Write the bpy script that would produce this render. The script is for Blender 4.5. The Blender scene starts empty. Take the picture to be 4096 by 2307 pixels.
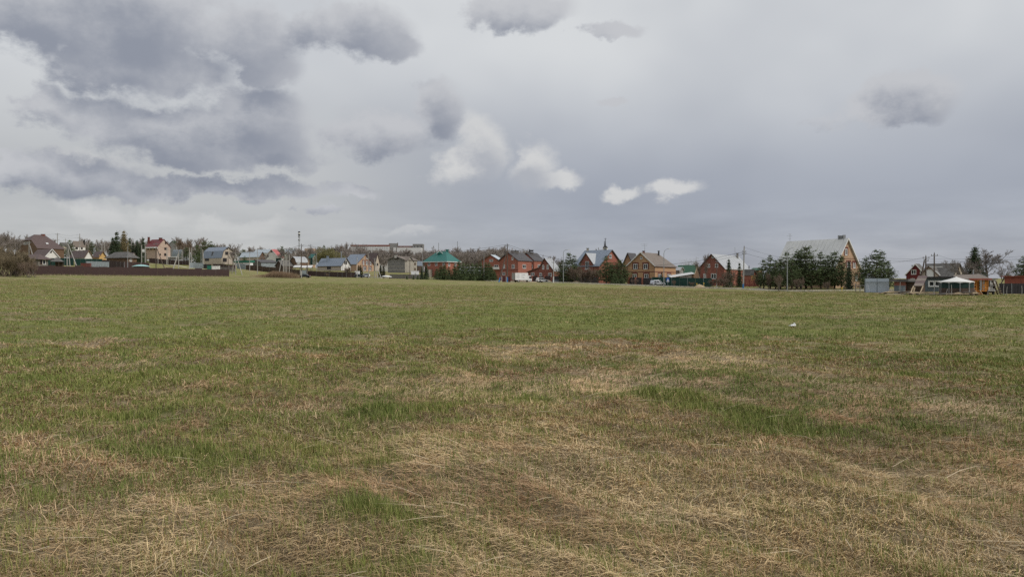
import bpy, bmesh, math, random
import numpy as np
from mathutils import Vector, Matrix
from mathutils.geometry import delaunay_2d_cdt

# ------------------------------------------------------------------ camera, sky, sun, exposure
SC = bpy.context.scene
COL = SC.collection
F, CX, HY, EYE = 3100.0, 2048.0, 1130.0, 1.6       # survey: focal length, principal column, eye-level row, eye height
cam_data = bpy.data.cameras.new('camera')
cam = bpy.data.objects.new('camera', cam_data)
COL.objects.link(cam)
SC.camera = cam
cam.location = (0, 0, EYE)
cam.rotation_euler = (math.radians(90), 0, 0)
cam_data.sensor_width = 36
cam_data.lens = 36 * F / 4096
cam_data.shift_y = -(1153.5 - HY) / 4096
cam_data.clip_start = 0.1
cam_data.clip_end = 8000
SC.view_settings.view_transform = 'Standard'
SC.view_settings.look = 'None'
SC.view_settings.exposure = 0.28
SC.view_settings.gamma = 1.0
SC.view_settings.use_curve_mapping = False
SC.cycles.max_bounces = 4
SC.cycles.diffuse_bounces = 2
SC.cycles.glossy_bounces = 2
SC.cycles.use_denoising = False

SUN_DIR = Vector((0.80, -0.38, 0.62)).normalized()   # towards the sun: right of the viewer, a little behind
sun_l = bpy.data.lights.new('sun', 'SUN')
sun_l.energy = 1.5
sun_l.angle = math.radians(14)
sun_l.color = (1.0, 0.95, 0.88)
sun = bpy.data.objects.new('sun', sun_l)
COL.objects.link(sun)
sun.location = SUN_DIR * 60
sun.rotation_euler = (-SUN_DIR).to_track_quat('-Z', 'Y').to_euler()


class NT:
    """tiny node-tree writer"""
    def __init__(s, tree):
        s.t = tree
        s.n = tree.nodes
        s.l = tree.links

    def node(s, kind, **kw):
        nd = s.n.new(kind)
        for k, v in kw.items():
            setattr(nd, k, v)
        return nd

    def put(s, sock, v):
        if isinstance(v, bpy.types.NodeSocket):
            s.l.new(v, sock)
        elif isinstance(v, (tuple, list)) and len(v) == 3 and sock.type == 'RGBA':
            sock.default_value = (*v, 1)
        else:
            sock.default_value = v

    def m(s, op, a, b=None, c=None, clamp=False):
        nd = s.node('ShaderNodeMath', operation=op, use_clamp=clamp)
        for i, v in enumerate((a, b, c)):
            if v is not None:
                s.put(nd.inputs[i], v)
        return nd.outputs[0]

    def v(s, op, a, b=None, c=None):
        nd = s.node('ShaderNodeVectorMath', operation=op)
        for i, v in enumerate((a, b, c)):
            if v is not None:
                s.put(nd.inputs[i], v)
        return nd.outputs['Value'] if op in ('LENGTH', 'DOT_PRODUCT', 'DISTANCE') else nd.outputs['Vector']

    def noise(s, vec, scale, detail=4, rough=0.55, dist=0.0, out='Fac'):
        nd = s.node('ShaderNodeTexNoise')
        if vec is not None:
            s.put(nd.inputs['Vector'], vec)
        nd.inputs['Scale'].default_value = scale
        nd.inputs['Detail'].default_value = detail
        nd.inputs['Roughness'].default_value = rough
        nd.inputs['Distortion'].default_value = dist
        return nd.outputs[out]

    def mix(s, f, a, b, blend='MIX'):
        nd = s.node('ShaderNodeMix', data_type='RGBA', blend_type=blend)
        s.put(nd.inputs[0], f)
        s.put(nd.inputs[6], a)
        s.put(nd.inputs[7], b)
        return nd.outputs[2]

    def step(s, x, a, b, lo=0.0, hi=1.0, smooth=True):
        nd = s.node('ShaderNodeMapRange', interpolation_type='SMOOTHSTEP' if smooth else 'LINEAR')
        s.put(nd.inputs[0], x)
        for i, q in enumerate((a, b, lo, hi)):
            nd.inputs[i + 1].default_value = q
        return nd.outputs[0]


def azel(px, py):
    dx = (px - CX) / F
    dz = (HY - py) / F
    return math.atan(dx), math.atan(dz / math.hypot(1, dx))


# clouds seen that day: (column, row, half width, half height) in the 2576-wide survey picture
DARK = [(120, 30, 210, 78), (340, 55, 260, 95), (300, 150, 150, 78), (440, 188, 130, 52), (570, 95, 170, 90), (665, 178, 90, 46),
        (120, 275, 58, 42), (260, 312, 140, 50), (430, 330, 190, 68), (630, 300, 140, 78), (560, 385, 230, 40), (700, 355, 80, 58),
        (130, 435, 190, 52), (300, 462, 150, 30), (560, 468, 300, 27), (20, 400, 50, 30),
        (880, 75, 150, 72), (990, 122, 80, 34), (1310, 25, 140, 50), (1540, 78, 78, 26),
        (955, 332, 135, 60), (1105, 285, 72, 74), (2240, 275, 130, 40), (2290, 240, 100, 50), (1530, 270, 50, 16), (890, 476, 65, 20), (800, 526, 50, 16)]
WHITE = [(1215, 380, 58, 78), (1165, 425, 66, 44), (1345, 412, 62, 58), (1410, 445, 58, 26), (1572, 490, 46, 19),
         (1700, 480, 62, 24), (240, 538, 70, 26), (390, 545, 72, 26), (520, 562, 60, 20), (640, 575, 80, 24), (1040, 590, 60, 13), (190, 418, 110, 36)]


def build_world():
    w = bpy.data.worlds.new('World')
    SC.world = w
    w.use_nodes = True
    t = NT(w.node_tree)
    t.n.clear()
    out = t.node('ShaderNodeOutputWorld')
    bg = t.node('ShaderNodeBackground')
    t.l.new(bg.outputs[0], out.inputs[0])
    bg.inputs[1].default_value = 0.1
    sky = t.node('ShaderNodeTexSky', sky_type='NISHITA')
    sky.sun_disc = False
    sky.sun_elevation = math.asin(SUN_DIR.z)
    sky.sun_rotation = math.atan2(SUN_DIR.x, SUN_DIR.y)
    sky.altitude = 150
    d = t.node('ShaderNodeTexCoord').outputs['Generated']
    sep = t.node('ShaderNodeSeparateXYZ')
    t.l.new(d, sep.inputs[0])
    x, y, z = sep.outputs
    az = t.m('ARCTAN2', x, t.m('ABSOLUTE', y))
    el = t.m('ARCSINE', z)
    flat = t.v('MULTIPLY', d, (1.0, 1.0, 1.35))
    # ragged edges: the cloud map is looked up through turbulence
    n1 = t.noise(flat, 13.0, 6, 0.62, 0.0, 'Color')
    wob = t.v('MULTIPLY', t.v('SUBTRACT', n1, (.5, .5, .5)), (.090, .066, 0))
    cm = t.node('ShaderNodeCombineXYZ')
    t.put(cm.inputs[0], az)
    t.put(cm.inputs[1], el)
    pos = t.v('ADD', cm.outputs[0], wob)

    def field(p, blobs, grow=1.0):
        acc = None
        for (bx, by, rx, ry) in blobs:
            a0, e0 = azel(bx * 1.59, by * 1.59)
            sx, sy = F / (rx * grow * 1.59), F / (ry * grow * 1.59)
            q = t.v('LENGTH', t.v('MULTIPLY_ADD', p, (sx, sy, 0), (-a0 * sx, -e0 * sy, 0)))
            acc = q if acc is None else t.m('SMOOTH_MIN', acc, q, 0.22)
        return t.m('SUBTRACT', 1.0, acc)

    fb = t.noise(flat, 13.0, 7, 0.60)
    fb2 = t.noise(flat, 3.2, 3, 0.55)
    tex = t.m('SUBTRACT', fb, .5)
    # high veil: bright aloft, bluish and darker low on the right, warm and lighter low on the left
    up = t.step(el, 0.10, 0.30)
    lefty = t.step(az, 0.10, -0.35)
    low = t.mix(lefty, (.292, .312, .365), (.390, .396, .408))
    low = t.mix(t.m('MULTIPLY', t.step(el, 0.085, 0.0), 0.4), low, (.375, .375, .385))
    veil = t.mix(up, low, (.525, .538, .556))
    veil = t.mix(1.0, veil, t.mix(t.step(fb2, 0.3, 0.7), (.90, .905, .92), (1.08, 1.075, 1.06)), 'MULTIPLY')
    veil = t.mix(0.05, veil, t.mix(1.0, sky.outputs[0], (.10, .10, .10), 'MULTIPLY'))
    # thin layered cloud low over the land
    band = t.noise(t.v('MULTIPLY', d, (3.0, 3.0, 17.0)), 2.0, 5, 0.6)
    lowly = t.m('MULTIPLY', t.step(el, .13, .03), t.m('SUBTRACT', band, .5))
    veil = t.mix(1.0, veil, t.mix(t.step(lowly, -.22, .22, smooth=False), (.84, .85, .865), (1.16, 1.155, 1.135)), 'MULTIPLY')
    # how deep a line of sight stands inside a cloud, and how much cloud lies above it: bases are dark, crowns light
    above = t.v('ADD', pos, (0, 0.032, 0))
    # white heaps behind
    dw = t.m('ADD', field(pos, WHITE), t.m('MULTIPLY', tex, .9))
    cw = t.step(dw, -0.32, 0.52)
    base_w = t.step(t.m('ADD', field(t.v('ADD', pos, (0, 0.026, 0)), WHITE), t.m('MULTIPLY', tex, 1.6)), -0.40, 0.80)
    white = t.mix(base_w, (.555, .556, .552), (.350, .366, .402))
    white = t.mix(t.m('MULTIPLY', t.step(el, .11, .05), .80), white, veil)
    col = t.mix(t.m('MULTIPLY', cw, 0.82), veil, white)
    # grey heaps in front
    dd = t.m('ADD', field(pos, DARK, 1.10), t.m('MULTIPLY', tex, 1.3))
    cd = t.step(dd, -0.10, 0.36)
    base_d = t.step(t.m('ADD', field(above, DARK, 1.10), t.m('MULTIPLY', tex, 2.0)), -0.60, 1.05)
    dark = t.mix(base_d, (.440, .450, .475), (.205, .226, .278))
    col = t.mix(t.m('MULTIPLY', cd, 0.93), col, dark)
    # below the horizon the light of the land
    col = t.mix(t.step(z, 0.0, -0.02), col, (.16, .15, .11))
    t.l.new(t.mix(1.0, col, (10.0, 10.0, 10.0), 'MULTIPLY'), bg.inputs[0])
    w.cycles.sampling_method = 'NONE'


build_world()

# ------------------------------------------------------------------ helpers
random.seed(7)
RNG = np.random.default_rng(11)
CR = [0.0, 0.0, 1.0]            # survey window: origin and scale of the detail picture that coordinates are read in


def win(ox, oy, s=0.198758):
    CR[:] = [ox, oy, s]


def full():
    CR[:] = [0, 0, 1]


def sx_(x):
    return CR[0] + x * CR[2]


def sy_(y):
    return CR[1] + y * CR[2]


DS = 1.28        # metres per unit of survey distance


def P(x, y, D):
    D = D * DS
    return Vector(((sx_(x) - CX) / F * D, D, EYE - (sy_(y) - HY) / F * D))


def XY(x, D):
    return (sx_(x) - CX) / F * D * DS, D * DS


MATS = {}


def mat(name, col, rough=0.8, var=0.12, scale=1.5, metal=0.0, spec=0.3, brick=None, stripes=None, dirt=0.0, bump=0.0, col2=None):
    """plain weathered surface: base colour with blotches, optional brick courses, ribs and dirt"""
    m = bpy.data.materials.new(name)
    m.use_nodes = True
    t = NT(m.node_tree)
    b = t.n['Principled BSDF']
    tc = t.node('ShaderNodeTexCoord').outputs['Object']
    n = t.noise(tc, scale, 5, 0.6)
    lo = tuple(c * (1 - var * 1.6) for c in col)
    hi = col2 if col2 else tuple(min(1, c * (1 + var)) for c in col)
    c = t.mix(t.step(n, 0.32, 0.68), lo, hi)
    fine = t.noise(tc, scale * 6, 2, 0.5)
    c = t.mix(1.0, c, t.mix(fine, (1 - var * .25,) * 3, (1 + var * .22,) * 3), 'MULTIPLY')
    height = fine
    if brick:
        sep = t.node('ShaderNodeSeparateXYZ')
        t.l.new(tc, sep.inputs[0])
        row = t.m('FRACT', t.m('MULTIPLY', sep.outputs[2], 1 / brick))
        joint = t.step(t.m('ABSOLUTE', t.m('SUBTRACT', row, 0.5)), 0.36, 0.46)
        c = t.mix(t.m('MULTIPLY', joint, 0.22), c, tuple(0.5 * q + 0.16 for q in col))
        rnd = t.node('ShaderNodeTexWhiteNoise', noise_dimensions='1D')
        t.put(rnd.inputs[1], t.m('FLOOR', t.m('MULTIPLY', sep.outputs[2], 1 / brick)))
        c = t.mix(1.0, c, t.mix(rnd.outputs[0], (.96,) * 3, (1.04,) * 3), 'MULTIPLY')
    if dirt:
        strk = t.noise(t.v('MULTIPLY', tc, (1.8, 1.8, .3)), 1.0, 4, 0.6)
        c = t.mix(t.m('MULTIPLY', t.step(strk, 0.45, 0.75), dirt), c, tuple(q * 0.35 + .02 for q in col))
    t.l.new(c, b.inputs['Base Color'])
    b.inputs['Roughness'].default_value = rough
    b.inputs['Metallic'].default_value = metal
    b.inputs['Specular IOR Level'].default_value = spec
    if bump:
        bp = t.node('ShaderNodeBump')
        bp.inputs['Strength'].default_value = bump
        bp.inputs['Distance'].default_value = 0.05
        t.l.new(height, bp.inputs['Height'])
        t.l.new(bp.outputs[0], b.inputs['Normal'])
    MATS[name] = m
    return m


ROOTS = {}


def tag(o, label=None, cat=None, group=None, kind=None):
    if label:
        o['label'] = label
    if cat:
        o['category'] = cat
    if group:
        o['group'] = group
    if kind:
        o['kind'] = kind
    return o


def thing(name, loc, label, cat, group=None):
    o = bpy.data.objects.new(name, None)
    o.empty_display_size = 0.5
    COL.objects.link(o)
    o.location = loc
    ROOTS[o] = Vector(loc)
    return tag(o, label, cat, group)


def mesh_obj(name, verts, faces, material, parent=None, smooth=False):
    me = bpy.data.meshes.new(name)
    off = ROOTS.get(parent, Vector((0, 0, 0))) if parent else Vector((0, 0, 0))
    if parent and parent not in ROOTS:
        p = parent
        while p and p not in ROOTS:
            p = p.parent
        off = ROOTS.get(p, Vector((0, 0, 0)))
    me.from_pydata([(v[0] - off[0], v[1] - off[1], v[2] - off[2]) for v in verts], [], faces)
    if material:
        me.materials.append(MATS[material] if isinstance(material, str) else material)
    if smooth:
        me.polygons.foreach_set('use_smooth', [True] * len(me.polygons))
    me.update()
    o = bpy.data.objects.new(name, me)
    COL.objects.link(o)
    if parent:
        o.parent = parent
    return o


class MB:
    """collects shapes in world coordinates and links them as one mesh"""
    def __init__(s):
        s.v = []
        s.f = []

    def add(s, vs, fs):
        n = len(s.v)
        s.v += [tuple(v) for v in vs]
        s.f += [tuple(i + n for i in f) for f in fs]
        return s

    def box(s, c, size, ux=Vector((1, 0, 0)), uy=Vector((0, 1, 0)), uz=Vector((0, 0, 1))):
        c = Vector(c)
        a, b, d = ux * size[0] / 2, uy * size[1] / 2, uz * size[2] / 2
        vs = [c + a * i + b * j + d * k for k in (-1, 1) for j in (-1, 1) for i in (-1, 1)]
        return s.add(vs, [(0, 2, 3, 1), (4, 5, 7, 6), (0, 1, 5, 4), (2, 6, 7, 3), (0, 4, 6, 2), (1, 3, 7, 5)])

    def bar(s, p, q, w, h=None, up=Vector((0, 0, 1))):
        p, q = Vector(p), Vector(q)
        d = (q - p)
        L = d.length
        d.normalize()
        if abs(d.dot(up)) > 0.95:
            up = Vector((0, 1, 0))
        x = d.cross(up).normalized()
        z = x.cross(d)
        return s.box((p + q) / 2, (w, L, h or w), x, d, z)

    def tube(s, pts, radii, n=6, cap=True):
        pts = [Vector(p) for p in pts]
        if not isinstance(radii, (list, tuple)):
            radii = [radii] * len(pts)
        vs, fs = [], []
        for i, p in enumerate(pts):
            d = (pts[min(i + 1, len(pts) - 1)] - pts[max(i - 1, 0)]).normalized()
            up = Vector((0, 0, 1)) if abs(d.z) < 0.9 else Vector((0, 1, 0))
            x = d.cross(up).normalized()
            y = x.cross(d)
            for k in range(n):
                a = 2 * math.pi * k / n
                vs.append(p + (x * math.cos(a) + y * math.sin(a)) * radii[i])
        for i in range(len(pts) - 1):
            for k in range(n):
                fs.append((i * n + k, i * n + (k + 1) % n, (i + 1) * n + (k + 1) % n, (i + 1) * n + k))
        if cap:
            fs.append(tuple(range(n))[::-1])
            fs.append(tuple((len(pts) - 1) * n + k for k in range(n)))
        return s.add(vs, fs)

    def prism(s, poly, d):
        poly = [Vector(p) for p in poly]
        d = Vector(d)
        n = len(poly)
        fs = [tuple(range(n))[::-1], tuple(range(n, 2 * n))]
        fs += [(i, (i + 1) % n, n + (i + 1) % n, n + i) for i in range(n)]
        return s.add(poly + [p + d for p in poly], fs)

    def lathe(s, base, prof, n=12):
        base = Vector(base)
        vs, fs = [], []
        for (r, z) in prof:
            for k in range(n):
                a = 2 * math.pi * k / n
                vs.append(base + Vector((r * math.cos(a), r * math.sin(a), z)))
        for i in range(len(prof) - 1):
            for k in range(n):
                fs.append((i * n + k, i * n + (k + 1) % n, (i + 1) * n + (k + 1) % n, (i + 1) * n + k))
        fs.append(tuple((len(prof) - 1) * n + k for k in range(n)))
        return s.add(vs, fs)

    def build(s, name, material, parent=None, smooth=False):
        return mesh_obj(name, s.v, s.f, material, parent, smooth)


def copy_tree(o, parent=None):
    c = o.copy()
    COL.objects.link(c)
    if parent:
        c.parent = parent
    for ch in list(o.children):
        if ch is not c:
            copy_tree(ch, c)
    return c


# ------------------------------------------------------------------ the lie of the land
def vnoise(x, y, seed=0):
    x = np.asarray(x, float)
    y = np.asarray(y, float)
    xi, yi = np.floor(x), np.floor(y)
    fx, fy = x - xi, y - yi
    fx = fx * fx * (3 - 2 * fx)
    fy = fy * fy * (3 - 2 * fy)

    def h(i, j):
        n = np.sin(i * 127.1 + j * 311.7 + seed * 74.7) * 43758.5453
        return n - np.floor(n)
    a, b, c, d = h(xi, yi), h(xi + 1, yi), h(xi, yi + 1), h(xi + 1, yi + 1)
    return (a * (1 - fx) + b * fx) * (1 - fy) + (c * (1 - fx) + d * fx) * fy


def fbm(x, y, seed=0, oct=4):
    s, a, t = 0, 0.5, 0
    for k in range(oct):
        s = s + a * vnoise(np.asarray(x) * 2 ** k, np.asarray(y) * 2 ** k, seed + k * 3)
        t += a
        a *= 0.5
    return s / t


LEVELS = [(3150, 1166, 150), (2655, 1148, 172), (2253, 1132, 195), (1936, 1123.5, 229), (1690, 1116, 240), (1264, 1098, 283),
          (805, 1066, 314), (0, 1097, 155), (300, 1100, 170), (600, 1103, 188), (917, 1107, 207), (110, 1108, 148),
          (3460, 1169, 118), (3760, 1180, 105), (4090, 1177, 108), (1205, 1112, 223), (948, 1098, 250), (600, 1047, 335),
          (730, 1060, 300), (830, 1071, 290), (960, 1080, 280), (640, 1046, 345), (900, 1064, 300), (200, 1062, 235), (180, 1040, 300),
          (500, 1062, 240), (2050, 1127, 222), (2600, 1141, 186), (2900, 1146, 180), (3300, 1156, 160), (2450, 1137, 200),
          (1500, 1085, 520), (200, 1035, 600), (2500, 1118, 520), (3500, 1124, 500), (4000, 1150, 170), (1000, 1060, 600)]
_cp = [((a - CX) / F * D * DS, D * DS, EYE - (b - HY) / F * D * DS) for a, b, D in LEVELS]
_cp += [(x, y, 0.0) for x in (-45, -15, 0, 15, 45) for y in (-40, 0, 14)] + [(30, 60, -0.02), (0, 45, 0.0), (-30, 60, 0.35), (75, 90, 0.0), (20, 130, 0.05)]
_cp += [(-900, 1500, 22), (0, 1600, 14), (900, 1500, 6), (500, 200, 0), (-500, 200, 8), (0, -400, 0), (500, -300, 0), (-500, -300, 0)]
_cp = np.array(_cp)
_A = np.sqrt((_cp[:, None, 0] - _cp[None, :, 0]) ** 2 + (_cp[:, None, 1] - _cp[None, :, 1]) ** 2 + 144)
_wt = np.linalg.solve(_A + np.eye(len(_cp)) * 0.02, _cp[:, 2])


def land(x, y):
    x = np.asarray(x, float)
    y = np.asarray(y, float)
    s = np.zeros(np.broadcast(x, y).shape)
    for (cx, cy, _), w in zip(_cp, _wt):
        s = s + w * np.sqrt((x - cx) ** 2 + (y - cy) ** 2 + 144)
    return s


_z0 = float(land(0, 0))


def ground(x, y):
    """height of the soil with its hummocks"""
    x = np.asarray(x, float)
    y = np.asarray(y, float)
    r = np.hypot(x, y)
    near = np.clip(1 - r / 90, 0, 1)
    bumps = (fbm(x * 0.55, y * 0.55, 3, 3) - .5) * 0.24 + (fbm((x * .84 + y * .54) * 2.4, (y * .84 - x * .54) * .9, 9, 3) - .5) * 0.25
    return land(x, y) - _z0 + bumps * near


def gz(x, y):
    return float(ground(x, y))


GREEN = [(1690, 1010, 110, 20, .9), (1800, 1035, 110, 16, .9), (1960, 1078, 130, 24, .9), (930, 1045, 110, 17, .8), (1080, 1010, 110, 13, .7),
         (350, 1030, 170, 14, .5), (960, 1300, 130, 55, .8), (560, 1270, 45, 18, .6), (800, 1130, 50, 18, .6), (2300, 943, 60, 11, .8),
         (820, 1190, 100, 25, .45), (1800, 1125, 40, 14, .5), (2250, 1170, 100, 20, .45), (1500, 800, 520, 22, .45), (1050, 1400, 90, 34, .6),
         (500, 830, 480, 24, .35), (2100, 830, 300, 14, .35), (1330, 1000, 90, 10, .5), (2330, 1090, 150, 16, .35), (330, 1220, 160, 22, .3),
         (1640, 1150, 60, 14, .3), (250, 960, 250, 30, .3), (2420, 800, 220, 16, .3), (1900, 1330, 90, 20, .3), (420, 1150, 300, 22, .45), (650, 1330, 160, 30, .35), (150, 1260, 150, 20, .35), (1250, 1330, 120, 30, .3)]
DRY = [(1450, 882, 330, 26, .6), (250, 862, 130, 9, .6), (650, 892, 240, 11, .5), (750, 1022, 150, 18, .7), (1400, 1110, 280, 60, .8),
       (1900, 1230, 600, 120, .95), (190, 1170, 110, 40, .8), (2200, 950, 330, 34, .4), (1500, 945, 300, 24, .4), (60, 1120, 90, 40, .6),
       (400, 1340, 420, 80, .45), (2400, 1300, 340, 130, .7), (1700, 1420, 520, 70, .6), (1450, 1030, 180, 12, .5), (1000, 770, 120, 5, .4),
       (2400, 765, 160, 6, .6), (1900, 905, 260, 12, .4), (300, 735, 200, 5, .3), (1700, 735, 300, 5, .3)]


def greenness(x, y):
    """share of fresh grass at a place on the field (the rest is last year's straw)"""
    x = np.asarray(x, float)
    y = np.maximum(np.asarray(y, float), 0.8)
    u = (CX + F * x / y) / 1.59
    v = (HY + F * 1.6 / y) / 1.59
    r = np.hypot(x, y)
    wu = (fbm(x * 1.1, y * 1.1, 21, 4) - .5)
    wv = (fbm(x * 1.1 + 40, y * 1.1, 22, 4) - .5)
    g = np.interp(r, [3, 8, 14, 22, 40, 80, 180], [.26, .30, .42, .56, .64, .60, .62])
    for (cx, cy, rx, ry, a) in GREEN:
        q = np.hypot((u - cx) / rx + wu * 1.5, (v - cy) / ry + wv * 2.6)
        g = g + a * np.clip(1.3 - q, 0, 1)
    for (cx, cy, rx, ry, a) in DRY:
        q = np.hypot((u - cx) / rx + wu * .7, (v - cy) / ry + wv * 1.2)
        g = g - a * np.clip(1.25 - q, 0, 1) * .78
    g = g + (fbm(x * .34, y * .4, 31, 4) - .5) * .80 * np.clip(r / 25, .45, 1) + (fbm(x * 1.6, y * 1.6, 33, 3) - .5) * .55
    return np.clip(g, 0, 1)

# ------------------------------------------------------------------ ground sheet
def ground_material():
    m = bpy.data.materials.new('meadow_soil')
    m.use_nodes = True
    t = NT(m.node_tree)
    b = t.n['Principled BSDF']
    tc = t.node('ShaderNodeTexCoord').outputs['Object']
    g = t.node('ShaderNodeAttribute', attribute_name='green').outputs['Fac']
    n_f = t.noise(tc, 9.0, 6, 0.7)
    n_m = t.noise(tc, 1.3, 6, 0.65)
    n_l = t.noise(t.v('MULTIPLY', tc, (.10, .22, .1)), 1.0, 6, 0.62)
    gg = t.m('ADD', g, t.m('MULTIPLY', t.m('SUBTRACT', n_m, .5), 1.1))
    gg = t.m('ADD', gg, t.m('MULTIPLY', t.m('SUBTRACT', n_l, .5), 0.9))
    k = t.step(gg, 0.12, 0.92)
    straw = t.mix(t.step(n_f, .3, .7), (.29, .225, .140), (.42, .340, .225))
    fresh = t.mix(t.step(n_f, .3, .7), (.155, .172, .055), (.285, .298, .122))
    c = t.mix(k, straw, fresh)
    c = t.mix(1.0, c, t.mix(t.step(n_l, .3, .7), (.86, .86, .86), (1.16, 1.14, 1.10)), 'MULTIPLY')
    bare = t.node('ShaderNodeAttribute', attribute_name='bare').outputs['Fac']
    c = t.mix(bare, c, t.mix(n_f, (.07, .052, .036), (.17, .135, .10)))
    t.l.new(c, b.inputs['Base Color'])
    b.inputs['Roughness'].default_value = 0.95
    b.inputs['Specular IOR Level'].default_value = 0.0
    bp = t.node('ShaderNodeBump')
    bp.inputs['Strength'].default_value = 0.9
    bp.inputs['Distance'].default_value = 0.12
    t.l.new(t.m('ADD', n_f, n_m), bp.inputs['Height'])
    t.l.new(bp.outputs[0], b.inputs['Normal'])
    return m


BARE = []       # worn soil: (x, y, rx, ry, angle, amount), filled from survey rows


def bare_px(px, py, D, rx, ry, amt=1.0):
    BARE.append(((px - CX) / F * D, D, rx, ry, amt))


for a in [(3350, 0, 166, 10, 5, .9), (3450, 0, 150, 9, 3, .9), (3580, 0, 142, 6, 2.5, .8), (3700, 0, 112, 16, .9, .75), (3950, 0, 100, 14, .8, .75),
          (3990, 0, 66, 4, 1.4, .55), (3780, 0, 76, 2.4, 1.0, .7), (3840, 0, 70, 2.4, .8, .5), (3260, 0, 176, 10, 5.0, .8), (4060, 0, 56, 3.5, 1.0, .5), (3200, 0, 25, .5, .18, .7), (3225, 0, 22, .35, .15, 1.0),
          (2700, 0, 62, 1.6, .8, .6), (1100, 0, 268, 14, 9, .5), (3800, 0, 128, 20, 4, .8)]:
    bare_px(*a)


def bare_at(x, y):
    s = np.zeros(np.shape(x))
    wu = fbm(x * .6, y * .6, 51, 3) - .5
    for (cx, cy, rx, ry, a) in BARE:
        q = np.hypot((x - cx) / rx + wu, (y - cy) / ry + wu * .8)
        s = np.maximum(s, a * np.clip(2.2 * (1.1 - q), 0, 1))
    return s


def build_ground():
    az = np.concatenate([np.linspace(-50, 50, 561), np.linspace(50, 310, 150)[1:-1]])
    az = np.radians(az)
    rr = np.concatenate([[0.02], np.geomspace(0.7, 5200, 330)])
    R_, A_ = np.meshgrid(rr, az, indexing='ij')
    x = R_ * np.sin(A_)
    y = R_ * np.cos(A_)
    z = ground(x, y)
    na, nr = len(az), len(rr)
    verts = np.stack([x, y, z], -1).reshape(-1, 3)
    i, j = np.meshgrid(np.arange(nr - 1), np.arange(na), indexing='ij')
    j2 = (j + 1) % na
    f = np.stack([i * na + j, i * na + j2, (i + 1) * na + j2, (i + 1) * na + j], -1).reshape(-1, 4)[:, ::-1]
    me = bpy.data.meshes.new('ground')
    me.vertices.add(len(verts))
    me.vertices.foreach_set('co', verts.ravel())
    me.loops.add(f.size)
    me.loops.foreach_set('vertex_index', f.ravel().astype(np.int32))
    me.polygons.add(len(f))
    me.polygons.foreach_set('loop_start', np.arange(0, f.size, 4, dtype=np.int32))
    me.polygons.foreach_set('use_smooth', np.ones(len(f), bool))
    at = me.attributes.new('green', 'FLOAT', 'POINT')
    at.data.foreach_set('value', greenness(x, y).ravel().astype(np.float32))
    at = me.attributes.new('bare', 'FLOAT', 'POINT')
    at.data.foreach_set('value', bare_at(x, y).ravel().astype(np.float32))
    me.update(calc_edges=True)
    me.validate()
    me.materials.append(ground_material())
    o = bpy.data.objects.new('ground', me)
    COL.objects.link(o)
    tag(o, 'wide meadow of fresh green and last year\'s straw before the village', 'meadow', kind='structure')


build_ground()


# ------------------------------------------------------------------ grass
def blade_material():
    m = bpy.data.materials.new('grass_blades')
    m.use_nodes = True
    t = NT(m.node_tree)
    b = t.n['Principled BSDF']
    c = t.node('ShaderNodeAttribute', attribute_name='col').outputs['Color']
    t.l.new(c, b.inputs['Base Color'])
    b.inputs['Roughness'].default_value = 0.75
    b.inputs['Specular IOR Level'].default_value = 0.12
    return m


M_BLADE = blade_material()
_kp = [(4300, 1168, 128), (3800, 1166, 140), (3480, 1165, 147), (3150, 1165.5, 151), (2965, 1161.5, 161), (2655, 1150, 174), (2253, 1133.5, 197), (1936, 1124.5, 229), (1690, 1117.5, 243),
       (1264, 1098, 285), (960, 1081, 300), (830, 1071, 310), (600, 1047, 345), (420, 1030, 390)]
KERB = [((a - CX) / F * D * DS, D * DS) for a, b, D in _kp]
STRAW = np.array([(.33, .260, .165), (.43, .345, .222), (.50, .408, .270), (.58, .480, .325), (.45, .360, .258)])
FRESH = np.array([(.112, .145, .038), (.165, .205, .056), (.225, .255, .080), (.34, .33, .145)])


def ramp(tab, t):
    t = np.clip(t, 0, 1) * (len(tab) - 1)
    i = np.minimum(t.astype(int), len(tab) - 2)
    f = (t - i)[:, None]
    return tab[i] * (1 - f) + tab[i + 1] * f


def sample_field(k, power, rmin, rmax, half=41):
    """random places thinning out with distance"""
    e = 2 - power
    u = RNG.uniform(0, 1, k)
    r = (rmin ** e + u * (rmax ** e - rmin ** e)) ** (1 / e)
    a = np.radians(RNG.uniform(-half, half, k))
    return r * np.sin(a), r * np.cos(a), r


def growing(x, y):
    """True where the field grass grows (not on the road or the worn soil)"""
    kx = np.array([q[0] for q in KERB[::-1]])
    ky = np.array([q[1] for q in KERB[::-1]])
    return (y < np.interp(x, kx, ky) - 2.5) & (bare_at(x, y) < 0.35 + RNG.uniform(0, .5, len(x)))


def flow_at(x, y):
    return math.radians(-55) + (fbm(x * .26, y * .26, 61, 3) - .5) * 5.0


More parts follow.
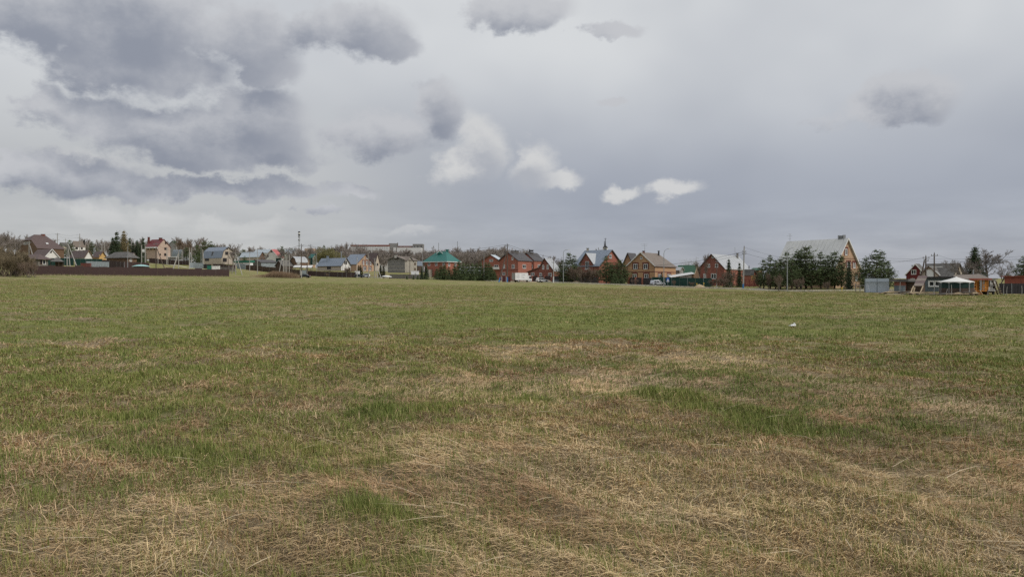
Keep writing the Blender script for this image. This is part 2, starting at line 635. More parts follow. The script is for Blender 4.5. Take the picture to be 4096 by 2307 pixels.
def blades(name, label, cat, x, y, ang, L, w, lean, bend, col, segs, lift=0.0):
    """one sheet of bent tapering blades; all arguments are arrays, one entry per blade"""
    n = len(x)
    z = ground(x, y) + lift
    d = np.stack([np.cos(ang), np.sin(ang)], -1)
    s = np.stack([-d[:, 1], d[:, 0]], -1)
    p = np.stack([x, y, z], -1)
    V = []
    th = lean * (1 - bend * .5)
    tw = RNG.uniform(-.7, .7, n)
    cur = p.copy()
    wid = {1: (1, .0), 2: (1, .8, .0), 3: (1, .95, .6, .0)}[segs]
    for q in range(segs + 1):
        if q:
            step = (L / segs)[:, None] * np.concatenate([d * np.sin(th)[:, None], np.cos(th)[:, None]], 1)
            cur = cur + step
            th = np.minimum(th + bend * lean / segs * 1.3, 1.72)
        ww = w * wid[q] * .5
        off = np.concatenate([s * ww[:, None], (ww * tw)[:, None]], 1)
        if q < segs:
            V += [cur - off, cur + off]
        else:
            V += [cur]
    k = len(V)
    verts = np.stack(V, 1).reshape(-1, 3)
    base = (np.arange(n) * k)[:, None]
    tri = []
    for q in range(segs - 1):
        a = 2 * q
        tri += [(a, a + 1, a + 3), (a, a + 3, a + 2)]
    tri.append((2 * segs - 2, 2 * segs - 1, 2 * segs))
    f = (base[:, None, :] + np.array(tri)[None, :, :]).reshape(-1, 3)
    me = bpy.data.meshes.new(name)
    me.vertices.add(len(verts))
    me.vertices.foreach_set('co', verts.astype(np.float32).ravel())
    me.loops.add(f.size)
    me.loops.foreach_set('vertex_index', f.ravel().astype(np.int32))
    me.polygons.add(len(f))
    me.polygons.foreach_set('loop_start', np.arange(0, f.size, 3, dtype=np.int32))
    ca = me.attributes.new('col', 'FLOAT_COLOR', 'POINT')
    c4 = np.concatenate([np.clip(col, 0, 1), np.ones((n, 1))], 1)
    ca.data.foreach_set('color', np.repeat(c4, k, 0).astype(np.float32).ravel())
    me.update(calc_edges=True)
    me.materials.append(M_BLADE)
    o = bpy.data.objects.new(name, me)
    COL.objects.link(o)
    return tag(o, label, cat, kind='stuff')


def grow(k_tufts, per, power, rmin, rmax, spread):
    """tufts of blades: places, kinds and colours"""
    cx, cy, r = sample_field(k_tufts, power, rmin, rmax)
    fade = np.clip((r - 9) / 12, 0, 1) if rmin > 5 else np.clip((27 - r) / 15, 0, 1)
    ok = growing(cx, cy) & (RNG.uniform(0, 1, len(cx)) < fade)      # the two stands of grass pass into one another
    cx, cy, r = cx[ok], cy[ok], r[ok]
    g = greenness(cx, cy)
    fresh = RNG.uniform(0, 1, len(cx)) < np.clip(g * .92, .14, .80)
    i = np.repeat(np.arange(len(cx)), per)
    n = len(i)
    spr = spread * np.interp(r, [3, 14, 60, 150], [1, 1.2, 2.2, 4.0])[i]
    x = cx[i] + RNG.normal(0, 1, n) * spr
    y = cy[i] + RNG.normal(0, 1, n) * spr
    tint = np.clip(fbm(cx * .5, cy * .5, 71, 3) * 1.5 - .25 + RNG.normal(0, .16, len(cx)), 0, 1)[i]
    hue = np.clip(fbm(cx * .9 + 7, cy * .9, 77, 3) * 2.4 - .7, 0, 1)[i]
    tone = RNG.uniform(0, 1, n)
    rosy, grey, gold = np.array((1.02, .86, .78)), np.array((.86, .83, .84)), np.array((1.10, 1.07, .92))
    cs = ramp(STRAW, tone) * (gold * tint[:, None] + (1 - tint)[:, None] * (rosy * hue[:, None] + grey * (1 - hue)[:, None]))
    cf = ramp(FRESH, tone) * ((1 - tint)[:, None] * np.array((.80, .88, .80)) + tint[:, None] * np.array((1.22, 1.12, 1.05)))
    cs = cs * (1 + np.clip(.30 - g, 0, .3)[i] * .7)[:, None] * np.array((1.03, 1.0, .97))
    # swathes bleached or browned along the lie of the straw
    swath = np.clip((fbm((cx * .84 + cy * .54) * 1.5, (cy * .84 - cx * .54) * .45, 91, 4) - .5) * 3.2, -1, 1)[i]
    cs = cs * (1 + .26 * swath)[:, None] * np.where(swath[:, None] < 0, np.array((1.0, .95, .92)), 1.0)
    fr = fresh[i]
    col = np.where(fr[:, None], cf, cs)
    return i, x, y, r[i], g[i], fr, col, RNG.uniform(.75, 1.3, len(cx))[i]


def build_grass():
    for nm, lab, k, per, power, r0, r1, segs in (
            ('near_grass', 'flattened straw and fresh green tufts of the near field', 39000, 22, 1.30, 3.0, 27, 2),
            ('far_grass', 'short mixed green and straw coloured turf of the far field', 68000, 9, 1.35, 9, 200, 1)):
        i, x, y, r, g, fr, col, vig = grow(k, per, power, r0, r1, .085 if segs > 1 else .07)
        n = len(x)
        loose = RNG.uniform(0, 1, n) < .10
        ang = np.where(fr | loose, RNG.uniform(0, 2 * np.pi, n), flow_at(x, y) + RNG.normal(0, .55, n))
        big = np.interp(r, [3, 12, 30, 165], [1, 1.05, 1.0, 1.0])
        L = np.where(fr, RNG.uniform(.035, .095, n) * (1 + .7 * np.clip(g - .6, 0, 1)), RNG.uniform(.04, .12, n)) * vig * big
        w = np.where(fr, .0058, .0054) * RNG.uniform(.6, 1.4, n) * np.interp(r, [3, 6, 16, 50, 165], [.52, .66, 1.9, 6.0, 15.0])
        lean = np.where(fr, RNG.uniform(.08, .85, n), np.where(loose, RNG.uniform(.5, 1.4, n), RNG.uniform(1.3, 1.68, n)))
        blades(nm, lab, 'grass', x, y, ang, L, w, lean, RNG.uniform(.2, .8, n), col, segs)
    # rough weeds along the kerb and at the foot of the long fence
    n = 11000
    line = [(x, y) for x, y in KERB]
    seg = RNG.integers(0, len(line) - 1, n)
    a, b = np.array(line)[seg], np.array(line)[seg + 1]
    p = a + (b - a) * RNG.uniform(0, 1, n)[:, None]
    side = np.where(RNG.uniform(0, 1, n) < .55, -RNG.gamma(1.5, .8, n) - .15, 5.2 + RNG.gamma(1.6, .9, n))
    lush = np.clip(fbm(p[:, 0] * .22, p[:, 1] * .22, 81, 2) * 3 - 1.05, .05, 1)
    e0, e1 = (np.array(((40 - CX) / F * 153 * DS, 153 * DS)), np.array(((917 - CX) / F * 207.5 * DS, 207.5 * DS)))
    m = 3500
    fz = e0 + (e1 - e0) * RNG.uniform(0, 1, m)[:, None] + np.stack([RNG.uniform(.1, .5, m), -RNG.gamma(1.4, .5, m) - .1], -1)
    x = np.concatenate([p[:, 0] + side * .45, fz[:, 0]])
    y = np.concatenate([p[:, 1] + side * .9, fz[:, 1]])
    L = np.concatenate([lush * RNG.uniform(.15, .75, n), RNG.uniform(.12, .6, m)])
    n += m
    col = np.where((RNG.uniform(0, 1, n) < .55)[:, None], ramp(STRAW, RNG.uniform(0, .8, n)) * .8, ramp(FRESH, RNG.uniform(0, 1, n)))
    blades('verge_weeds', 'rough dry weeds along the kerb and at the foot of the long brown fence', 'weeds', x, y, RNG.uniform(0, 6.28, n), L, RNG.uniform(.03, .08, n), RNG.uniform(.05, .7, n), RNG.uniform(0, .8, n), col, 1)
    # long loose stalks
    x, y, r = sample_field(3000, 1.35, 3.0, 45)
    keep = RNG.uniform(0, 1, len(x)) > greenness(x, y) * .75
    x, y, r = x[keep], y[keep], r[keep]
    n = len(x)
    L = RNG.uniform(.22, .62, n) * np.interp(r, [3, 45], [.9, 1.3])
    flat = RNG.uniform(0, 1, n) < .9
    lean = np.where(flat, RNG.uniform(1.25, 1.6, n), RNG.uniform(.1, .9, n))
    col = ramp(STRAW, RNG.uniform(.35, 1, n)) * RNG.uniform(.8, 1.2, n)[:, None]
    blades('straw_stalks', 'long loose straw stalks lying and leaning over the near field', 'straw', x, y,
           flow_at(x, y) + RNG.normal(0, .6, n), L, RNG.uniform(.003, .0055, n) * np.interp(r, [3, 10, 45], [.8, 1.1, 2.5]), lean, RNG.uniform(0, .3, n), col, 3, .03)


build_grass()

# ------------------------------------------------------------------ materials of the village
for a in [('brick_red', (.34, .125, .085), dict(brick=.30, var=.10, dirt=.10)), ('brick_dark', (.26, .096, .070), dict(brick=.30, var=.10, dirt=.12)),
          ('brick_orange', (.44, .265, .150), dict(brick=.30, var=.08)), ('brick_tan', (.47, .315, .205), dict(brick=.30, var=.08)),
          ('brick_trim', (.15, .045, .035), dict(brick=.30, var=.1)), ('block_grey', (.23, .22, .205), dict(brick=.6, var=.16, dirt=.3)),
          ('block_pale', (.40, .37, .31), dict(brick=.6, var=.1, dirt=.2)), ('plaster_white', (.76, .74, .70), dict(var=.05, dirt=.12)),
          ('plaster_beige', (.50, .43, .35), dict(var=.06, dirt=.12)), ('plaster_pink', (.52, .39, .31), dict(var=.06, dirt=.1)),
          ('plaster_grey', (.33, .32, .31), dict(var=.08, dirt=.25)), ('plaster_yellow', (.62, .40, .16), dict(var=.06)),
          ('wood_dark', (.085, .058, .042), dict(var=.2, dirt=.2)), ('wood_brown', (.17, .105, .065), dict(var=.2, dirt=.2)), ('wood_orange', (.50, .205, .040), dict(var=.12, dirt=.15)),
          ('wood_pale', (.50, .40, .27), dict(var=.15, dirt=.2)), ('wood_grey', (.20, .185, .17), dict(var=.22, dirt=.4, scale=.8)), ('wood_maroon', (.135, .026, .026), dict(var=.1)),
          ('roof_brown', (.125, .088, .082), dict(rough=.6, var=.08)), ('roof_taupe', (.205, .168, .140), dict(rough=.6, var=.06)), ('roof_dark', (.085, .080, .082), dict(rough=.55, var=.1)),
          ('roof_slate', (.145, .138, .130), dict(rough=.8, var=.2, dirt=.35)), ('roof_blue', (.225, .265, .325), dict(rough=.5, var=.06, metal=.1, dirt=.08)),
          ('roof_silver', (.46, .475, .49), dict(rough=.5, var=.06, metal=.1, dirt=.16)), ('roof_white', (.70, .70, .685), dict(rough=.6, var=.05, dirt=.22, scale=.35)),
          ('roof_teal', (.035, .165, .145), dict(rough=.45, var=.05)), ('roof_green', (.045, .115, .070), dict(rough=.5, var=.08)), ('roof_red', (.175, .038, .042), dict(rough=.5, var=.06)),
          ('roof_pink', (.52, .150, .145), dict(rough=.5, var=.06)), ('roof_rust', (.26, .075, .050), dict(rough=.6, var=.1)),
          ('sheet_brown', (.058, .034, .031), dict(rough=.5, var=.06)), ('sheet_wine', (.085, .022, .026), dict(rough=.5, var=.06)), ('sheet_green', (.012, .052, .042), dict(rough=.5, var=.08)),
          ('sheet_grey', (.30, .34, .36), dict(rough=.5, var=.12, metal=.2, dirt=.25)), ('sheet_slate', (.045, .040, .044), dict(rough=.5, var=.1)), ('sheet_blue', (.50, .56, .61), dict(rough=.5, var=.03)),
          ('panel_white', (.66, .65, .635), dict(var=.05, dirt=.12)), ('concrete', (.42, .40, .37), dict(var=.1, dirt=.2)), ('concrete_dark', (.20, .185, .165), dict(var=.15, dirt=.3)),
          ('kerb_stone', (.68, .63, .52), dict(var=.12)), ('asphalt', (.135, .120, .098), dict(var=.15)), ('sand', (.42, .33, .21), dict(var=.12)), ('gravel', (.15, .135, .118), dict(var=.2)),
          ('white_paint', (.78, .78, .76), dict(var=.03, rough=.4)), ('car_white', (.80, .80, .80), dict(var=.01, rough=.25, spec=.5)), ('car_silver', (.56, .59, .63), dict(var=.02, rough=.25, metal=.5)),
          ('car_dark', (.022, .026, .028), dict(var=.05, rough=.2, spec=.6)), ('rubber', (.018, .018, .018), dict(var=.05)), ('rim_metal', (.5, .5, .5), dict(metal=.7, rough=.35, var=.04)),
          ('black_plastic', (.02, .02, .02), dict(var=.05, rough=.5)), ('steel', (.34, .35, .36), dict(metal=.6, rough=.45, var=.08)), ('wire_black', (.03, .03, .032), dict(var=.02)),
          ('pole_grey', (.35, .335, .31), dict(var=.1, dirt=.2)), ('pole_dark', (.115, .088, .072), dict(var=.15, dirt=.2)), ('paint_blue', (.055, .19, .42), dict(var=.06)),
          ('tail_red', (.35, .02, .02), dict(var=.02, rough=.3)), ('awning_white', (.76, .75, .72), dict(var=.04)), ('net_green', (.015, .040, .033), dict(var=.2, dirt=.25)),
          ('panel_slate', (.125, .150, .165), dict(var=.08, dirt=.15)), ('print_grey', (.10, .11, .12), dict(var=.02)), ('sign_blue', (.02, .10, .42), dict(var=.02, rough=.4)), ('yellow_paint', (.70, .50, .08), dict(var=.05)),
          ('tarp_teal', (.34, .55, .54), dict(var=.05)), ('bin_green', (.03, .17, .12), dict(var=.1)), ('litter_white', (.82, .82, .80), dict(var=.02)),
          ('bark_grey', (.150, .125, .100), dict(var=.2)), ('bark_brown', (.110, .078, .056), dict(var=.2)), ('bark_olive', (.20, .16, .11), dict(var=.2)), ('bark_birch', (.34, .31, .28), dict(var=.2)),
          ('twig_grey', (.29, .25, .225), dict(var=.2)), ('twig_brown', (.225, .165, .125), dict(var=.2)), ('twig_olive', (.225, .180, .115), dict(var=.2)),
          ('needle_pine', (.115, .155, .062), dict(var=.35, scale=.5)), ('needle_spruce', (.080, .115, .058), dict(var=.3, scale=.5)), ('needle_young', (.120, .165, .070), dict(var=.3, scale=.5)),
          ('larch_tan', (.33, .27, .14), dict(var=.25, scale=.5)), ('willow_leaf', (.27, .25, .11), dict(var=.25, scale=.4)), ('blossom', (.36, .36, .27), dict(var=.2, scale=.4)), ('thuja', (.050, .058, .022), dict(var=.3))]:
    mat(a[0], a[1], **a[2])


def glass_mat():
    m = bpy.data.materials.new('window_glass')
    m.use_nodes = True
    b = m.node_tree.nodes['Principled BSDF']
    b.inputs['Base Color'].default_value = (.022, .025, .030, 1)
    b.inputs['Roughness'].default_value = 0.12
    b.inputs['Specular IOR Level'].default_value = 0.5
    MATS['glass'] = m


glass_mat()


# ------------------------------------------------------------------ builders: houses
def poly_with_holes(outer, holes):
    """triangles of a flat polygon with rectangular openings, all 2-D"""
    pts, edges = [], []

    def loop(lp):
        n = len(pts)
        pts.extend(Vector(p) for p in lp)
        edges.extend((n + i, n + (i + 1) % len(lp)) for i in range(len(lp)))
    loop(outer)
    for (a0, a1, z0, z1) in holes:
        loop([(a0, z0), (a1, z0), (a1, z1), (a0, z1)])
    v, e, f, *_ = delaunay_2d_cdt(pts, edges, [], 0, 1e-6)

    def inside(p):
        c = False
        n = len(outer)
        for i in range(n):
            (x1, y1), (x2, y2) = outer[i], outer[(i + 1) % n]
            if (y1 > p[1]) != (y2 > p[1]) and p[0] < (x2 - x1) * (p[1] - y1) / (y2 - y1) + x1:
                c = not c
        return c
    keep = []
    for t in f:
        c = sum((v[i] for i in t), Vector((0, 0))) / len(t)
        if inside(c) and not any(a0 < c.x < a1 and z0 < c.y < z1 for a0, a1, z0, z1 in holes):
            keep.append(tuple(t))
    return v, keep


Z = Vector((0, 0, 1))


class House:
    def __init__(s, name, label, D, xL, xC, xR, th, gable, yb=None, cat='house', group=None):
        """a block standing on a corner: near corner at column xC and distance D, walls running back to columns xL and xR"""
        th = math.radians(th)
        s.C = Vector((*XY(xC, D), 0))
        u1 = Vector((-math.cos(th), math.sin(th), 0))
        u2 = Vector((math.sin(th), math.cos(th), 0))
        kL, kR = (sx_(xL) - CX) / F, (sx_(xR) - CX) / F
        D = s.C.y
        A = (s.C.x - kL * D) / (math.cos(th) + kL * math.sin(th))
        B = (kR * D - s.C.x) / (math.sin(th) - kR * math.cos(th))
        assert 0 < A < 60 and 0 < B < 60, (name, label, A, B)
        s.g, s.l, s.W, s.L = (u1, u2, A, B) if gable == 'L' else (u2, u1, B, A)
        mid = s.C + u1 * A / 2 + u2 * B / 2
        s.zb = min(gz(s.C.x, s.C.y), gz(mid.x, mid.y)) - .3
        if yb is not None:
            s.zb = EYE - (sy_(yb) - HY) / F * D
        s.root = thing(name, (mid.x, mid.y, s.zb), label, cat, group)
        s.holes = {'G': [], 'S': []}
        s.roof = None
        s.nw = 0

    def pt(s, t, a, z):
        q = s.C + s.g * t + s.l * a
        return Vector((q.x, q.y, z))

    def z_at(s, t, a, y):
        return EYE - (sy_(y) - HY) / F * (s.C + s.g * t + s.l * a).y

    def on(s, face, x, y, off=0.0):
        """survey pixel -> (run, height) on the gable wall 'G' or the side wall 'S'; off = set back of that plane"""
        d, nrm = (s.g, s.l) if face == 'G' else (s.l, s.g)
        C = s.C + nrm * off
        k = (sx_(x) - CX) / F
        r = (k * C.y - C.x) / (d.x - k * d.y)
        return r, EYE - (sy_(y) - HY) / F * (C.y + r * d.y)

    def frame_of(s, face):
        return (s.g, -s.l) if face == 'G' else (s.l, -s.g)

    def win(s, face, x0, y0, x1, y1, style='w', mul=1, wall=None, fw=None):
        a0, z1 = s.on(face, x0, y0)
        a1, _ = s.on(face, x1, y0)
        _, z0 = s.on(face, (x0 + x1) / 2, y1)
        a0, a1 = sorted((a0, a1))
        lim = s.W if face == 'G' else s.L
        a0, a1 = max(a0, .15), min(a1, lim - .15)
        if a1 - a0 < .25 or z1 - z0 < .25:
            return
        s.holes[face].append((a0, a1, z0, z1))
        d, n = s.frame_of(face)

        def q(a, z, o=0.0):
            p = s.C + d * a + n * o
            return Vector((p.x, p.y, z))
        fw = .13 if fw is None else fw
        m = MB()
        fr = {'w': 'white_paint', 'b': 'wood_dark', 'd': 'wood_brown', 'r': 'white_paint'}[style]
        for (p, r, w, h) in ((q(a0, (z0 + z1) / 2), 0, fw, z1 - z0), (q(a1, (z0 + z1) / 2), 0, fw, z1 - z0), (q((a0 + a1) / 2, z0), 0, a1 - a0 + fw, fw), (q((a0 + a1) / 2, z1), 0, a1 - a0 + fw, fw)):
            m.box(p, (w, .12 if h > w else .106, h), d, n, Z)
        for k in range(mul):
            m.box(q(a0 + (a1 - a0) * (k + 1) / (mul + 1), (z0 + z1) / 2, -.03), (fw, .08, z1 - z0), d, n, Z)
        w = m.build('window', fr, s.root)
        MB().box(q((a0 + a1) / 2, (z0 + z1) / 2, -.09), (a1 - a0 - .01, .03, z1 - z0 - .01), d, n, Z).build('pane', 'glass', w)
        if style == 'w':
            MB().box(q((a0 + a1) / 2, z0 - .07, .06), (a1 - a0 + .2, .22, .07), d, n, Z).build('sill', 'white_paint', w)
        if wall:        # ring of darker brick round the opening
            m = MB()
            e = .42
            m.box(q(a0 - e / 2 - .05, (z0 + z1) / 2, .02), (e, .06, z1 - z0 + .3), d, n, Z)
            m.box(q(a1 + e / 2 + .05, (z0 + z1) / 2, .02), (e, .06, z1 - z0 + .3), d, n, Z)
            m.box(q((a0 + a1) / 2, z1 + .35, .025), (a1 - a0 + 2 * e + .1, .06, .45), d, n, Z)
            m.build('surround', wall, w)
        s.nw += 1
        return w

    def wins(s, face, rows, **kw):
        for r in rows:
            s.win(face, *r, **kw)

    def band(s, face, y, h, m, x0=None, x1=None, name='string_course', proud=.04):
        lim = s.W if face == 'G' else s.L
        d, n = s.frame_of(face)
        z = s.z_at(0, 0, y)
        c = s.C + d * lim / 2 + n * (proud / 2 + .002)
        return MB().box((c.x, c.y, z), (lim, proud, h), d, n, Z).build(name, m, s.root)

    def walls(s, m, ye, yr=None, prof=None, zr=None, m_side=None, cut=None, hipped=False):
        s.ze = s.z_at(0, 0, ye)
        s.zr = zr if zr is not None else (s.z_at(s.W / 2, 0, yr) if yr is not None else s.ze)
        fr = prof or ([(0, 0), (.5, 1), (1, 0)] if yr is not None else [(0, 0), (1, 0)])
        if cut:         # gable clipped for a half hip
            fr = [(0, 0), (.5 * cut, cut), (1 - .5 * cut, cut), (1, 0)]
        s.prof = [(t * s.W, s.ze + z * (s.zr - s.ze)) for t, z in fr]
        s.wall_m = m
        G = [(0, s.zb), (s.W, s.zb)] + s.prof[::-1]
        S = [(0, s.zb), (s.L, s.zb), (s.L, s.ze), (0, s.ze)]
        for key, poly, mm in (('G', G, m), ('S', S, m_side or m)):
            d, n = s.frame_of(key)
            vv, ff = poly_with_holes(poly, s.holes[key])
            mb = MB()
            mb.add([(s.C + d * v.x).to_3d().xy[:] + (v.y,) for v in vv], ff)
            for (a0, a1, z0, z1) in s.holes[key]:
                ring = [(a0, z0), (a1, z0), (a1, z1), (a0, z1)]
                o = []
                for dep in (0, -.16):
                    for (a, z) in ring:
                        p = s.C + d * a + n * dep
                        o.append((p.x, p.y, z))
                mb.add(o, [(i, (i + 1) % 4, 4 + (i + 1) % 4, 4 + i) for i in range(4)])
            mb.build('wall', mm, s.root)
        pr = [s.pt(t, s.L, z) for t, z in [(0, s.zb), (s.W, s.zb)] + ([(s.W, s.ze), (0, s.ze)] if hipped else s.prof[::-1])]
        MB().add(pr, [tuple(range(len(pr)))]).build('wall', m, s.root)
        MB().add([s.pt(s.W, 0, s.zb), s.pt(s.W, s.L, s.zb), s.pt(s.W, s.L, s.prof[-1][1]), s.pt(s.W, 0, s.prof[-1][1])], [(0, 1, 2, 3)]).build('wall', m_side or m, s.root)
        return s

    def slab(s, mb, poly, th=.14):
        mb.prism(poly, (0, 0, -th))

    def gable_roof(s, m, over=.45, eave=.5, sheets=0, hip_far=0.0, hip_near=0.0, trim=None, th=.14, near_over=None):
        mb = MB()
        pr = list(s.prof)
        no = over if near_over is None else near_over
        a0, a1 = -no, s.L + over
        planes = []
        for i in range(len(pr) - 1):
            (t0, z0), (t1, z1) = pr[i], pr[i + 1]
            ln = math.hypot(t1 - t0, z1 - z0)
            if i == 0:
                t0, z0 = t0 - (t1 - t0) / ln * eave, z0 - (z1 - z0) / ln * eave
            if i == len(pr) - 2:
                t1, z1 = t1 + (t1 - t0) / ln * eave, z1 + (z1 - z0) / ln * eave
            planes.append((t0, z0 + th, t1, z1 + th))
        top = max(z for t, z in pr)
        for (t0, z0, t1, z1) in planes:
            def edge(t, z):
                # ridge ends pull in where the roof is hipped
                r = abs(z - top - th) < 1e-4
                return (a0 + (hip_near if r else 0), a1 - (hip_far if r else 0))
            e0, e1 = edge(t0, z0), edge(t1, z1)
            s.slab(mb, [s.pt(t0, e0[0], z0), s.pt(t0, e0[1], z0), s.pt(t1, e1[1], z1), s.pt(t1, e1[0], z1)], th)
        if hip_far:
            s.slab(mb, [s.pt(planes[0][0], a1, planes[0][1]), s.pt(planes[-1][2], a1, planes[-1][3]), s.pt(s.W / 2, a1 - hip_far, top + th)], th)
        s.roof = mb.build('roof', m, s.root)
        s.planes = planes
        if sheets:      # standing-seam sheets on the slope towards the viewer
            for pi, (t0, z0, t1, z1) in enumerate(planes[:max(1, len(planes) // 2)]):
                n = max(3, int((a1 - a0) / sheets))
                wd = (a1 - a0) / n
                slope = Vector((*(s.g * (t1 - t0)).xy, z1 - z0))
                nn = s.l.cross(slope).normalized()
                if nn.z < 0:
                    nn = -nn
                sl = slope.normalized()
                for k in range(n):
                    q0 = s.pt((t0 + t1) / 2, a0 + (k + .5) * wd, (z0 + z1) / 2) + nn * (.018 + .012 * (k % 2))
                    MB().box(q0, (wd - .05, slope.length - .04, .03), s.l, sl, nn).build('roof_sheet', m, s.roof)
        if trim:
            for (t0, z0, t1, z1) in planes:
                MB().bar(s.pt(t0, a0 - .036, z0 - .1), s.pt(t1, a0 - .036, z1 - .1), .06, .24).build('barge_board', trim, s.roof)
        return s

    def cross_gable(s, x0, x1, ye, yr, m, rm, proud=.25, back=None, trim=None, over=.35):
        """a gable standing out of the side wall with its own little roof running back into the main one"""
        a0, z0 = s.on('S', x0, ye, -proud)
        a1, _ = s.on('S', x1, ye, -proud)
        am = (a0 + a1) / 2
        _, zr = s.on('S', (x0 + x1) / 2, yr, -proud)
        run = back or s.W / 2
        poly = [(a0, s.zb), (a1, s.zb), (a1, z0), (am, zr), (a0, z0)]
        mb = MB()
        mb.prism([s.pt(-proud, a, z) for a, z in poly], s.g * proud * .96)
        w = mb.build('gable_wall', m, s.root)
        mb = MB()
        for sg, ae in ((-1, min(a0, a1)), (1, max(a0, a1))):
            dx = ae - am
            e = 1 + over / abs(dx)
            s.slab(mb, [s.pt(-proud - over, am, zr + .14), s.pt(-proud - over, am + dx * e, zr + .14 - (zr - z0) * e), s.pt(run, am + dx * e, zr + .14 - (zr - z0) * e), s.pt(run, am, zr + .14)], .12)
        r = mb.build('gable_roof', rm, s.roof or s.root)
        if trim:
            for dx in (a0 - am, a1 - am):
                MB().bar(s.pt(-proud - over - .03, am, zr + .05), s.pt(-proud - over - .03, am + dx * 1.1, zr + .05 - (zr - z0) * 1.1), .06, .2).build('barge_board', trim, s.roof)
        return w

    def halfhip_roof(s, m, cut, hip, hip_far, over=.5, eave=.6, th=.15):
        (t0, z0), (t1, z1) = (0, s.ze), (s.W / 2, s.zr)
        k = eave / math.hypot(t1, z1 - z0)
        te, zz = -t1 * k, z0 - (z1 - z0) * k
        tc, zc = t1 * cut, z0 + (z1 - z0) * cut
        a0, a1 = -over, s.L + over
        mb = MB()
        for f in (lambda t: t, lambda t: s.W - t):
            s.slab(mb, [s.pt(f(te), a0, zz + th), s.pt(f(te), a1, zz + th), s.pt(f(t1), a1 - hip_far, z1 + th), s.pt(f(t1), a0 + hip, z1 + th), s.pt(f(tc), a0, zc + th)], th)
        s.slab(mb, [s.pt(tc, a0, zc + th), s.pt(s.W - tc, a0, zc + th), s.pt(t1, a0 + hip, z1 + th)], th)
        s.slab(mb, [s.pt(te, a1, zz + th), s.pt(s.W - te, a1, zz + th), s.pt(t1, a1 - hip_far, z1 + th)], th)
        s.roof = mb.build('roof', m, s.root)
        return s

    def skylight(s, x0, y0, x1, y1, m='glass', tf=.28, name='skylight'):
        """window lying in the slope towards the side wall"""
        t0, z0, t1, z1 = s.planes[0]
        slope = Vector((*(s.g * (t1 - t0)).xy, z1 - z0)).normalized()
        nn = s.l.cross(slope).normalized()
        if nn.z < 0:
            nn = -nn
        C = s.pt(t0, 0, z0)
        ray = Vector(((sx_((x0 + x1) / 2) - CX) / F, 1, -(sy_((y0 + y1) / 2) - HY) / F))
        o = Vector((0, 0, EYE))
        p = o + ray * ((C - o).dot(nn) / ray.dot(nn))
        w = abs(sx_(x1) - sx_(x0)) / F * p.y * 1.1
        h = abs(sy_(y1) - sy_(y0)) / F * p.y * 1.25
        f = MB().box(p + nn * .06, (w, h, .12), s.l, slope, nn).build(name, 'steel', s.roof)
        MB().box(p + nn * .115, (w * .82, h * .84, .03), s.l, slope, nn).build('pane', m, s.roof)

    def eave_board(s, m, over=.5):
        t0, z0 = s.planes[0][0], s.planes[0][1]
        MB().bar(s.pt(t0 - .03, -.4, z0 - .1), s.pt(t0 - .03, s.L + .4, z0 - .1), .06, .2).build('eave_board', m, s.roof)
        return s

    def hip_roof(s, m, ye, yr, over=.6, ridge=None, trim=None, th=.16):
        """eaves all round, ridge along the longer run (ridge = its length)"""
        s.ze = s.z_at(0, 0, ye)
        zr = s.z_at(s.W / 2, s.L / 2, yr)
        o = over
        r = max(0.02, abs(s.W - s.L) if ridge is None else ridge)
        c = [s.pt(-o, -o, s.ze), s.pt(s.W + o, -o, s.ze), s.pt(s.W + o, s.L + o, s.ze), s.pt(-o, s.L + o, s.ze)]
        if s.W >= s.L:
            R = [s.pt(s.W / 2 - r / 2, s.L / 2, zr), s.pt(s.W / 2 + r / 2, s.L / 2, zr)]
            polys = [[c[0], c[1], R[1], R[0]], [c[1], c[2], R[1]], [c[2], c[3], R[0], R[1]], [c[3], c[0], R[0]]]
        else:
            R = [s.pt(s.W / 2, s.L / 2 - r / 2, zr), s.pt(s.W / 2, s.L / 2 + r / 2, zr)]
            polys = [[c[0], c[1], R[0]], [c[1], c[2], R[1], R[0]], [c[2], c[3], R[1]], [c[3], c[0], R[0], R[1]]]
        mb = MB()
        for p in polys:
            s.slab(mb, p, th)
        s.roof = mb.build('roof', m, s.root)
        s.zr = zr
        if trim:
            for i in range(4):
                MB().bar(c[i] - Vector((0, 0, .14)), c[(i + 1) % 4] - Vector((0, 0, .14)), .08, .24).build('eave_board', trim, s.roof)
        return s

    def chimney(s, x0, x1, yt, tf=.5, m='brick_dark', deep=1.4, cap=True, cap_m='roof_dark', dp=None):
        C = s.C + s.g * s.W * tf
        k = (sx_((x0 + x1) / 2) - CX) / F
        a = (k * C.y - C.x) / (s.l.x - k * s.l.y)
        p = C + s.l * a
        w = abs(sx_(x1) - sx_(x0)) / F * p.y * .85
        zt = EYE - (sy_(yt) - HY) / F * p.y
        o = MB().box((p.x, p.y, zt - deep / 2), (w, dp or w, deep)).build('chimney', m, s.roof)
        if cap:
            MB().box((p.x, p.y, zt + .08), (w + .3, (dp or w) + .3, .1)).build('chimney_cap', cap_m, s.roof)
        return o

    def antenna(s, x, y0, y1, tf=.5, arms=((0, .9), (.25, 1.1))):
        C = s.C + s.g * s.W * tf
        k = (sx_(x) - CX) / F
        a = (k * C.y - C.x) / (s.l.x - k * s.l.y)
        p = C + s.l * a
        zt, zb = (EYE - (sy_(y) - HY) / F * p.y for y in (y0, y1))
        m = MB().tube([(p.x, p.y, zb - .4), (p.x, p.y, zt)], .05, 5)
        for (dz, w) in arms:
            m.bar((p.x - w * .7, p.y - .1, zt - .1 - dz * (zt - zb)), (p.x + w * .5, p.y + .1, zt - .1 - dz * (zt - zb)), .06)
        m.build('antenna', 'steel', s.roof)


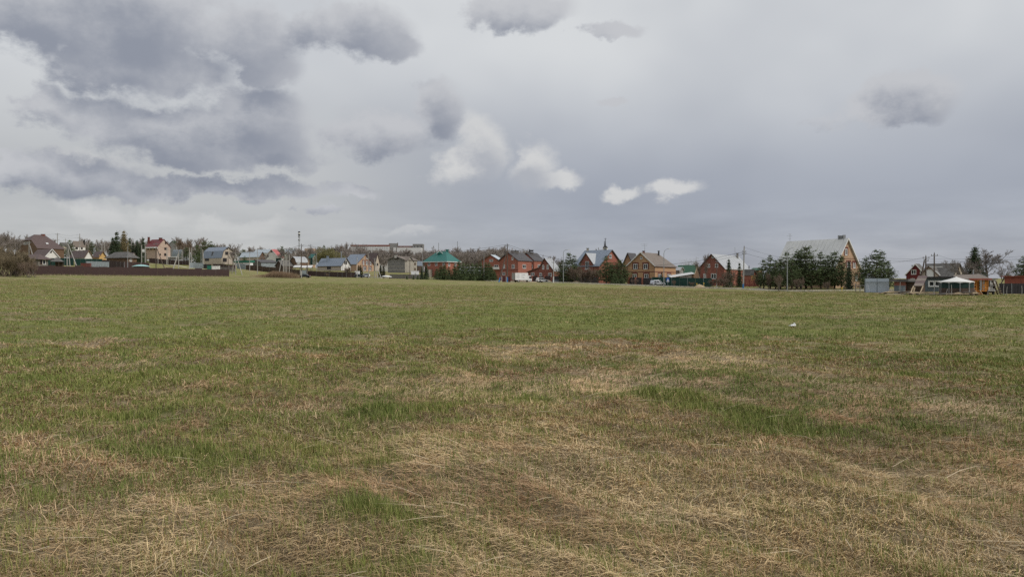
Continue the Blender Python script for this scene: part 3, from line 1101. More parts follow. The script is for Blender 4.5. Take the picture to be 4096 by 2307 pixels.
def cladding(h, face, n, m, z0, z1, name='board'):
    """horizontal boards proud of a wall"""
    d, nn = h.frame_of(face)
    lim = h.W if face == 'G' else h.L
    for k in range(n):
        z = z0 + (z1 - z0) * (k + .5) / n
        c = h.C + d * lim / 2 + nn * .02
        MB().box((c.x, c.y, z), (lim, .03, (z1 - z0) / n - .03), d, nn, Z).build(name, m, h.root)


# ------------------------------------------------------------------ builders: fences, poles, wires
_panel_cache = {}


def fence(name, label, pts, h, step, m, group=None, post='steel', ribs=8, post_w=.09, zoff=0.0, tops=None, cap=None, rib_d=.035, piece='panel'):
    """pts = [(column, distance), ...] along the ground; one child for every panel and post"""
    P2 = [Vector((*XY(x, D), 0)) for x, D in pts]
    mid = P2[len(P2) // 2]
    root = thing(name, (mid.x, mid.y, gz(mid.x, mid.y)), label, 'fence', group)
    idx = 0
    for a, b in zip(P2[:-1], P2[1:]):
        L = (b - a).length
        n = max(1, round(L / step))
        d = (b - a) / n
        dn = d.normalized()
        w = d.length
        for k in range(n):
            p = a + d * k
            q = p + d
            hh = h if tops is None else h + tops[idx % len(tops)]
            idx += 1
            key = (round(w, 2), round(hh, 2), m, ribs)
            if key not in _panel_cache:
                nb = ribs * 4
                vs, fs = [], []
                for i in range(nb + 1):
                    o = rib_d if (i % 4) in (1, 2) else 0
                    x = (i / nb) * (w - .04) + .02
                    vs += [(x, -o, 0), (x, -o, hh), (x, .03 - o, hh), (x, .03 - o, 0)]
                for i in range(nb):
                    j = i * 4
                    fs += [(j, j + 4, j + 5, j + 1), (j + 1, j + 5, j + 6, j + 2), (j + 2, j + 6, j + 7, j + 3)]
                me = bpy.data.meshes.new(piece)
                me.from_pydata(vs, [], fs)
                me.materials.append(MATS[m])
                _panel_cache[key] = me
            o = bpy.data.objects.new(piece, _panel_cache[key])
            COL.objects.link(o)
            o.parent = root
            zz = min(gz(p.x, p.y), gz(q.x, q.y)) - .03 + zoff
            o.location = Vector((p.x, p.y, zz)) - ROOTS[root]
            o.rotation_euler = (0, 0, math.atan2(dn.y, dn.x))
            if post and (k == 0 or post_w > .2 or k % 2 == 0 or k == n - 1):
                key = ('post', post, round(h, 2), post_w)
                if key not in _panel_cache:
                    mb = MB().box((0, .02, h / 2 + .02), (post_w, post_w, h + .04 + (.15 if post_w > .2 else 0)))
                    me = bpy.data.meshes.new('post')
                    me.from_pydata(mb.v, [], mb.f)
                    me.materials.append(MATS[post])
                    _panel_cache[key] = me
                o = bpy.data.objects.new('post', _panel_cache[key])
                COL.objects.link(o)
                o.parent = root
                o.location = Vector((p.x, p.y, zz)) - ROOTS[root]
                o.rotation_euler = (0, 0, math.atan2(dn.y, dn.x))
    return root


def pole(label, x, yt, D, m='pole_grey', r=.15, struts=(), arms=(), base=None, name='utility_pole', group='utility poles', insul=True, lean=0, zb=None):
    X, Y = XY(x, D)
    z0 = gz(X, Y) if zb is None else P(x, zb, D).z
    zt = P(x, yt, D).z
    root = thing(name, (X, Y, z0), label, 'pole', group)
    top = Vector((X + lean, Y, zt))
    MB().tube([(X, Y, z0 - .3), top], [r * 1.15, r * .8], 8).build('shaft', m, root)
    if base:
        q = Vector((X, Y, z0)).lerp(top, min(1, base[1] / (zt - z0)))
        MB().tube([(X, Y, z0 - .05), q], [r * 1.15 + .012, r * 1.12 + .012], 8).build('painted_base', base[0], root)
    for (xs, ys, Ds, xt, yt2) in struts:
        X2, Y2 = XY(xs, Ds)
        a = Vector((X2, Y2, gz(X2, Y2) - .2))
        b = P(xt, yt2, D)
        MB().tube([a, b], [r * 1.1, r * .8], 7).build('strut', m, root)
        if base:
            MB().tube([a, a.lerp(b, .16)], [r * 1.1 + .012, r * 1.08 + .012], 7).build('painted_base', base[0], root)
    for (dz, w) in arms:
        c = Vector((X + lean, Y - .1, zt - dz))
        MB().bar(c - Vector((w / 2, 0, 0)), c + Vector((w / 2, 0, 0)), .12).build('crossarm', 'steel', root)
        if insul:
            for sgn in (-1, 1):
                MB().lathe(c + Vector((sgn * w * .45, 0, .05)), [(.05, 0), (.09, .08), (.05, .16), (.08, .24), (.02, .3)], 6).build('insulator', 'pole_dark', root)
    if insul:
        MB().lathe(top, [(.08, -.05), (.12, .1), (.05, .2), (.1, .3), (.02, .42)], 6).build('insulator', 'pole_dark', root)
    return root, top


def lamp(label, x, yt, D, arm=1.5, rise=None, m='steel', r=.10, group='street lamps along the road', drop=1.0):
    X, Y = XY(x, D)
    z0 = gz(X, Y)
    zt = P(x, yt, D).z
    root = thing('street_lamp', (X, Y, z0), label, 'street lamp', group)
    MB().tube([(X, Y, z0 - .2), (X, Y, zt - drop)], [r * 1.3, r * .8], 8).build('post', m, root)
    pts = [Vector((X, Y, zt - drop))]
    for k in range(1, 6):
        a = k / 5
        pts.append(Vector((X + arm * a ** 1.4, Y - .25 * a, zt - drop + (drop - .1) * math.sin(a * math.pi / 2) ** .8)))
    MB().tube(pts, r * .6, 6).build('arm', m, root)
    e = pts[-1]
    s = 1 if arm > 0 else -1
    h = MB()
    h.prism([e + Vector((-.1 * s, -.12, .02)), e + Vector((.55 * s, -.14, .08)), e + Vector((.65 * s, -.1, .0)), e + Vector((.1 * s, -.12, -.09))], (0, .26, 0))
    h.build('lamp_head', 'white_paint', root)
    return root


WIRES = []


def wire(a, b, sag, label, r=.035, group='overhead wires'):
    a, b = Vector(a), Vector(b)
    pts = [a.lerp(b, k / 12) - Vector((0, 0, sag * 4 * (k / 12) * (1 - k / 12))) for k in range(13)]
    o = MB().tube(pts, r * .62, 4, False).build('overhead_wire', 'wire_black')
    return tag(o, label, 'wire', group)

# ------------------------------------------------------------------ builders: trees (unit height, scaled where they stand)
def grow_bare(seed, levels=4, spread=.55, kids=(6, 9), up=.25, trunk=.36, twig=.0022, lean=.0, multi=1, crook=.18, rad=.018):
    r = random.Random(seed)
    wood, twigs = MB(), MB()

    def limb(p, d, L, rr, lv):
        n = 4 if lv < 2 else 3 if lv < levels - 1 else 2
        pts, rs = [p.copy()], [rr]
        for k in range(n):
            d = (d + Vector((r.gauss(0, crook), r.gauss(0, crook), r.gauss(0, crook * .6) + up * .12))).normalized()
            p = p + d * L / n
            pts.append(p.copy())
            rs.append(max(twig, rr * (1 - .62 * (k + 1) / n)))
        if lv >= levels - 1:
            for a, b, w in zip(pts[:-1], pts[1:], rs):
                s = (b - a).cross(Vector((r.gauss(0, 1), r.gauss(0, 1), r.gauss(0, 1)))).normalized() * max(twig, w)
                twigs.add([a - s, a + s, b + s * .4], [(0, 1, 2)])
        elif lv == 0:
            wood.tube(pts, rs, 7)
        else:
            (wood if lv == 1 else twigs).tube(pts, rs, 3, False)
        if lv >= levels:
            return
        m = r.randint(*kids) if lv else r.randint(kids[0] + 2, kids[1] + 3)
        for k in range(m):
            f = r.uniform(.38 if lv == 0 else .15, 1.0)
            i = min(int(f * n), n - 1)
            q = pts[i].lerp(pts[i + 1], f * n - i)
            ax = Vector((r.gauss(0, 1), r.gauss(0, 1), r.gauss(0, 1)))
            nd = (d + ax.normalized() * spread * 1.5 + Vector((0, 0, up))).normalized()
            limb(q, nd, L * r.uniform(.42, .68) * (1.12 - .35 * f), max(twig, rs[i] * .55), lv + 1)
    for k in range(multi):
        a = r.uniform(0, 6.28)
        d = Vector((lean + (.45 * math.cos(a) if multi > 1 else 0), .45 * math.sin(a) if multi > 1 else 0, 1)).normalized()
        limb(Vector((r.gauss(0, .015), r.gauss(0, .015), -.02)), d, trunk * r.uniform(.85, 1.1) * (1.4 if multi == 1 else 1), rad, 0)
    zs = max(v[2] for v in twigs.v)
    for b in (wood, twigs):
        b.v = [(x / zs, y / zs, z / zs) for x, y, z in b.v]
    return wood, twigs


def tuft(mb, p, s, r, n=3, flat=.5):
    for k in range(n):
        a = Vector((r.gauss(0, 1), r.gauss(0, 1), r.gauss(0, flat))).normalized()
        b = a.cross(Vector((r.gauss(0, 1), r.gauss(0, 1), r.gauss(0, 1)))).normalized()
        c = p + Vector((r.gauss(0, .4), r.gauss(0, .4), r.gauss(0, .3))) * s
        L = s * r.uniform(.7, 1.5)
        w = s * r.uniform(.28, .6)
        mb.add([c - a * L * .5 - b * w * .3, c + b * w * .5, c + a * L * .6, c - b * w * .5], [(0, 1, 2, 3)])


def grow_conifer(seed, kind='pine', R=.24, whorls=17, tuft_s=.028):
    r = random.Random(seed)
    wood, crown = MB(), MB()
    wob = [Vector((r.gauss(0, .006) * k, r.gauss(0, .006) * k, k / 8)) for k in range(9)]
    wood.tube(wob, [.020 * (1 - .93 * k / 8) + .0008 for k in range(9)], 7)
    z0 = .05 if kind in ('spruce', 'young') else .10
    for w in range(whorls):
        h = z0 + (1 - z0) * (w + r.uniform(-.3, .3)) / whorls
        h = min(max(h, z0), .985)
        if kind == 'spruce':
            ext = R * (1 - h) ** .82 + .010
            droop, n = -.32, 9
        elif kind == 'young':
            ext = R * (1 - h) ** .9 + .02
            droop, n = .05, 7
        else:
            ext = R * (1.04 - .93 * max(0, (h - .22) / .78) ** 1.15) * (.70 + .30 * min(1, h / .25))
            ext *= r.uniform(.62, 1.22)
            droop, n = .18 + .45 * h, 7
        for k in range(n):
            a = 2 * math.pi * (k + r.uniform(-.35, .35)) / n + w
            L = ext * r.uniform(.6, 1.22)
            d = Vector((math.cos(a), math.sin(a), droop))
            base = Vector((0, 0, h * .985))
            tip = base + d * L
            wood.tube([base, tip], [.005 * (1 - h) + .0016, .0008], 3, False)
            m = max(3, int(L / (tuft_s * (.52 if kind == 'pine' else .40))))
            for q in range(m):
                f = (q + r.uniform(.2, .9)) / m
                if kind == 'pine' and f < .22:
                    continue
                p = base.lerp(tip, f) + Vector((r.gauss(0, 1), r.gauss(0, 1), r.gauss(0, .8))) * L * .13
                if kind == 'spruce':
                    p.z -= .10 * L * f * f
                tuft(crown, p, tuft_s * r.uniform(.85, 1.5), r, 3, .35 if kind == 'spruce' else .7)
    for q in range(10):
        tuft(crown, Vector((r.gauss(0, .008), r.gauss(0, .008), .93 + .007 * q)), tuft_s * .55, r, 2, 1.6)
    return wood, crown


def grow_leafy(seed, R=.5, blobs=12, n=1500, s=.018):
    """dome of fine hanging shoots (willow) or blossom"""
    r = random.Random(seed)
    wood, tw = grow_bare(seed, 3, .7, (5, 7), .2)
    crown = MB()
    crown.v, crown.f = list(tw.v), list(tw.f)
    cs = [(Vector((r.uniform(-R, R) * .7, r.uniform(-R, R) * .5, r.uniform(.42, .86))), r.uniform(.12, .24)) for k in range(blobs)]
    for k in range(n):
        c, rr = r.choice(cs)
        d = Vector((r.gauss(0, 1), r.gauss(0, 1), r.gauss(0, 1))).normalized() * rr * r.uniform(.6, 1.05)
        tuft(crown, c + d, s, r, 2, 1.2)
    return wood, crown


TREES = {}


def variant(key, wood, crown, wm, cm, sm=False):
    def mk(nm, b, m):
        me = bpy.data.meshes.new(nm)
        me.from_pydata([tuple(v) for v in b.v], [], b.f)
        me.materials.append(MATS[m])
        return me
    TREES[key] = (mk('trunk', wood, wm), mk('crown', crown, cm))


for k in range(4):
    variant(f'pine{k}', *grow_conifer(20 + k, 'pine', .26 + .025 * k, 13), 'bark_brown', 'needle_pine')
for k in range(3):
    variant(f'spruce{k}', *grow_conifer(30 + k, 'spruce', .19 + .02 * k, 22, .024), 'bark_brown', 'needle_spruce')
for k in range(2):
    variant(f'young{k}', *grow_conifer(40 + k, 'young', .34, 14, .034), 'bark_brown', 'needle_young')
variant('larch0', *grow_conifer(50, 'spruce', .25, 24, .022), 'bark_grey', 'larch_tan')
variant('thuja0', *grow_conifer(52, 'young', .20, 18, .034), 'bark_brown', 'thuja')
for k in range(3):
    variant(f'bare{k}', *grow_bare(60 + k, 4, .50, (5, 7), .35, twig=.0028), 'bark_grey', 'twig_grey')
for k in range(2):
    variant(f'birch{k}', *grow_bare(70 + k, 4, .40, (5, 7), .55, .45, rad=.012), 'bark_birch', 'twig_brown')
for k in range(3):
    variant(f'shrub{k}', *grow_bare(80 + k, 3, .45, (6, 9), .5, .55, multi=7, twig=.0045, rad=.014), 'bark_olive', 'twig_olive')
for k in range(2):
    variant(f'bush{k}', *grow_bare(90 + k, 3, .55, (6, 8), .35, .50, multi=4, twig=.0040, rad=.016), 'bark_grey', 'twig_brown')
variant('willow0', *grow_leafy(95, .55, 22, 7000, .026), 'bark_brown', 'willow_leaf')
for k in range(3):
    variant(f'far{k}', *grow_bare(110 + k, 3, .42, (7, 10), .55, .42, twig=.0050, rad=.014), 'bark_grey', 'twig_grey')
variant('broad0', *grow_bare(120, 4, .60, (6, 8), .22, .34, twig=.0030, rad=.022), 'bark_grey', 'twig_grey')
variant('bloom0', *grow_leafy(97, .42, 9, 700, .014), 'bark_grey', 'blossom')


def tree(key, label, x, yt, D, w=None, name=None, group=None, rz=None, cat=None, zb=None):
    """w = crown width as a share of the natural one"""
    X, Y = XY(x, D)
    z0 = gz(X, Y) - .05 if zb is None else zb
    H = P(x, yt, D).z - z0
    kind = key.rstrip('0123456789')
    nm = name or {'pine': 'pine_tree', 'spruce': 'spruce_tree', 'young': 'young_pine', 'larch': 'larch_tree', 'thuja': 'thuja', 'bare': 'bare_tree', 'broad': 'bare_tree', 'birch': 'birch_tree',
                  'shrub': 'bare_shrub', 'bush': 'bare_shrub', 'willow': 'willow_tree', 'bloom': 'blossoming_tree'}[kind]
    root = bpy.data.objects.new(nm, None)
    COL.objects.link(root)
    root.location = (X, Y, z0)
    s = H * (w or 1)
    root.scale = (s, s, H)
    root.rotation_euler = (0, 0, random.uniform(0, 6.28) if rz is None else rz)
    tag(root, label, cat or ('shrub' if kind in ('shrub', 'bush', 'thuja') else 'tree'), group)
    for me in TREES[key]:
        o = bpy.data.objects.new(me.name.split('.')[0], me)
        COL.objects.link(o)
        o.parent = root
    return root


def wood_mass(name, label, keys, spots, twist=3):
    """a far wood that reads as one mass"""
    V, Fc, n = [], [], 0
    rg = random.Random(twist)
    for (X, Y, H) in spots:
        me = TREES[rg.choice(keys)][1]
        co = np.empty(len(me.vertices) * 3, np.float32)
        me.vertices.foreach_get('co', co)
        co = co.reshape(-1, 3)
        a = rg.uniform(0, 6.28)
        w = H * rg.uniform(.8, 1.3)
        R2 = np.array([[math.cos(a), -math.sin(a)], [math.sin(a), math.cos(a)]])
        c = np.concatenate([co[:, :2] @ R2.T * w, co[:, 2:] * H], 1) + np.array([X, Y, gz(X, Y) - .2])
        V.append(c)
        Fc += [tuple(i + n for i in p.vertices) for p in me.polygons]
        n += len(c)
    V = np.concatenate(V)
    me = bpy.data.meshes.new(name)
    me.from_pydata(V.tolist(), [], Fc)
    me.materials.append(MATS['twig_grey'])
    me.update()
    o = bpy.data.objects.new(name, me)
    COL.objects.link(o)
    return tag(o, label, 'woodland', kind='stuff')


# ------------------------------------------------------------------ builders: vehicles
def place(root, loc, yaw):
    root.location = loc
    root.rotation_euler = (0, 0, yaw)
    ROOTS[root] = Vector((0, 0, 0))


def wheel(root, x, y, r, w=.22):
    s = 1 if y > 0 else -1
    vs, fs = [], []
    prof = [(r * .62, 0), (r * .95, 0), (r, .05), (r, w - .05), (r * .95, w), (0.01, w)]
    n = 14
    for (rr, o) in prof:
        for k in range(n):
            a = 2 * math.pi * k / n
            vs.append((x + rr * math.cos(a), y - s * o, r + rr * math.sin(a)))
    for i in range(len(prof) - 1):
        for k in range(n):
            fs.append((i * n + k, i * n + (k + 1) % n, (i + 1) * n + (k + 1) % n, (i + 1) * n + k))
    wl = mesh_obj('wheel', vs, fs, 'rubber', root)
    vs = [(x, y - s * .03, r)] + [(x + r * .62 * math.cos(2 * math.pi * k / n), y - s * .012, r + r * .62 * math.sin(2 * math.pi * k / n)) for k in range(n)]
    mesh_obj('rim', vs, [(0, 1 + k, 1 + (k + 1) % n) for k in range(n)], 'rim_metal', wl)


def car(label, x, D, yaw, paint, L=4.4, W=1.82, H=1.68, kind='suv', name='parked_car', zoff=0.0):
    X, Y = XY(x, D)
    root = bpy.data.objects.new(name, None)
    COL.objects.link(root)
    tag(root, label, 'car')
    place(root, (X, Y, gz(X, Y) + zoff), yaw)
    g = .34
    if kind == 'suv':
        st = [(-.50, .42, .86, .86), (-.485, g, .95, .97), (-.46, g, .98, 1.50), (-.40, g, 1.0, H - .03), (-.05, g, .98, H), (.06, g, .97, H - .06), (.20, g, .98, .99), (.40, g, .90, .91), (.475, g, .80, .81), (.50, .42, .62, .63)]
    elif kind == 'sedan':
        st = [(-.50, .42, .80, .80), (-.47, g, .92, .93), (-.33, g, .93, .95), (-.19, g, .92, H - .06), (0, g, .90, H), (.08, g, .89, H - .05), (.24, g, .88, .89), (.42, g, .80, .81), (.48, g, .68, .69), (.50, .42, .55, .56)]
    vs, fs = [], []
    for (u, zb, zbelt, zr) in st:
        e = 1 - max(0, abs(u) - .36) * 1.1
        hw = W / 2 * e
        hr = hw * (.80 if zr > zbelt + .1 else .97)
        vs += [(u * L, s * q, z) for s in (1, -1) for q, z in ((hw * .94, zb), (hw, zb + .18), (hw * .99, zbelt), (hr, zr))]
    for i in range(len(st) - 1):
        a, b = i * 8, (i + 1) * 8
        for k in range(3):
            fs.append((a + k, b + k, b + k + 1, a + k + 1))
            fs.append((a + 4 + k + 1, b + 4 + k + 1, b + 4 + k, a + 4 + k))
        fs.append((a + 3, b + 3, b + 7, a + 7))
        fs.append((a + 4, b + 4, b, a))
    fs += [(0, 1, 2, 3, 7, 6, 5, 4), tuple((len(st) - 1) * 8 + k for k in (4, 5, 6, 7, 3, 2, 1, 0))]
    mesh_obj('body', vs, fs, paint, root)
    # glass: sides, windscreen, rear

    def quad(nm, pts, m='glass', par=root):
        c = sum((Vector(p) for p in pts), Vector()) / len(pts)
        return mesh_obj(nm, [Vector(p) for p in pts], [tuple(range(len(pts)))], m, par)
    if kind == 'suv':
        cab = [(-.44, -.40), (-.38, -.20), (-.185, .0), (.015, .165)]
        xr0, xr1, wx = -.475, -.415, (.065, .195)
    else:
        cab = [(-.29, -.19), (-.175, -.02), (-.005, .19)]
        xr0, xr1, wx = -.33, -.20, (.085, .235)
    hb, ht = W / 2 * 1.0, W / 2 * .83
    for s in (1, -1):
        for j, (a, b) in enumerate(cab):
            zt = H - .13
            lo = 1.02 if kind == 'suv' else .95
            ta, tb = a + (.03 if j == 0 else 0), b - (.10 if j == len(cab) - 1 else 0)
            pts = [(a * L, s * hb * .985, lo), (b * L, s * hb * .985, lo), (tb * L, s * (ht + .025), zt), (ta * L, s * (ht + .025), zt)]
            quad('side_window', pts)
        wheel(root, -.30 * L, s * W / 2 * 1.01, .35)
        wheel(root, .31 * L, s * W / 2 * 1.01, .35)
        MB().box((.02 * L, s * W / 2, .38), (L * .42, .05, .12)).build('side_skirt', 'black_plastic', root)
        MB().box((.17 * L, s * (W / 2 + .09), 1.05), (.16, .2, .14)).build('mirror', paint, root)
        MB().box((-.488 * L, s * W * .36, .92), (.06, .22, .30)).build('tail_light', 'tail_red', root)
        MB().box((.475 * L, s * W * .33, .70), (.10, .34, .15)).build('headlight', 'white_paint', root)
        for u in (-.30, .31):
            n = 10
            ar = [(u * L + .47 * math.cos(math.pi * k / n), s * (W / 2 + .006), .34 + .47 * math.sin(math.pi * k / n)) for k in range(n + 1)]
            mesh_obj('wheel_arch', ar, [tuple(range(n + 1))], 'black_plastic', root)
    zt = H - .10
    quad('windscreen', [(wx[1] * L + .02, -hb * .86, .98), (wx[1] * L + .02, hb * .86, .98), (wx[0] * L + .05, ht * .9, zt), (wx[0] * L + .05, -ht * .9, zt)])
    quad('rear_window', [(xr0 * L - .012, -hb * .80, 1.04), (xr0 * L - .012, hb * .80, 1.04), (xr1 * L - .045, ht * .86, zt), (xr1 * L - .045, -ht * .86, zt)])
    MB().box((-.492 * L, 0, .46), (.12, W * .86, .2)).build('rear_bumper', 'black_plastic', root)
    MB().box((-.503 * L, 0, .80), (.03, .5, .12)).build('number_plate', 'white_paint', root)
    return root

# ------------------------------------------------------------------ the road
def strip(name, mid, width, m, lift, label=None, kind='structure', off=0.0, h=0.0):
    """a ribbon laid on the ground along a line of points; h > 0 makes it a raised kerb"""
    pts = []
    for (a, b) in zip(mid[:-1], mid[1:]):
        n = max(2, int(math.dist(a, b) / 4))
        pts += [(a[0] + (b[0] - a[0]) * k / n, a[1] + (b[1] - a[1]) * k / n) for k in range(n)]
    pts.append(mid[-1])
    vs, fs = [], []
    for i, p in enumerate(pts):
        q0, q1 = pts[max(i - 1, 0)], pts[min(i + 1, len(pts) - 1)]
        d = Vector((q1[0] - q0[0], q1[1] - q0[1])).normalized()
        nrm = Vector((-d.y, d.x))
        if nrm.y < 0:
            nrm = -nrm
        for w in (0, width):
            x, y = p[0] + nrm.x * (off + w), p[1] + nrm.y * (off + w)
            z = gz(x, y) + lift
            vs += [(x, y, z + h), (x, y, z - .3)]
    for i in range(len(pts) - 1):
        a, b = i * 4, i * 4 + 4
        fs += [(a, b, b + 2, a + 2), (a, a + 1, b + 1, b), (a + 2, b + 2, b + 3, a + 3)]
    o = mesh_obj(name, vs, fs, m)
    return tag(o, label, name, kind=kind)


full()
strip('road', KERB, 4.2, 'asphalt', .02, 'grey-brown village road running past the fences', off=.5)
strip('kerb', KERB, .5, 'kerb_stone', .0, 'pale stone kerb along the near edge of the road', h=.34)
strip('far_kerb', KERB, .22, 'kerb_stone', .0, 'pale stone kerb along the far edge of the road', off=4.5, h=.12)
strip('track', [((a - CX) / F * D, D) for a, D in ((3240, 196), (3330, 176), (3480, 160))], 5.0, 'gravel', .05, 'grey gravel track joining the road before the pines')
strip('lane', [((a - CX) / F * D * DS, D * DS) for a, D in ((560, 318), (720, 290), (830, 268), (905, 262))], 1.1, 'kerb_stone', .06, 'pale sandy lane climbing between the left fences')

# ------------------------------------------------------------------ left end of the village
win(0, 880)
h = House('house', 'large dark timber house with a brown half-hipped roof, far left', 300, 385, 760, 1290, 35, 'L', 760)
h.wins('G', [(475, 440, 500, 490), (510, 440, 530, 490), (545, 440, 565, 490), (580, 440, 600, 490)], style='w', mul=0)
h.walls('wood_brown', 560, 292, cut=.57, hipped=True)
h.halfhip_roof('roof_brown', .57, 3.2, h.L * .42)
h.planes = [(0, h.ze + .15, h.W / 2, h.zr + .15)]
h.chimney(835, 900, 290, m='brick_dark')
h.skylight(925, 455, 972, 492, 'white_paint')

h = House('house', 'small house with white gable and little attic window behind the green fence', 250, 620, 890, 1185, 30, 'R', 800)
h.win('G', 1005, 610, 1040, 660, 'b', 0)
h.walls('plaster_white', 745, 588)
h.gable_roof('roof_brown', trim='white_paint')

h = House('outbuilding', 'low brown-roofed outbuilding with pale doors behind the brown fence', 192, 335, 770, 968, 20, 'R', 930)
h.win('G', 805, 800, 850, 890, 'd', 0)
h.win('G', 858, 800, 915, 890, 'w', 0)
h.walls('concrete_dark', 785)
h.hip_roof('roof_brown', 785, 692, 1.0)

h = House('house', 'brown-roofed cottage with a cream gable, left of the yellow gable', 248, 1400, 1700, 1862, 35, 'R', 800)
h.walls('plaster_white', 745, 612)
h.gable_roof('roof_brown', trim='wood_brown')
h = House('house', 'brown-roofed cottage with a yellow boarded gable', 258, 1862, 1992, 2138, 35, 'R', 800)
h.walls('plaster_yellow', 738, 636)
h.gable_roof('roof_brown', trim='wood_brown')
h.chimney(1882, 1896, 562, .5, 'steel', 2.2, False)
cladding(h, 'G', 4, 'plaster_yellow', h.ze, h.ze + (h.zr - h.ze) * .35)
h = House('bungalow', 'long bungalow with grey hipped roof behind brown fence', 226, 2150, 2560, 2752, 28, 'R', 900)
h.win('G', 2610, 790, 2650, 830, 'w')
h.walls('wood_brown', 755)
h.hip_roof('roof_slate', 755, 642, .8)
h = House('cottage', 'small cottage with cream gable peeping over the grey bungalow', 262, 2560, 2640, 2750, 35, 'R', 820)
h.walls('plaster_white', 745, 660)
h.gable_roof('roof_brown')
h = House('house', 'white-walled house with brown roof and black flue on the left hill', 365, 1455, 1500, 1718, 24, 'L', 640)
h.wins('S', [(1520, 545, 1565, 590), (1630, 540, 1662, 592)], style='b')
h.walls('plaster_white', 528, 425)
h.gable_roof('roof_taupe')
h.chimney(1680, 1706, 408, .3, 'black_plastic', 4.5, False)
h = House('house', 'little grey house half hidden by a pine on the left hill', 375, 1205, 1228, 1336, 22, 'L', 640)
h.walls('plaster_beige', 515, 455)
h.gable_roof('roof_slate')

# barbecue hut
X, Y = XY(1150, 214)
t = thing('barbecue_hut', (X, Y, gz(X, Y)), 'grey tent-roofed barbecue hut before the green fence', 'hut')
zt = P(1150, 752, 214).z
zr_ = P(1150, 832, 214).z
for sx in (-1, 1):
    for sy in (-1, 1):
        MB().bar((X + sx * 1.4, Y + sy * 1.4, gz(X, Y) - .2), (X + sx * 1.4, Y + sy * 1.4, zr_), .16).build('post', 'wood_dark', t)
MB().lathe((X, Y, zr_), [(2.4, -.1), (2.2, 0), (.55, (zt - zr_) * .85), (.35, zt - zr_)], 8).build('roof', 'roof_slate', t)
MB().box((X, Y + 1.2, (gz(X, Y) + zr_) / 2), (2.6, .1, zr_ - gz(X, Y))).build('back_wall', 'wood_dark', t)

fence('green_fence', 'dark green sheet fence below the white gable', [(940, 238), (1300, 237), (1485, 236)], 2.9, 2.6, 'sheet_green', 'green sheet fences')
fence('green_fence', 'dark green sheet fence below the cream and yellow gables', [(1510, 236), (2060, 234)], 2.6, 2.6, 'sheet_green', 'green sheet fences')
fence('metal_fence', 'bare grey sheet fence beside the rusty brick pile', [(1740, 214), (2195, 216)], 2.7, 2.3, 'sheet_grey', 'grey sheet fences')
fence('brown_fence', 'brown sheet fence before the grey bungalow', [(2055, 225), (2500, 218), (3005, 222)], 2.9, 2.5, 'sheet_brown', 'brown sheet fences')
X, Y = XY(1732, 205)
t = thing('brick_pile', (X, Y, gz(X, Y)), 'stack of dark red bricks behind the long brown fence', 'bricks')
for k in range(4):
    for j in range(3):
        MB().box((X - 1.2 + k * .8, Y, gz(X, Y) + 1.35 + j * .42), (.76, .9, .38)).build('brick_pack', 'brick_trim', t)
MB().box((X, Y, gz(X, Y) + .55), (3.3, 1.1, 1.1)).build('pallet', 'wood_dark', t)

full()
fence('long_brown_fence', 'long dark brown sheet fence along the left edge of the field', [(40, 153), (300, 170), (600, 189), (917, 207.5)], 2.50, 2.6, 'sheet_brown', None, 'wood_dark',
      tops=[.02, .0, .07, -.06, -.02, .16, -.10, -.09, -.10, .22, -.08, -.06, .02, -.04, .05, -.03])

win(0, 880)
T = {}
_, T['a1'] = pole('concrete pole with one slanting strut among the shrubs, far left', 585, 425, 200, struts=[(742, 0, 198, 603, 520)], arms=((.4, 1.6),))
_, T['a2'] = pole('grey pole with two slanting struts before the green fence', 1350, 478, 218, struts=[(1412, 0, 218, 1368, 505), (1562, 0, 214, 1372, 490)], r=.17)
_, T['a3'] = pole('power pole rising behind the big brown roof', 1155, 272, 335, arms=((.5, 2.2), (3.6, 2.2)), r=.22)
_, T['a4'] = pole('power pole rising before the white-walled hill house', 1605, 285, 330, arms=((2.2, 2.2),), r=.22)
_, T['a5'] = pole('distant power pole with crossarm beside the hill pine', 1320, 375, 420, arms=((.8, 2.8),), r=.2, insul=False)
pole('pale lamp post without arm right of the hill pines', 1770, 478, 372, r=.14, insul=False)
pole('pale post between two dark hill pines', 1840, 425, 372, r=.14, insul=False)
pole('power pole with crossarm before the big spruce', 2105, 418, 340, arms=((.6, 2.2),), r=.2)
pole('forked pole beside the bare trees on the left hill', 2052, 455, 345, r=.18, struts=[(2030, 0, 345, 2050, 480)])

# ------------------------------------------------------------------ pink house and blue mansard
win(480, 880)
h = House('house', 'tall pink house with dark red roof', 325, 512, 745, 1014, 33, 'R', 790)
h.wins('G', [(905, 440, 932, 485), (893, 555, 942, 600), (890, 672, 940, 722), (800, 675, 820, 712)], style='b')
h.wins('S', [(550, 558, 578, 596), (612, 558, 640, 596), (680, 558, 704, 596)], style='b')
h.walls('plaster_pink', 540, 388)
h.gable_roof('roof_red')
h.chimney(560, 598, 348, .3, 'brick_trim', 5)
h.chimney(788, 846, 362, .5, 'brick_trim')
c = h.pt(-.8, h.L * .48, h.z_at(0, 0, 553))
MB().box(c, (h.L * 1.02, 1.9, .7), h.l, h.g, Z).build('canopy', 'white_paint', h.root)
h = House('house', 'green-gabled house far behind, right of the pink house', 470, 985, 1128, 1190, 26, 'L', 760)
h.walls('plaster_grey', 492, 422)
h.gable_roof('roof_green')
h = House('hangar', 'grey rounded metal hangar behind the brown fence', 345, 1058, 1215, 1272, 30, 'R', 800)
h.walls('plaster_grey', 740, 600, prof=[(0, 0), (.05, .45), (.2, .8), (.5, 1), (.8, .8), (.95, .45), (1, 0)])
h.gable_roof('sheet_grey', eave=.1)
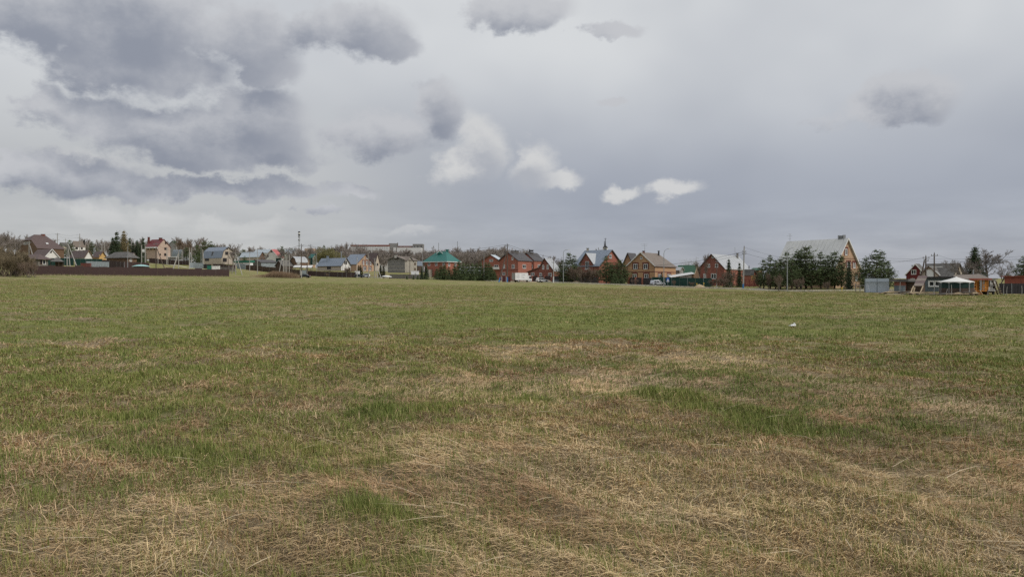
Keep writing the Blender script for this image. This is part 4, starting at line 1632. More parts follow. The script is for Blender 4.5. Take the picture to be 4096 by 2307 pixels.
h = House('mansard_house', 'cream house with blue-grey mansard roof', 302, 1670, 2040, 2306, 30, 'R', 885)
h.wins('G', [(2118, 638, 2180, 700), (2236, 655, 2288, 708), (2072, 766, 2146, 838), (2268, 768, 2314, 838), (2142, 556, 2170, 592)], style='b', mul=2)
h.win('S', 1712, 780, 1790, 822, 'b')
h.walls('plaster_beige', 755, 545, prof=[(0, 0), (.12, .60), (.5, 1), (.88, .60), (1, 0)])
h.gable_roof('roof_blue', trim='wood_dark', eave=.3, sheets=1.3)
h.skylight(1838, 640, 1888, 716, 'glass', name='roof_hatch')

fence('brown_fence', 'brown sheet fence below the pink house', [(585, 322), (900, 318), (1385, 310)], 2.7, 2.6, 'sheet_brown', 'brown sheet fences')
h = House('carport', 'low white flat carport roof behind the brown fence', 328, 945, 1120, 1142, 20, 'R', 800)
h.walls('plaster_grey', 752)
h.gable_roof('white_paint', th=.45)
fence('metal_fence', 'grey-blue sheet fence left of the mansard house', [(1405, 283), (1480, 284), (1678, 284)], 2.6, 2.4, 'sheet_grey', 'grey sheet fences')
fence('dark_gate', 'black sheet gate beside the mansard house', [(1682, 284), (1812, 282)], 2.2, 3.0, 'sheet_slate', ribs=12)
fence('brown_fence', 'brown sheet fence in front of the mansard house', [(1870, 284), (2195, 276), (2320, 280)], 2.4, 2.5, 'sheet_brown', 'brown sheet fences')


def crate(name, label, cat, x0, x1, y0, D, m, dep=1.6, door=None, h=None):
    X, Y = XY((x0 + x1) / 2, D)
    z0 = gz(X, Y) - .1
    zt = P(x0, y0, D).z if h is None else z0 + h
    w = abs(sx_(x1) - sx_(x0)) / F * D * DS
    t = thing(name, (X, Y, z0), label, cat)
    MB().box((X, Y, (z0 + zt) / 2), (w, dep, zt - z0)).build('body', m, t)
    MB().box((X, Y, zt + .04), (w + .12, dep + .12, .1)).build('lid', m, t)
    if door:
        for k in range(door):
            MB().box((X - w * .22 + k * w * .44, Y - dep / 2 - .02, zt - (zt - z0) * .3), (w * .36, .05, (zt - z0) * .34)).build('door', 'white_paint', t)
    return t


crate('container', 'green steel bin by the end of the long brown fence', 'bin', 1770, 1850, 920, 236, 'bin_green')
crate('switch_cabinet', 'pale grey utility cabinet beside the green bin', 'cabinet', 1856, 2000, 925, 236, 'panel_white', 1.4, 2)
X, Y = XY(2080, 258)
t = thing('timber_stack', (X, Y, gz(X, Y)), 'stack of grey timber beside the mansard house fence', 'timber')
for k in range(5):
    MB().box((X + k * .25, Y + k * .1, gz(X, Y) + .35 + k * .42), (11 - k * 1.2, 1.1, .3)).build('plank', 'wood_grey', t)
X, Y = XY(420, 210)
t = thing('covered_boat', (X, Y, gz(X, Y)), 'teal tarpaulin over a boat behind the long brown fence', 'boat')
vs, fs = [], []
for i in range(9):
    u = i / 8 * 2 - 1
    for j in range(5):
        v = j / 4 * 2 - 1
        w = 1.1 * (1 - u * u) ** .5 + .02
        vs.append((X + u * 3.4, Y + v * w, gz(X, Y) + 1.9 + .75 * (1 - u * u) * (1 - v * v * .8)))
for i in range(8):
    for j in range(4):
        fs.append((i * 5 + j, i * 5 + 5 + j, i * 5 + 6 + j, i * 5 + 1 + j))
mesh_obj('tarpaulin', vs, fs, 'tarp_teal', t, True)
MB().box((X, Y, gz(X, Y) + .95), (4.6, 1.4, 1.9)).build('cradle', 'wood_dark', t)

lamp('street lamp behind the left part of the long brown fence', 155, 490, 206, .75, drop=.8)
X, Y = XY(470, 222)
t = thing('transformer_frame', (X, Y, gz(X, Y)), 'two concrete posts carrying crossbars and white insulators', 'transformer')
for xx, yt in ((435, 510), (508, 525)):
    MB().tube([(*XY(xx, 222), gz(X, Y) - .2), P(xx, yt, 222)], .17, 7).build('post', 'pole_grey', t)
for yy in (585, 650, 735):
    MB().bar(P(430, yy, 222), P(515, yy, 222), .18).build('crossbar', 'pole_grey', t)
for xx in (450, 470, 490):
    MB().lathe(P(xx, 645, 222), [(.12, 0), (.22, .2), (.1, .4), (.2, .6), (.05, 1.0)], 7).build('insulator', 'white_paint', t)
_, T['b1'] = pole('dark wooden pole with a long strut before the pink house', 725, 470, 214, 'pole_dark', struts=[(938, 0, 212, 738, 560)], arms=((.3, 2.0), (1.4, 1.3)))
pole('thin grey pole left of the pink house fence', 350, 500, 330, insul=False)
pole('bracket lamp pole close to the pink house wall', 500, 440, 318, arms=(), insul=False, r=.12)
pole('pale pole at the roadside below the pink house', 765, 590, 300)
pole('left one of two white poles right of the pink house', 936, 560, 312, 'concrete')
pole('right one of two white poles right of the pink house', 962, 560, 310, 'concrete')
_, T['b2'] = pole('three-legged concrete pole right of the pink house', 1180, 615, 226, 'concrete', struts=[(1042, 0, 224, 1166, 690), (1062, 0, 228, 1170, 680)], arms=((.3, 1.6),))
pole('thin pole beside the grey hangar', 1262, 598, 318, r=.14)
_, T['b3'] = pole('pale concrete pole left of the grey-blue sheet fence', 1396, 560, 224, 'concrete', insul=False)
pole('pale pole before the pines, left of the mansard house', 1442, 560, 300, 'concrete')
lamp('street lamp left of the mansard house', 1630, 512, 286, 1.5)
pole('short pale post touching the mansard house', 1665, 590, 292, 'concrete', insul=False, struts=[(1690, 0, 292, 1668, 610)])
pole('thin dark pole in front of the mansard gable', 2176, 650, 228, 'pole_dark', r=.13)
_, T['b4'] = pole('braced concrete pole right of the mansard house', 2328, 640, 249, 'concrete', struts=[(2462, 0, 248, 2338, 690), (2250, 0, 252, 2318, 680)], arms=((.3, 2.2), (1.6, 1.4)))

# ------------------------------------------------------------------ cluster of small roofs
win(960, 880)
h = House('house', 'grey-walled house with pale blue roof left of the pink-roofed one', 338, 0, 385, 505, 30, 'R', 830)
h.walls('wood_brown', 735, 642, m_side='plaster_beige')
h.gable_roof('sheet_blue', trim='wood_dark', sheets=1.6)
h = House('house', 'pale blue roof rising behind, left of the pink-roofed house', 392, 280, 560, 655, 30, 'R', 700)
h.walls('plaster_white', 655, 592)
h.gable_roof('sheet_blue')
h = House('house', 'white gabled house with a pink-red roof', 332, 500, 785, 868, 24, 'L', 850)
h.wins('G', [(624, 618, 652, 648), (545, 705, 575, 745)], style='b', mul=0)
h.walls('plaster_white', 748, 592)
h.gable_roof('roof_pink', trim='white_paint')
X0 = h.pt(-.6, h.L * .55, h.ze + .6)
MB().prism([X0 - h.l * 1.0, X0 + h.l * 1.0, X0 + Vector((0, 0, 2.4))], h.g * .5).build('dormer', 'white_paint', h.roof)
h = House('shed', 'long dark shed with low gable before the pink-roofed house', 305, 205, 425, 745, 48, 'L', 990)
h.walls('wood_grey', 850, 800)
h.gable_roof('roof_dark')
cladding(h, 'S', 3, 'sheet_grey', h.zb + 1.2, h.ze - .2)
h = House('stall', 'green-topped white stall beside the braced pole', 300, -110, 205, 262, 28, 'R', 960)
h.walls('white_paint', 852)
h.gable_roof('bin_green', th=.9)
h = House('house', 'small dark brown house with steep black gable and grey roof', 297, 715, 868, 1062, 40, 'L', 1000)
h.walls('wood_dark', 915, 812)
h.gable_roof('roof_slate', trim='plaster_grey')
h = House('gambrel_house', 'small brown house with silver gambrel roof', 300, 1010, 1142, 1356, 38, 'L', 960)
h.wins('S', [(1150, 860, 1180, 890), (1185, 860, 1205, 890)], style='w', mul=0)
h.walls('wood_brown', 848, 740, prof=[(0, 0), (.16, .62), (.5, 1), (.84, .62), (1, 0)])
h.gable_roof('roof_silver', eave=.2, sheets=1.5)
h = House('house', 'narrow green-roofed house with pale gable beside the willow', 318, 1395, 1462, 1544, 32, 'R', 900)
h.walls('plaster_white', 748, 687, m_side='sheet_green')
h.gable_roof('roof_teal')
h = House('house', 'pale house with white gable behind the bare trees', 425, 915, 1085, 1128, 30, 'R', 760)
h.wins('G', [(1092, 660, 1104, 690)], style='b', mul=0)
h.walls('plaster_white', 660, 592)
h.gable_roof('sheet_blue')
h = House('dark_green_shed', 'dark green shed below the pink roof', 312, 722, 800, 850, 30, 'R', 900, cat='shed')
h.walls('sheet_green', 775)
h.gable_roof('roof_green')

h = House('house', 'beige house with broad blue-grey roof and white gable', 262, 1555, 2035, 2226, 32, 'R', 1015)
h.win('S', 1752, 940, 1830, 990, 'b')
h.win('G', 2100, 825, 2152, 890, 'b')
h.walls('plaster_white', 914, 768, m_side='plaster_beige')
h.gable_roof('roof_blue', trim='wood_dark', sheets=1.3)
h.eave_board('wood_dark')
h.chimney(1740, 1786, 728, .3, 'roof_blue', 3.5, True, 'roof_blue')
h = House('house', 'tan brick house with big blue-grey roof', 280, 2058, 2340, 2692, 32, 'R', 1030)
h.wins('G', [(2470, 828, 2496, 894), (2536, 826, 2566, 896), (2610, 832, 2640, 905), (2545, 745, 2566, 785), (2480, 945, 2530, 1015), (2602, 950, 2636, 1012)], style='w', mul=1, wall='brick_trim')
h.walls('brick_tan', 884, 692)
h.gable_roof('roof_blue', trim='roof_brown', sheets=1.3)
h.chimney(2028, 2054, 632, .45, 'steel', 8, True, 'steel')
h = House('house', 'brown-roofed annex behind the tan brick house', 292, 2560, 2720, 2806, 32, 'R', 1020)
h.win('G', 2755, 870, 2780, 920, 'd', 0)
h.walls('plaster_beige', 852, 668)
h.gable_roof('roof_brown')

fence('metal_fence', 'grey sheet fence right of the braced pole', [(-60, 290), (112, 286)], 2.6, 2.4, 'sheet_grey', 'grey sheet fences')
fence('brown_fence', 'weathered brown fence before the long dark shed', [(118, 284), (450, 280), (870, 274), (1215, 270)], 2.5, 2.5, 'wood_dark', 'brown sheet fences', ribs=10)
fence('metal_gate', 'light grey sheet gate behind the dark car', [(1215, 266), (1338, 266)], 2.6, 3.0, 'sheet_grey', 'grey sheet fences', 'concrete', post_w=.3)
fence('brown_fence', 'brown sheet fence before the beige house', [(1365, 268), (1800, 262), (2140, 258), (2330, 258)], 2.3, 2.5, 'sheet_brown', 'brown sheet fences')
for i, (a, b, yy, lab) in enumerate(((1085, 1225, 930, 'sagging pale lean-to roof left of the dark pole'), (1235, 1345, 935, 'pale lean-to roof above the grey gate'), (1350, 1455, 930, 'pale lean-to roof right of the grey gate'))):
    X, Y = XY((a + b) / 2, 276)
    t = thing('lean_to', (X, Y, gz(X, Y)), lab, 'lean-to', 'lean-to roofs')
    w = (b - a) * .1988 / F * 276 * DS
    zz = P(a, yy, 276).z
    MB().add([(X - w / 2, Y - 1.5, zz - .35), (X + w / 2, Y - 1.5, zz - .35 - .15 * i), (X + w / 2, Y + 1.5, zz + .5), (X - w / 2, Y + 1.5, zz + .5), (X - w / 2, Y - 1.5, zz - .55), (X + w / 2, Y - 1.5, zz - .55 - .15 * i)], [(0, 1, 2, 3), (4, 5, 1, 0)]).build('roof', 'roof_white', t)
    for sx in (-1, 1):
        MB().bar((X + sx * w * .45, Y + 1.2, gz(X, Y) - .2), (X + sx * w * .45, Y + 1.2, zz + .2), .14).build('post', 'wood_grey', t)
        MB().bar((X + sx * w * .45, Y - 1.2, gz(X, Y) - .2), (X + sx * w * .45, Y - 1.2, zz - .4), .14).build('post', 'wood_grey', t)

_, T['c0'] = pole('grey pole before the pale blue roof', 195, 670, 276, 'concrete', r=.13)
_, T['c1'] = pole('tall dark-topped pole left of the reed bed', 350, 585, 262, 'pole_grey', r=.13)
X, Y = XY(930, 238)
t = thing('post_rack', (X, Y, gz(X, Y)), 'rack of four pale concrete posts joined by crossbars behind the reeds', 'posts')
for xx, yt in ((872, 760), (906, 692), (940, 738), (990, 700)):
    MB().tube([(*XY(xx, 238), gz(X, Y) - .2), P(xx, yt, 238)], .15, 7).build('post', 'concrete', t)
for yy in (820, 912):
    MB().bar(P(866, yy, 238), P(996, yy, 238), .2).build('crossbar', 'concrete', t)
MB().tube([(*XY(770, 236), gz(X, Y) - .2), P(840, 765, 238)], .14, 6).build('strut', 'pole_grey', t)
_, T['c2'] = pole('tall dark power pole with white foot beside the dark car', 1235, 498, 223, 'pole_dark', r=.17, base=('concrete', 2.6), arms=((.5, 1.4),))
pole('thick dark post beside the grey gate', 1352, 845, 266, 'pole_dark', r=.2, insul=False)
_, T['c3'] = pole('thin dark pole topped with a wheel-like head left of the willow', 1412, 500, 300, 'pole_dark', r=.13, arms=((.3, 2.0),))
lamp('street lamp before the willow', 1538, 628, 283, 1.6)
pole('pale concrete pole in front of the white gable', 2128, 748, 262, 'concrete', r=.15)
_, T['c4'] = pole('pale concrete pole left of the dark van', 2356, 752, 254, 'concrete', r=.15)
pole('thin pale pole before the tan brick gable', 2490, 712, 256, 'concrete', r=.11, insul=False)
_, T['c5'] = pole('dark thin pole on the right edge of the tan brick gable', 2590, 720, 250, 'pole_dark', r=.13, arms=((.6, 1.2),))

# far mast
X, Y = XY(1190, 900)
z0, zt = gz(X, Y), P(1190, 236, 900).z
t = thing('radio_mast', (X, Y, z0), 'slim lattice phone mast with antenna drums on the skyline', 'mast')
for a in range(3):
    o = Vector((math.cos(a * 2.1) * .8, math.sin(a * 2.1) * .8, 0))
    MB().tube([Vector((X, Y, z0)) + o * 1.5, Vector((X, Y, zt)) + o * .7], .22, 4).build('leg', 'steel', t)
for k in range(14):
    z = z0 + (zt - z0) * k / 14
    MB().bar((X - 1.0, Y, z), (X + 1.0, Y, z + (zt - z0) / 14), .16).build('brace', 'steel', t)
for y, c in ((245, 'wire_black'), (295, 'wire_black'), (270, 'white_paint'), (332, 'steel'), (400, 'steel')):
    MB().lathe((X, Y, P(1190, y, 900).z - 1.0), [(1.4, 0), (1.6, .3), (1.6, 1.8), (1.3, 2.1)], 10).build('antenna_drum', c, t)


def block(name, label, x0, x1, y0, y1, D, m, rows, cols, dep=14, band=None, frame='panel_white', wy=.55, ww=.28, only=None):
    """far block of flats: wall with real window recesses"""
    a, b = P(x0, y0, D), P(x1, y1, D)
    z1 = a.z
    zb = gz((a.x + b.x) / 2, D * DS) - 1
    Y = D * DS
    t = thing(name, ((a.x + b.x) / 2, Y, zb), label, 'building')
    W = b.x - a.x
    hz = (z1 - b.z) / rows
    holes = []
    for r in range(rows):
        for c in range(cols):
            if only and not only(r, c):
                continue
            cw = W / cols
            xx = a.x + cw * (c + .5)
            zz = b.z + hz * (r + .45)
            holes.append((xx - cw * ww, xx + cw * ww, zz - hz * wy / 2, zz + hz * wy / 2))
    v, f = poly_with_holes([(a.x, zb), (b.x, zb), (b.x, z1), (a.x, z1)], holes)
    mb = MB().add([(q.x, Y, q.y) for q in v], f)
    mb.add([(a.x, Y, zb), (a.x, Y + dep, zb), (a.x, Y + dep, z1), (a.x, Y, z1), (b.x, Y, zb), (b.x, Y + dep, zb), (b.x, Y + dep, z1), (b.x, Y, z1)], [(0, 1, 2, 3), (4, 7, 6, 5), (1, 5, 6, 2), (3, 2, 6, 7)])
    mb.build('wall', m, t)
    for (x0_, x1_, z0_, z1_) in holes:
        w = MB()
        for xx in (x0_, x1_, (x0_ + x1_) / 2):
            w.box((xx, Y + .08, (z0_ + z1_) / 2), (.14, .2, z1_ - z0_))
        w = w.build('window', frame, t)
        MB().box(((x0_ + x1_) / 2, Y + .28, (z0_ + z1_) / 2), (x1_ - x0_, .06, z1_ - z0_)).build('pane', 'glass', w)
    if band:
        MB().box(((a.x + b.x) / 2, Y + dep / 2, z1 - .2), (W + .6, dep + .6, band)).build('parapet', 'brick_dark', t)
    return t


block('apartment_block', 'yellowish block of flats far behind the narrow green house', 1300, 1452, 572, 690, 640, 'brick_tan', 4, 6)
win(1440, 880)
block('apartment_block', 'long pale block of flats with dark red parapet on the skyline', -190, 578, 508, 720, 545, 'panel_white', 5, 22, band=1.2, wy=.42, ww=.22)
block('apartment_block', 'pale block of flats with black windows behind the grey block house', 670, 1226, 556, 800, 520, 'panel_white', 5, 14, wy=.6, ww=.32, only=lambda r, c: r < 2 and c not in (3, 4, 5))
block('lift_tower', 'grey rooftop tower at the end of the long pale block', 580, 742, 468, 560, 548, 'block_grey', 2, 5, 8)
block('lift_tower', 'grey rooftop tower right of the brown rooftop band', 1060, 1266, 482, 600, 548, 'block_grey', 1, 3, 10)
block('brick_attic', 'dark red brick attic between the two rooftop towers', 745, 1058, 520, 560, 556, 'brick_dark', 1, 8, 8)

# ------------------------------------------------------------------ grey block house, green roof
h = House('block_house', 'unplastered grey block house with two low gables', 258, 562, 905, 1148, 30, 'L', 1055)
h.wins('S', [(930, 846, 962, 896), (1008, 860, 1032, 902), (1094, 860, 1118, 906), (930, 962, 962, 1010), (1010, 964, 1032, 1010), (1094, 966, 1118, 1010)], style='d', mul=1)
h.win('G', 695, 752, 776, 790, 'd', 2)
h.walls('block_grey', 800, 728, m_side='block_pale')
h.gable_roof('roof_taupe', trim='wood_grey', over=.6)
h.cross_gable(930, 1075, 826, 742, 'block_pale', 'roof_taupe', .12, trim='wood_grey')
h.chimney(690, 752, 700, .5, 'concrete')
for yy in (930, 1000):
    h.band('G', yy, .25, 'block_pale')
h = House('shed', 'small blue-grey shed between block house and green-roofed house', 264, 1148, 1160, 1252, 25, 'L', 1060)
h.walls('wood_dark', 898, 832)
h.gable_roof('roof_blue')
fence('board_fence', 'weathered grey board fence before the grey block house', [(598, 246), (900, 244), (1225, 242)], 1.75, .32, 'wood_grey', None, 'wood_grey', ribs=1, rib_d=.02, piece='board')
crate('van', 'white van standing behind the grey board fence', 'van', 1035, 1182, 1030, 249, 'car_white', 2.2)
X, Y = XY(1112, 241)
t = thing('triangle_sign', (X, Y, gz(X, Y)), 'small white triangular sign on the grey board fence', 'sign')
z = P(1112, 1072, 241).z
MB().prism([(X - .62, Y, z - .5), (X + .62, Y, z - .5), (X, Y, z + .6)], (0, .06, 0)).build('plate', 'white_paint', t)
MB().prism([(X - .22, Y - .02, z - .3), (X + .22, Y - .02, z - .3), (X, Y - .02, z + .12)], (0, .015, 0)).build('symbol', 'print_grey', t)
MB().tube([(X, Y + .12, gz(X, Y) - .2), (X, Y + .12, z + .4)], .05, 5).build('post', 'steel', t)

h = House('villa', 'red brick villa with teal-green hipped roof and tall green chimney', 249, 1302, 1740, 1992, 32, 'L', 1150)
h.wins('G', [(1370, 852, 1412, 918), (1514, 850, 1556, 916), (1664, 848, 1706, 916), (1380, 1022, 1408, 1064)], style='w', mul=1)
h.wins('S', [(1776, 852, 1810, 924), (1906, 864, 1940, 930)], style='w', mul=1)
h.walls('brick_red', 836)
h.hip_roof('roof_teal', 832, 632, .75, ridge=4.6, trim='white_paint')
p = P(1760, 640, 258)
zt = P(1760, 602, 258).z
MB().box((p.x, p.y - 1.5, zt - 2.4), (1.15, 1.0, 4.8)).build('chimney', 'roof_teal', h.roof)
MB().box((p.x, p.y - 1.5, zt + .06), (1.45, 1.3, .16)).build('chimney_cap', 'roof_teal', h.roof)
p = P(1608, 668, 254)
MB().prism([(p.x - 1.2, p.y - 1.2, p.z - .2), (p.x + 1.2, p.y - 1.2, p.z - .2), (p.x, p.y - 1.2, p.z + 1.0)], (0, 3.2, .2)).build('dormer', 'roof_teal', h.roof)
for s in (-1, 1):
    MB().bar((p.x + s * 1.3, p.y - 1.25, p.z - .2), (p.x, p.y - 1.25, p.z + 1.05), .1, .2).build('barge_board', 'white_paint', h.roof)
c = h.pt(h.W * .72, -1.2, h.zb + 1.6)
MB().box(c, (1.9, 2.0, 3.2), h.g, h.l, Z).build('porch', 'block_pale', h.root)

X, Y = XY(540, 240)
t = thing('upturned_boat', (X, Y, gz(X, Y)), 'white upturned rowing boat propped beside the grey board fence', 'boat')
vs, fs = [], []
for i in range(11):
    u = i / 10 * 2 - 1
    w = .75 * max(0, 1 - abs(u) ** 2.4) ** .6 + .015
    for j in range(7):
        v = j / 6 * 2 - 1
        vs.append((X + u * 2.0, Y + v * w, gz(X, Y) + .75 - .12 * u + .5 * (1 - v * v) * (.3 + .7 * (1 - u * u)) ))
for i in range(10):
    for j in range(6):
        fs.append((i * 7 + j, i * 7 + 7 + j, i * 7 + 8 + j, i * 7 + 1 + j))
mesh_obj('hull', vs, fs, 'white_paint', t, True)
MB().bar((X - 2, Y, gz(X, Y) + .80), (X + 1.9, Y, gz(X, Y) + 1.22 - .4), .06, .08).build('keel', 'wood_brown', t)
for u in (-1.2, 1.1):
    MB().box((X + u, Y, gz(X, Y) + .35), (.2, .9, .8)).build('trestle', 'wood_brown', t)
_, T['d1'] = pole('three-legged concrete pole right of the tan brick house', 296, 770, 247, 'concrete', struts=[(360, 0, 246, 308, 850), (432, 0, 244, 314, 850)], arms=((.2, 1.6),))
_, T['d0'] = pole('tall dark-topped pole before the tan brick gable corner', 172, 690, 243, 'pole_grey', r=.13)
pole('thin dark pole before the grey block house', 1002, 790, 240, 'pole_dark', r=.11, insul=False)
lamp('street lamp left of the green-roofed villa', 1258, 632, 240, 1.7)
lamp('street lamp between the young pines and the red houses', 2494, 640, 229, 1.4)
pole('far thin mast left of the green chimney', 1583, 458, 620, 'steel', r=.3, insul=False)
pole('far thin mast right of the green chimney', 1961, 428, 620, 'steel', r=.35, insul=False)
X, Y = XY(640, 505)
pole('leaning dark pole before the far flats', 640, 455, 505, 'pole_dark', r=.35, insul=False, lean=5.0)

# ------------------------------------------------------------------ the red brick houses
win(1900, 900)
h = House('house', 'red brick gabled house with balcony left of the leaning pole', 264, 142, 494, 575, 27, 'L', 1130)
h.win('G', 290, 695, 362, 732, 'w', 2)
h.win('G', 386, 806, 468, 850, 'w', 1)
h.walls('brick_red', 712, 602)
h.gable_roof('sheet_blue', trim='wood_dark')
c = h.pt(h.W * .14, -.7, h.z_at(0, 0, 890))
MB().box(c, (3.4, 1.4, .2), h.g, h.l, Z).build('balcony', 'concrete', h.root)
MB().box(h.pt(h.W * .14, -1.35, h.z_at(0, 0, 868)), (3.4, .08, 1.0), h.g, h.l, Z).build('balcony_rail', 'white_paint', h.root)

h = House('house', 'large red brick house with dark grey roof and wide chimney', 226, 492, 868, 1138, 32, 'L', 1130)
h.wins('G', [(578, 796, 602, 872), (745, 796, 796, 870), (742, 650, 770, 702), (556, 955, 606, 1005)], style='w')
h.wins('S', [(958, 796, 1022, 870)], style='w')
h.walls('brick_red', 705, 550)
h.gable_roof('roof_dark', trim='roof_dark', over=.6)
h.chimney(785, 886, 522, .5, 'concrete_dark', 2.2, dp=1.2)
p = h.chimney(712, 800, 516, .5, 'roof_dark', .35, False, dp=1.4)
h.skylight(888, 645, 922, 668)
h.skylight(940, 645, 974, 668)
h.band('G', 905, .2, 'brick_trim')
h = House('house', 'narrower red brick house adjoining the large one, with tall chimney', 238, 905, 1188, 1378, 34, 'L', 1130)
h.win('G', 1130, 802, 1156, 876, 'w', 0)
h.win('S', 1262, 800, 1310, 848, 'w')
h.walls('brick_red', 708, 560)
h.gable_roof('roof_dark', trim='roof_dark')
h.chimney(1078, 1182, 555, .5, 'concrete_dark', 2.6, dp=1.2)
h.chimney(1078, 1182, 510, .5, 'roof_dark', .5, dp=1.2)
h.chimney(1090, 1110, 488, .5, 'black_plastic', 1.6, False)

h = House('house', 'dark red brick house with steep swept gable behind the white jeep', 214, 1062, 1590, 1722, 27, 'L', 1160)
h.wins('G', [(1358, 806, 1390, 886), (1448, 802, 1482, 886), (1128, 962, 1192, 1012), (1300, 966, 1346, 1022), (1476, 966, 1540, 1032)], style='w')
h.walls('brick_dark', 920, 672, prof=[(0, 0), (.35, 1), (.52, .32), (.62, .20), (1, -.08)])
h.gable_roof('roof_silver', trim='wood_dark', sheets=1.4, eave=.3)
h = House('garage', 'long low red garage with pale roof edge behind the dark fence', 219, 1600, 1968, 1990, 16, 'R', 1160)
h.walls('brick_red', 980)
h.gable_roof('roof_silver', th=.3)

fence('gate', 'wine-red sheet gates with pale frame left of the truck', [(540, 213), (716, 213)], 2.0, 1.5, 'sheet_wine', None, 'white_paint', post_w=.12)
fence('brown_fence', 'brown sheet fence with brick posts behind the truck and jeep', [(1160, 214), (1520, 209)], 2.35, 3.0, 'sheet_brown', 'brown sheet fences', 'brick_red', post_w=.45)
fence('slate_fence', 'dark slate-grey sheet fence behind the tall pine', [(1590, 208), (1800, 207), (2010, 206), (2480, 205)], 2.35, 3.0, 'sheet_slate', 'slate-grey sheet fences', 'sheet_slate', post_w=.2)

# box truck
X, Y = XY(955, 207)
t = bpy.data.objects.new('box_truck', None)
COL.objects.link(t)
tag(t, 'white box truck with printed side parked by the red houses', 'truck')
place(t, (X, Y, gz(X, Y)), math.radians(31))
MB().box((-1.0, 0, 1.98), (5.1, 2.3, 2.36)).build('cargo_box', 'car_white', t)
MB().box((-3.575, 0, 1.98), (.06, 2.2, 2.26)).build('rear_door', 'plaster_grey', t)
for k in range(3):
    MB().box((-3.615, 0, 1.25 + k * .75), (.03, 2.1, .06)).build('door_bar', 'steel', t)
for z in (.82, 3.16):
    MB().box((-1.0, -1.165, z), (5.1, .04, .10)).build('edge_trim', 'white_paint', t)
for u in (-3.52, 1.52):
    MB().box((u, -1.165, 1.98), (.10, .04, 2.36)).build('edge_trim', 'white_paint', t)
MB().box((-.4, 0, .66), (5.9, .9, .22)).build('chassis', 'black_plastic', t)
cabp = [(1.7, .42), (3.15, .42), (3.2, 1.05), (3.02, 1.35), (2.72, 2.12), (2.45, 2.28), (1.7, 2.28)]
MB().prism([(u, -1.0, z) for u, z in cabp], (0, 2.0, 0)).build('cab', 'car_white', t)
MB().add([(2.08, -1.012, 1.3), (2.94, -1.012, 1.3), (2.68, -1.012, 2.02), (2.08, -1.012, 2.02)], [(0, 1, 2, 3)]).build('side_window', 'glass', t)
MB().add([(2.98, -.9, 1.42), (2.98, .9, 1.42), (2.735, .88, 2.1), (2.735, -.88, 2.1)], [(0, 1, 2, 3)]).build('windscreen', 'glass', t)
MB().box((2.75, -1.12, 1.55), (.1, .2, .36)).build('mirror', 'black_plastic', t)
MB().box((3.19, 0, .5), (.12, 1.96, .26)).build('bumper', 'black_plastic', t)
MB().box((-.3, -1.0, .62), (2.2, .1, .34)).build('side_guard', 'concrete', t)
for s in (-1, 1):
    wheel(t, -2.2, s * 1.08, .42, .3)
    wheel(t, 2.45, s * 1.0, .42, .3)
    MB().box((3.18, s * .72, .82), (.06, .36, .18)).build('headlight', 'white_paint', t)
    MB().box((-3.6, s * .9, .72), (.06, .3, .14)).build('tail_light', 'tail_red', t)
# faded print on the side: two headings and two columns of lines too small to read
for (u, z, w, hh) in [(-2.45, 2.66, 1.15, .15), (-.35, 2.60, 1.5, .15), (-2.6, 2.22, 1.2, .07), (-2.5, 1.97, 1.3, .09), (-2.5, 1.72, 1.25, .09), (-2.55, 1.46, 1.25, .07),
                      (-.75, 2.16, .7, .06), (-.9, 1.97, .3, .06), (-.55, 1.80, 1.0, .06), (-.45, 1.60, 1.15, .06), (-.25, 1.40, 1.3, .06)]:
    n = max(3, int(w / .13))
    m_ = MB()
    for k in range(n):
        if (k * 7 + int(z * 10)) % 5 == 0 and hh < .14:
            continue
        m_.box((u + w * ((k + .5) / n - .5), -1.153, z + .012 * ((k * 5) % 3 - 1)), (w / n * .78, .006, hh * (.75 + .25 * ((k * 3) % 2))))
    m_.build('lettering', 'print_grey', t)

car('white off-road car parked beside the box truck', 1350, 205, math.radians(28), 'car_white', 4.1, 1.75, 1.72)
X, Y = XY(1440, 208)
t = thing('covered_boat', (X, Y, gz(X, Y)), 'small pale dinghy hull lying beside the white off-road car', 'boat')
vs, fs = [], []
for i in range(9):
    u = i / 8 * 2 - 1
    w = .8 * max(0, 1 - abs(u) ** 2.2) ** .6 + .02
    for j in range(6):
        v = j / 5 * 2 - 1
        vs.append((X + u * 1.5, Y + v * w, gz(X, Y) + .3 + .75 * (1 - v * v) * (.4 + .6 * (1 - u * u))))
for i in range(8):
    for j in range(5):
        fs.append((i * 6 + j, i * 6 + 6 + j, i * 6 + 7 + j, i * 6 + 1 + j))
mesh_obj('hull', vs, fs, 'wood_pale', t, True)
MB().box((X, Y, gz(X, Y) + .2), (1.8, .5, .4)).build('cradle', 'wood_dark', t)
X, Y = XY(1622, 205)
t = thing('trailer', (X, Y, gz(X, Y)), 'small pale car trailer behind the pole foot', 'trailer')
MB().box((X, Y, gz(X, Y) + .75), (2.2, 1.3, .5)).build('tub', 'sheet_grey', t)
MB().bar((X + 1.1, Y, gz(X, Y) + .5), (X + 2.2, Y, gz(X, Y) + .45), .1).build('drawbar', 'steel', t)
ROOTS[t] = Vector((0, 0, 0))
for s in (-1, 1):
    wheel(t, 0, s * .72, .3, .16)


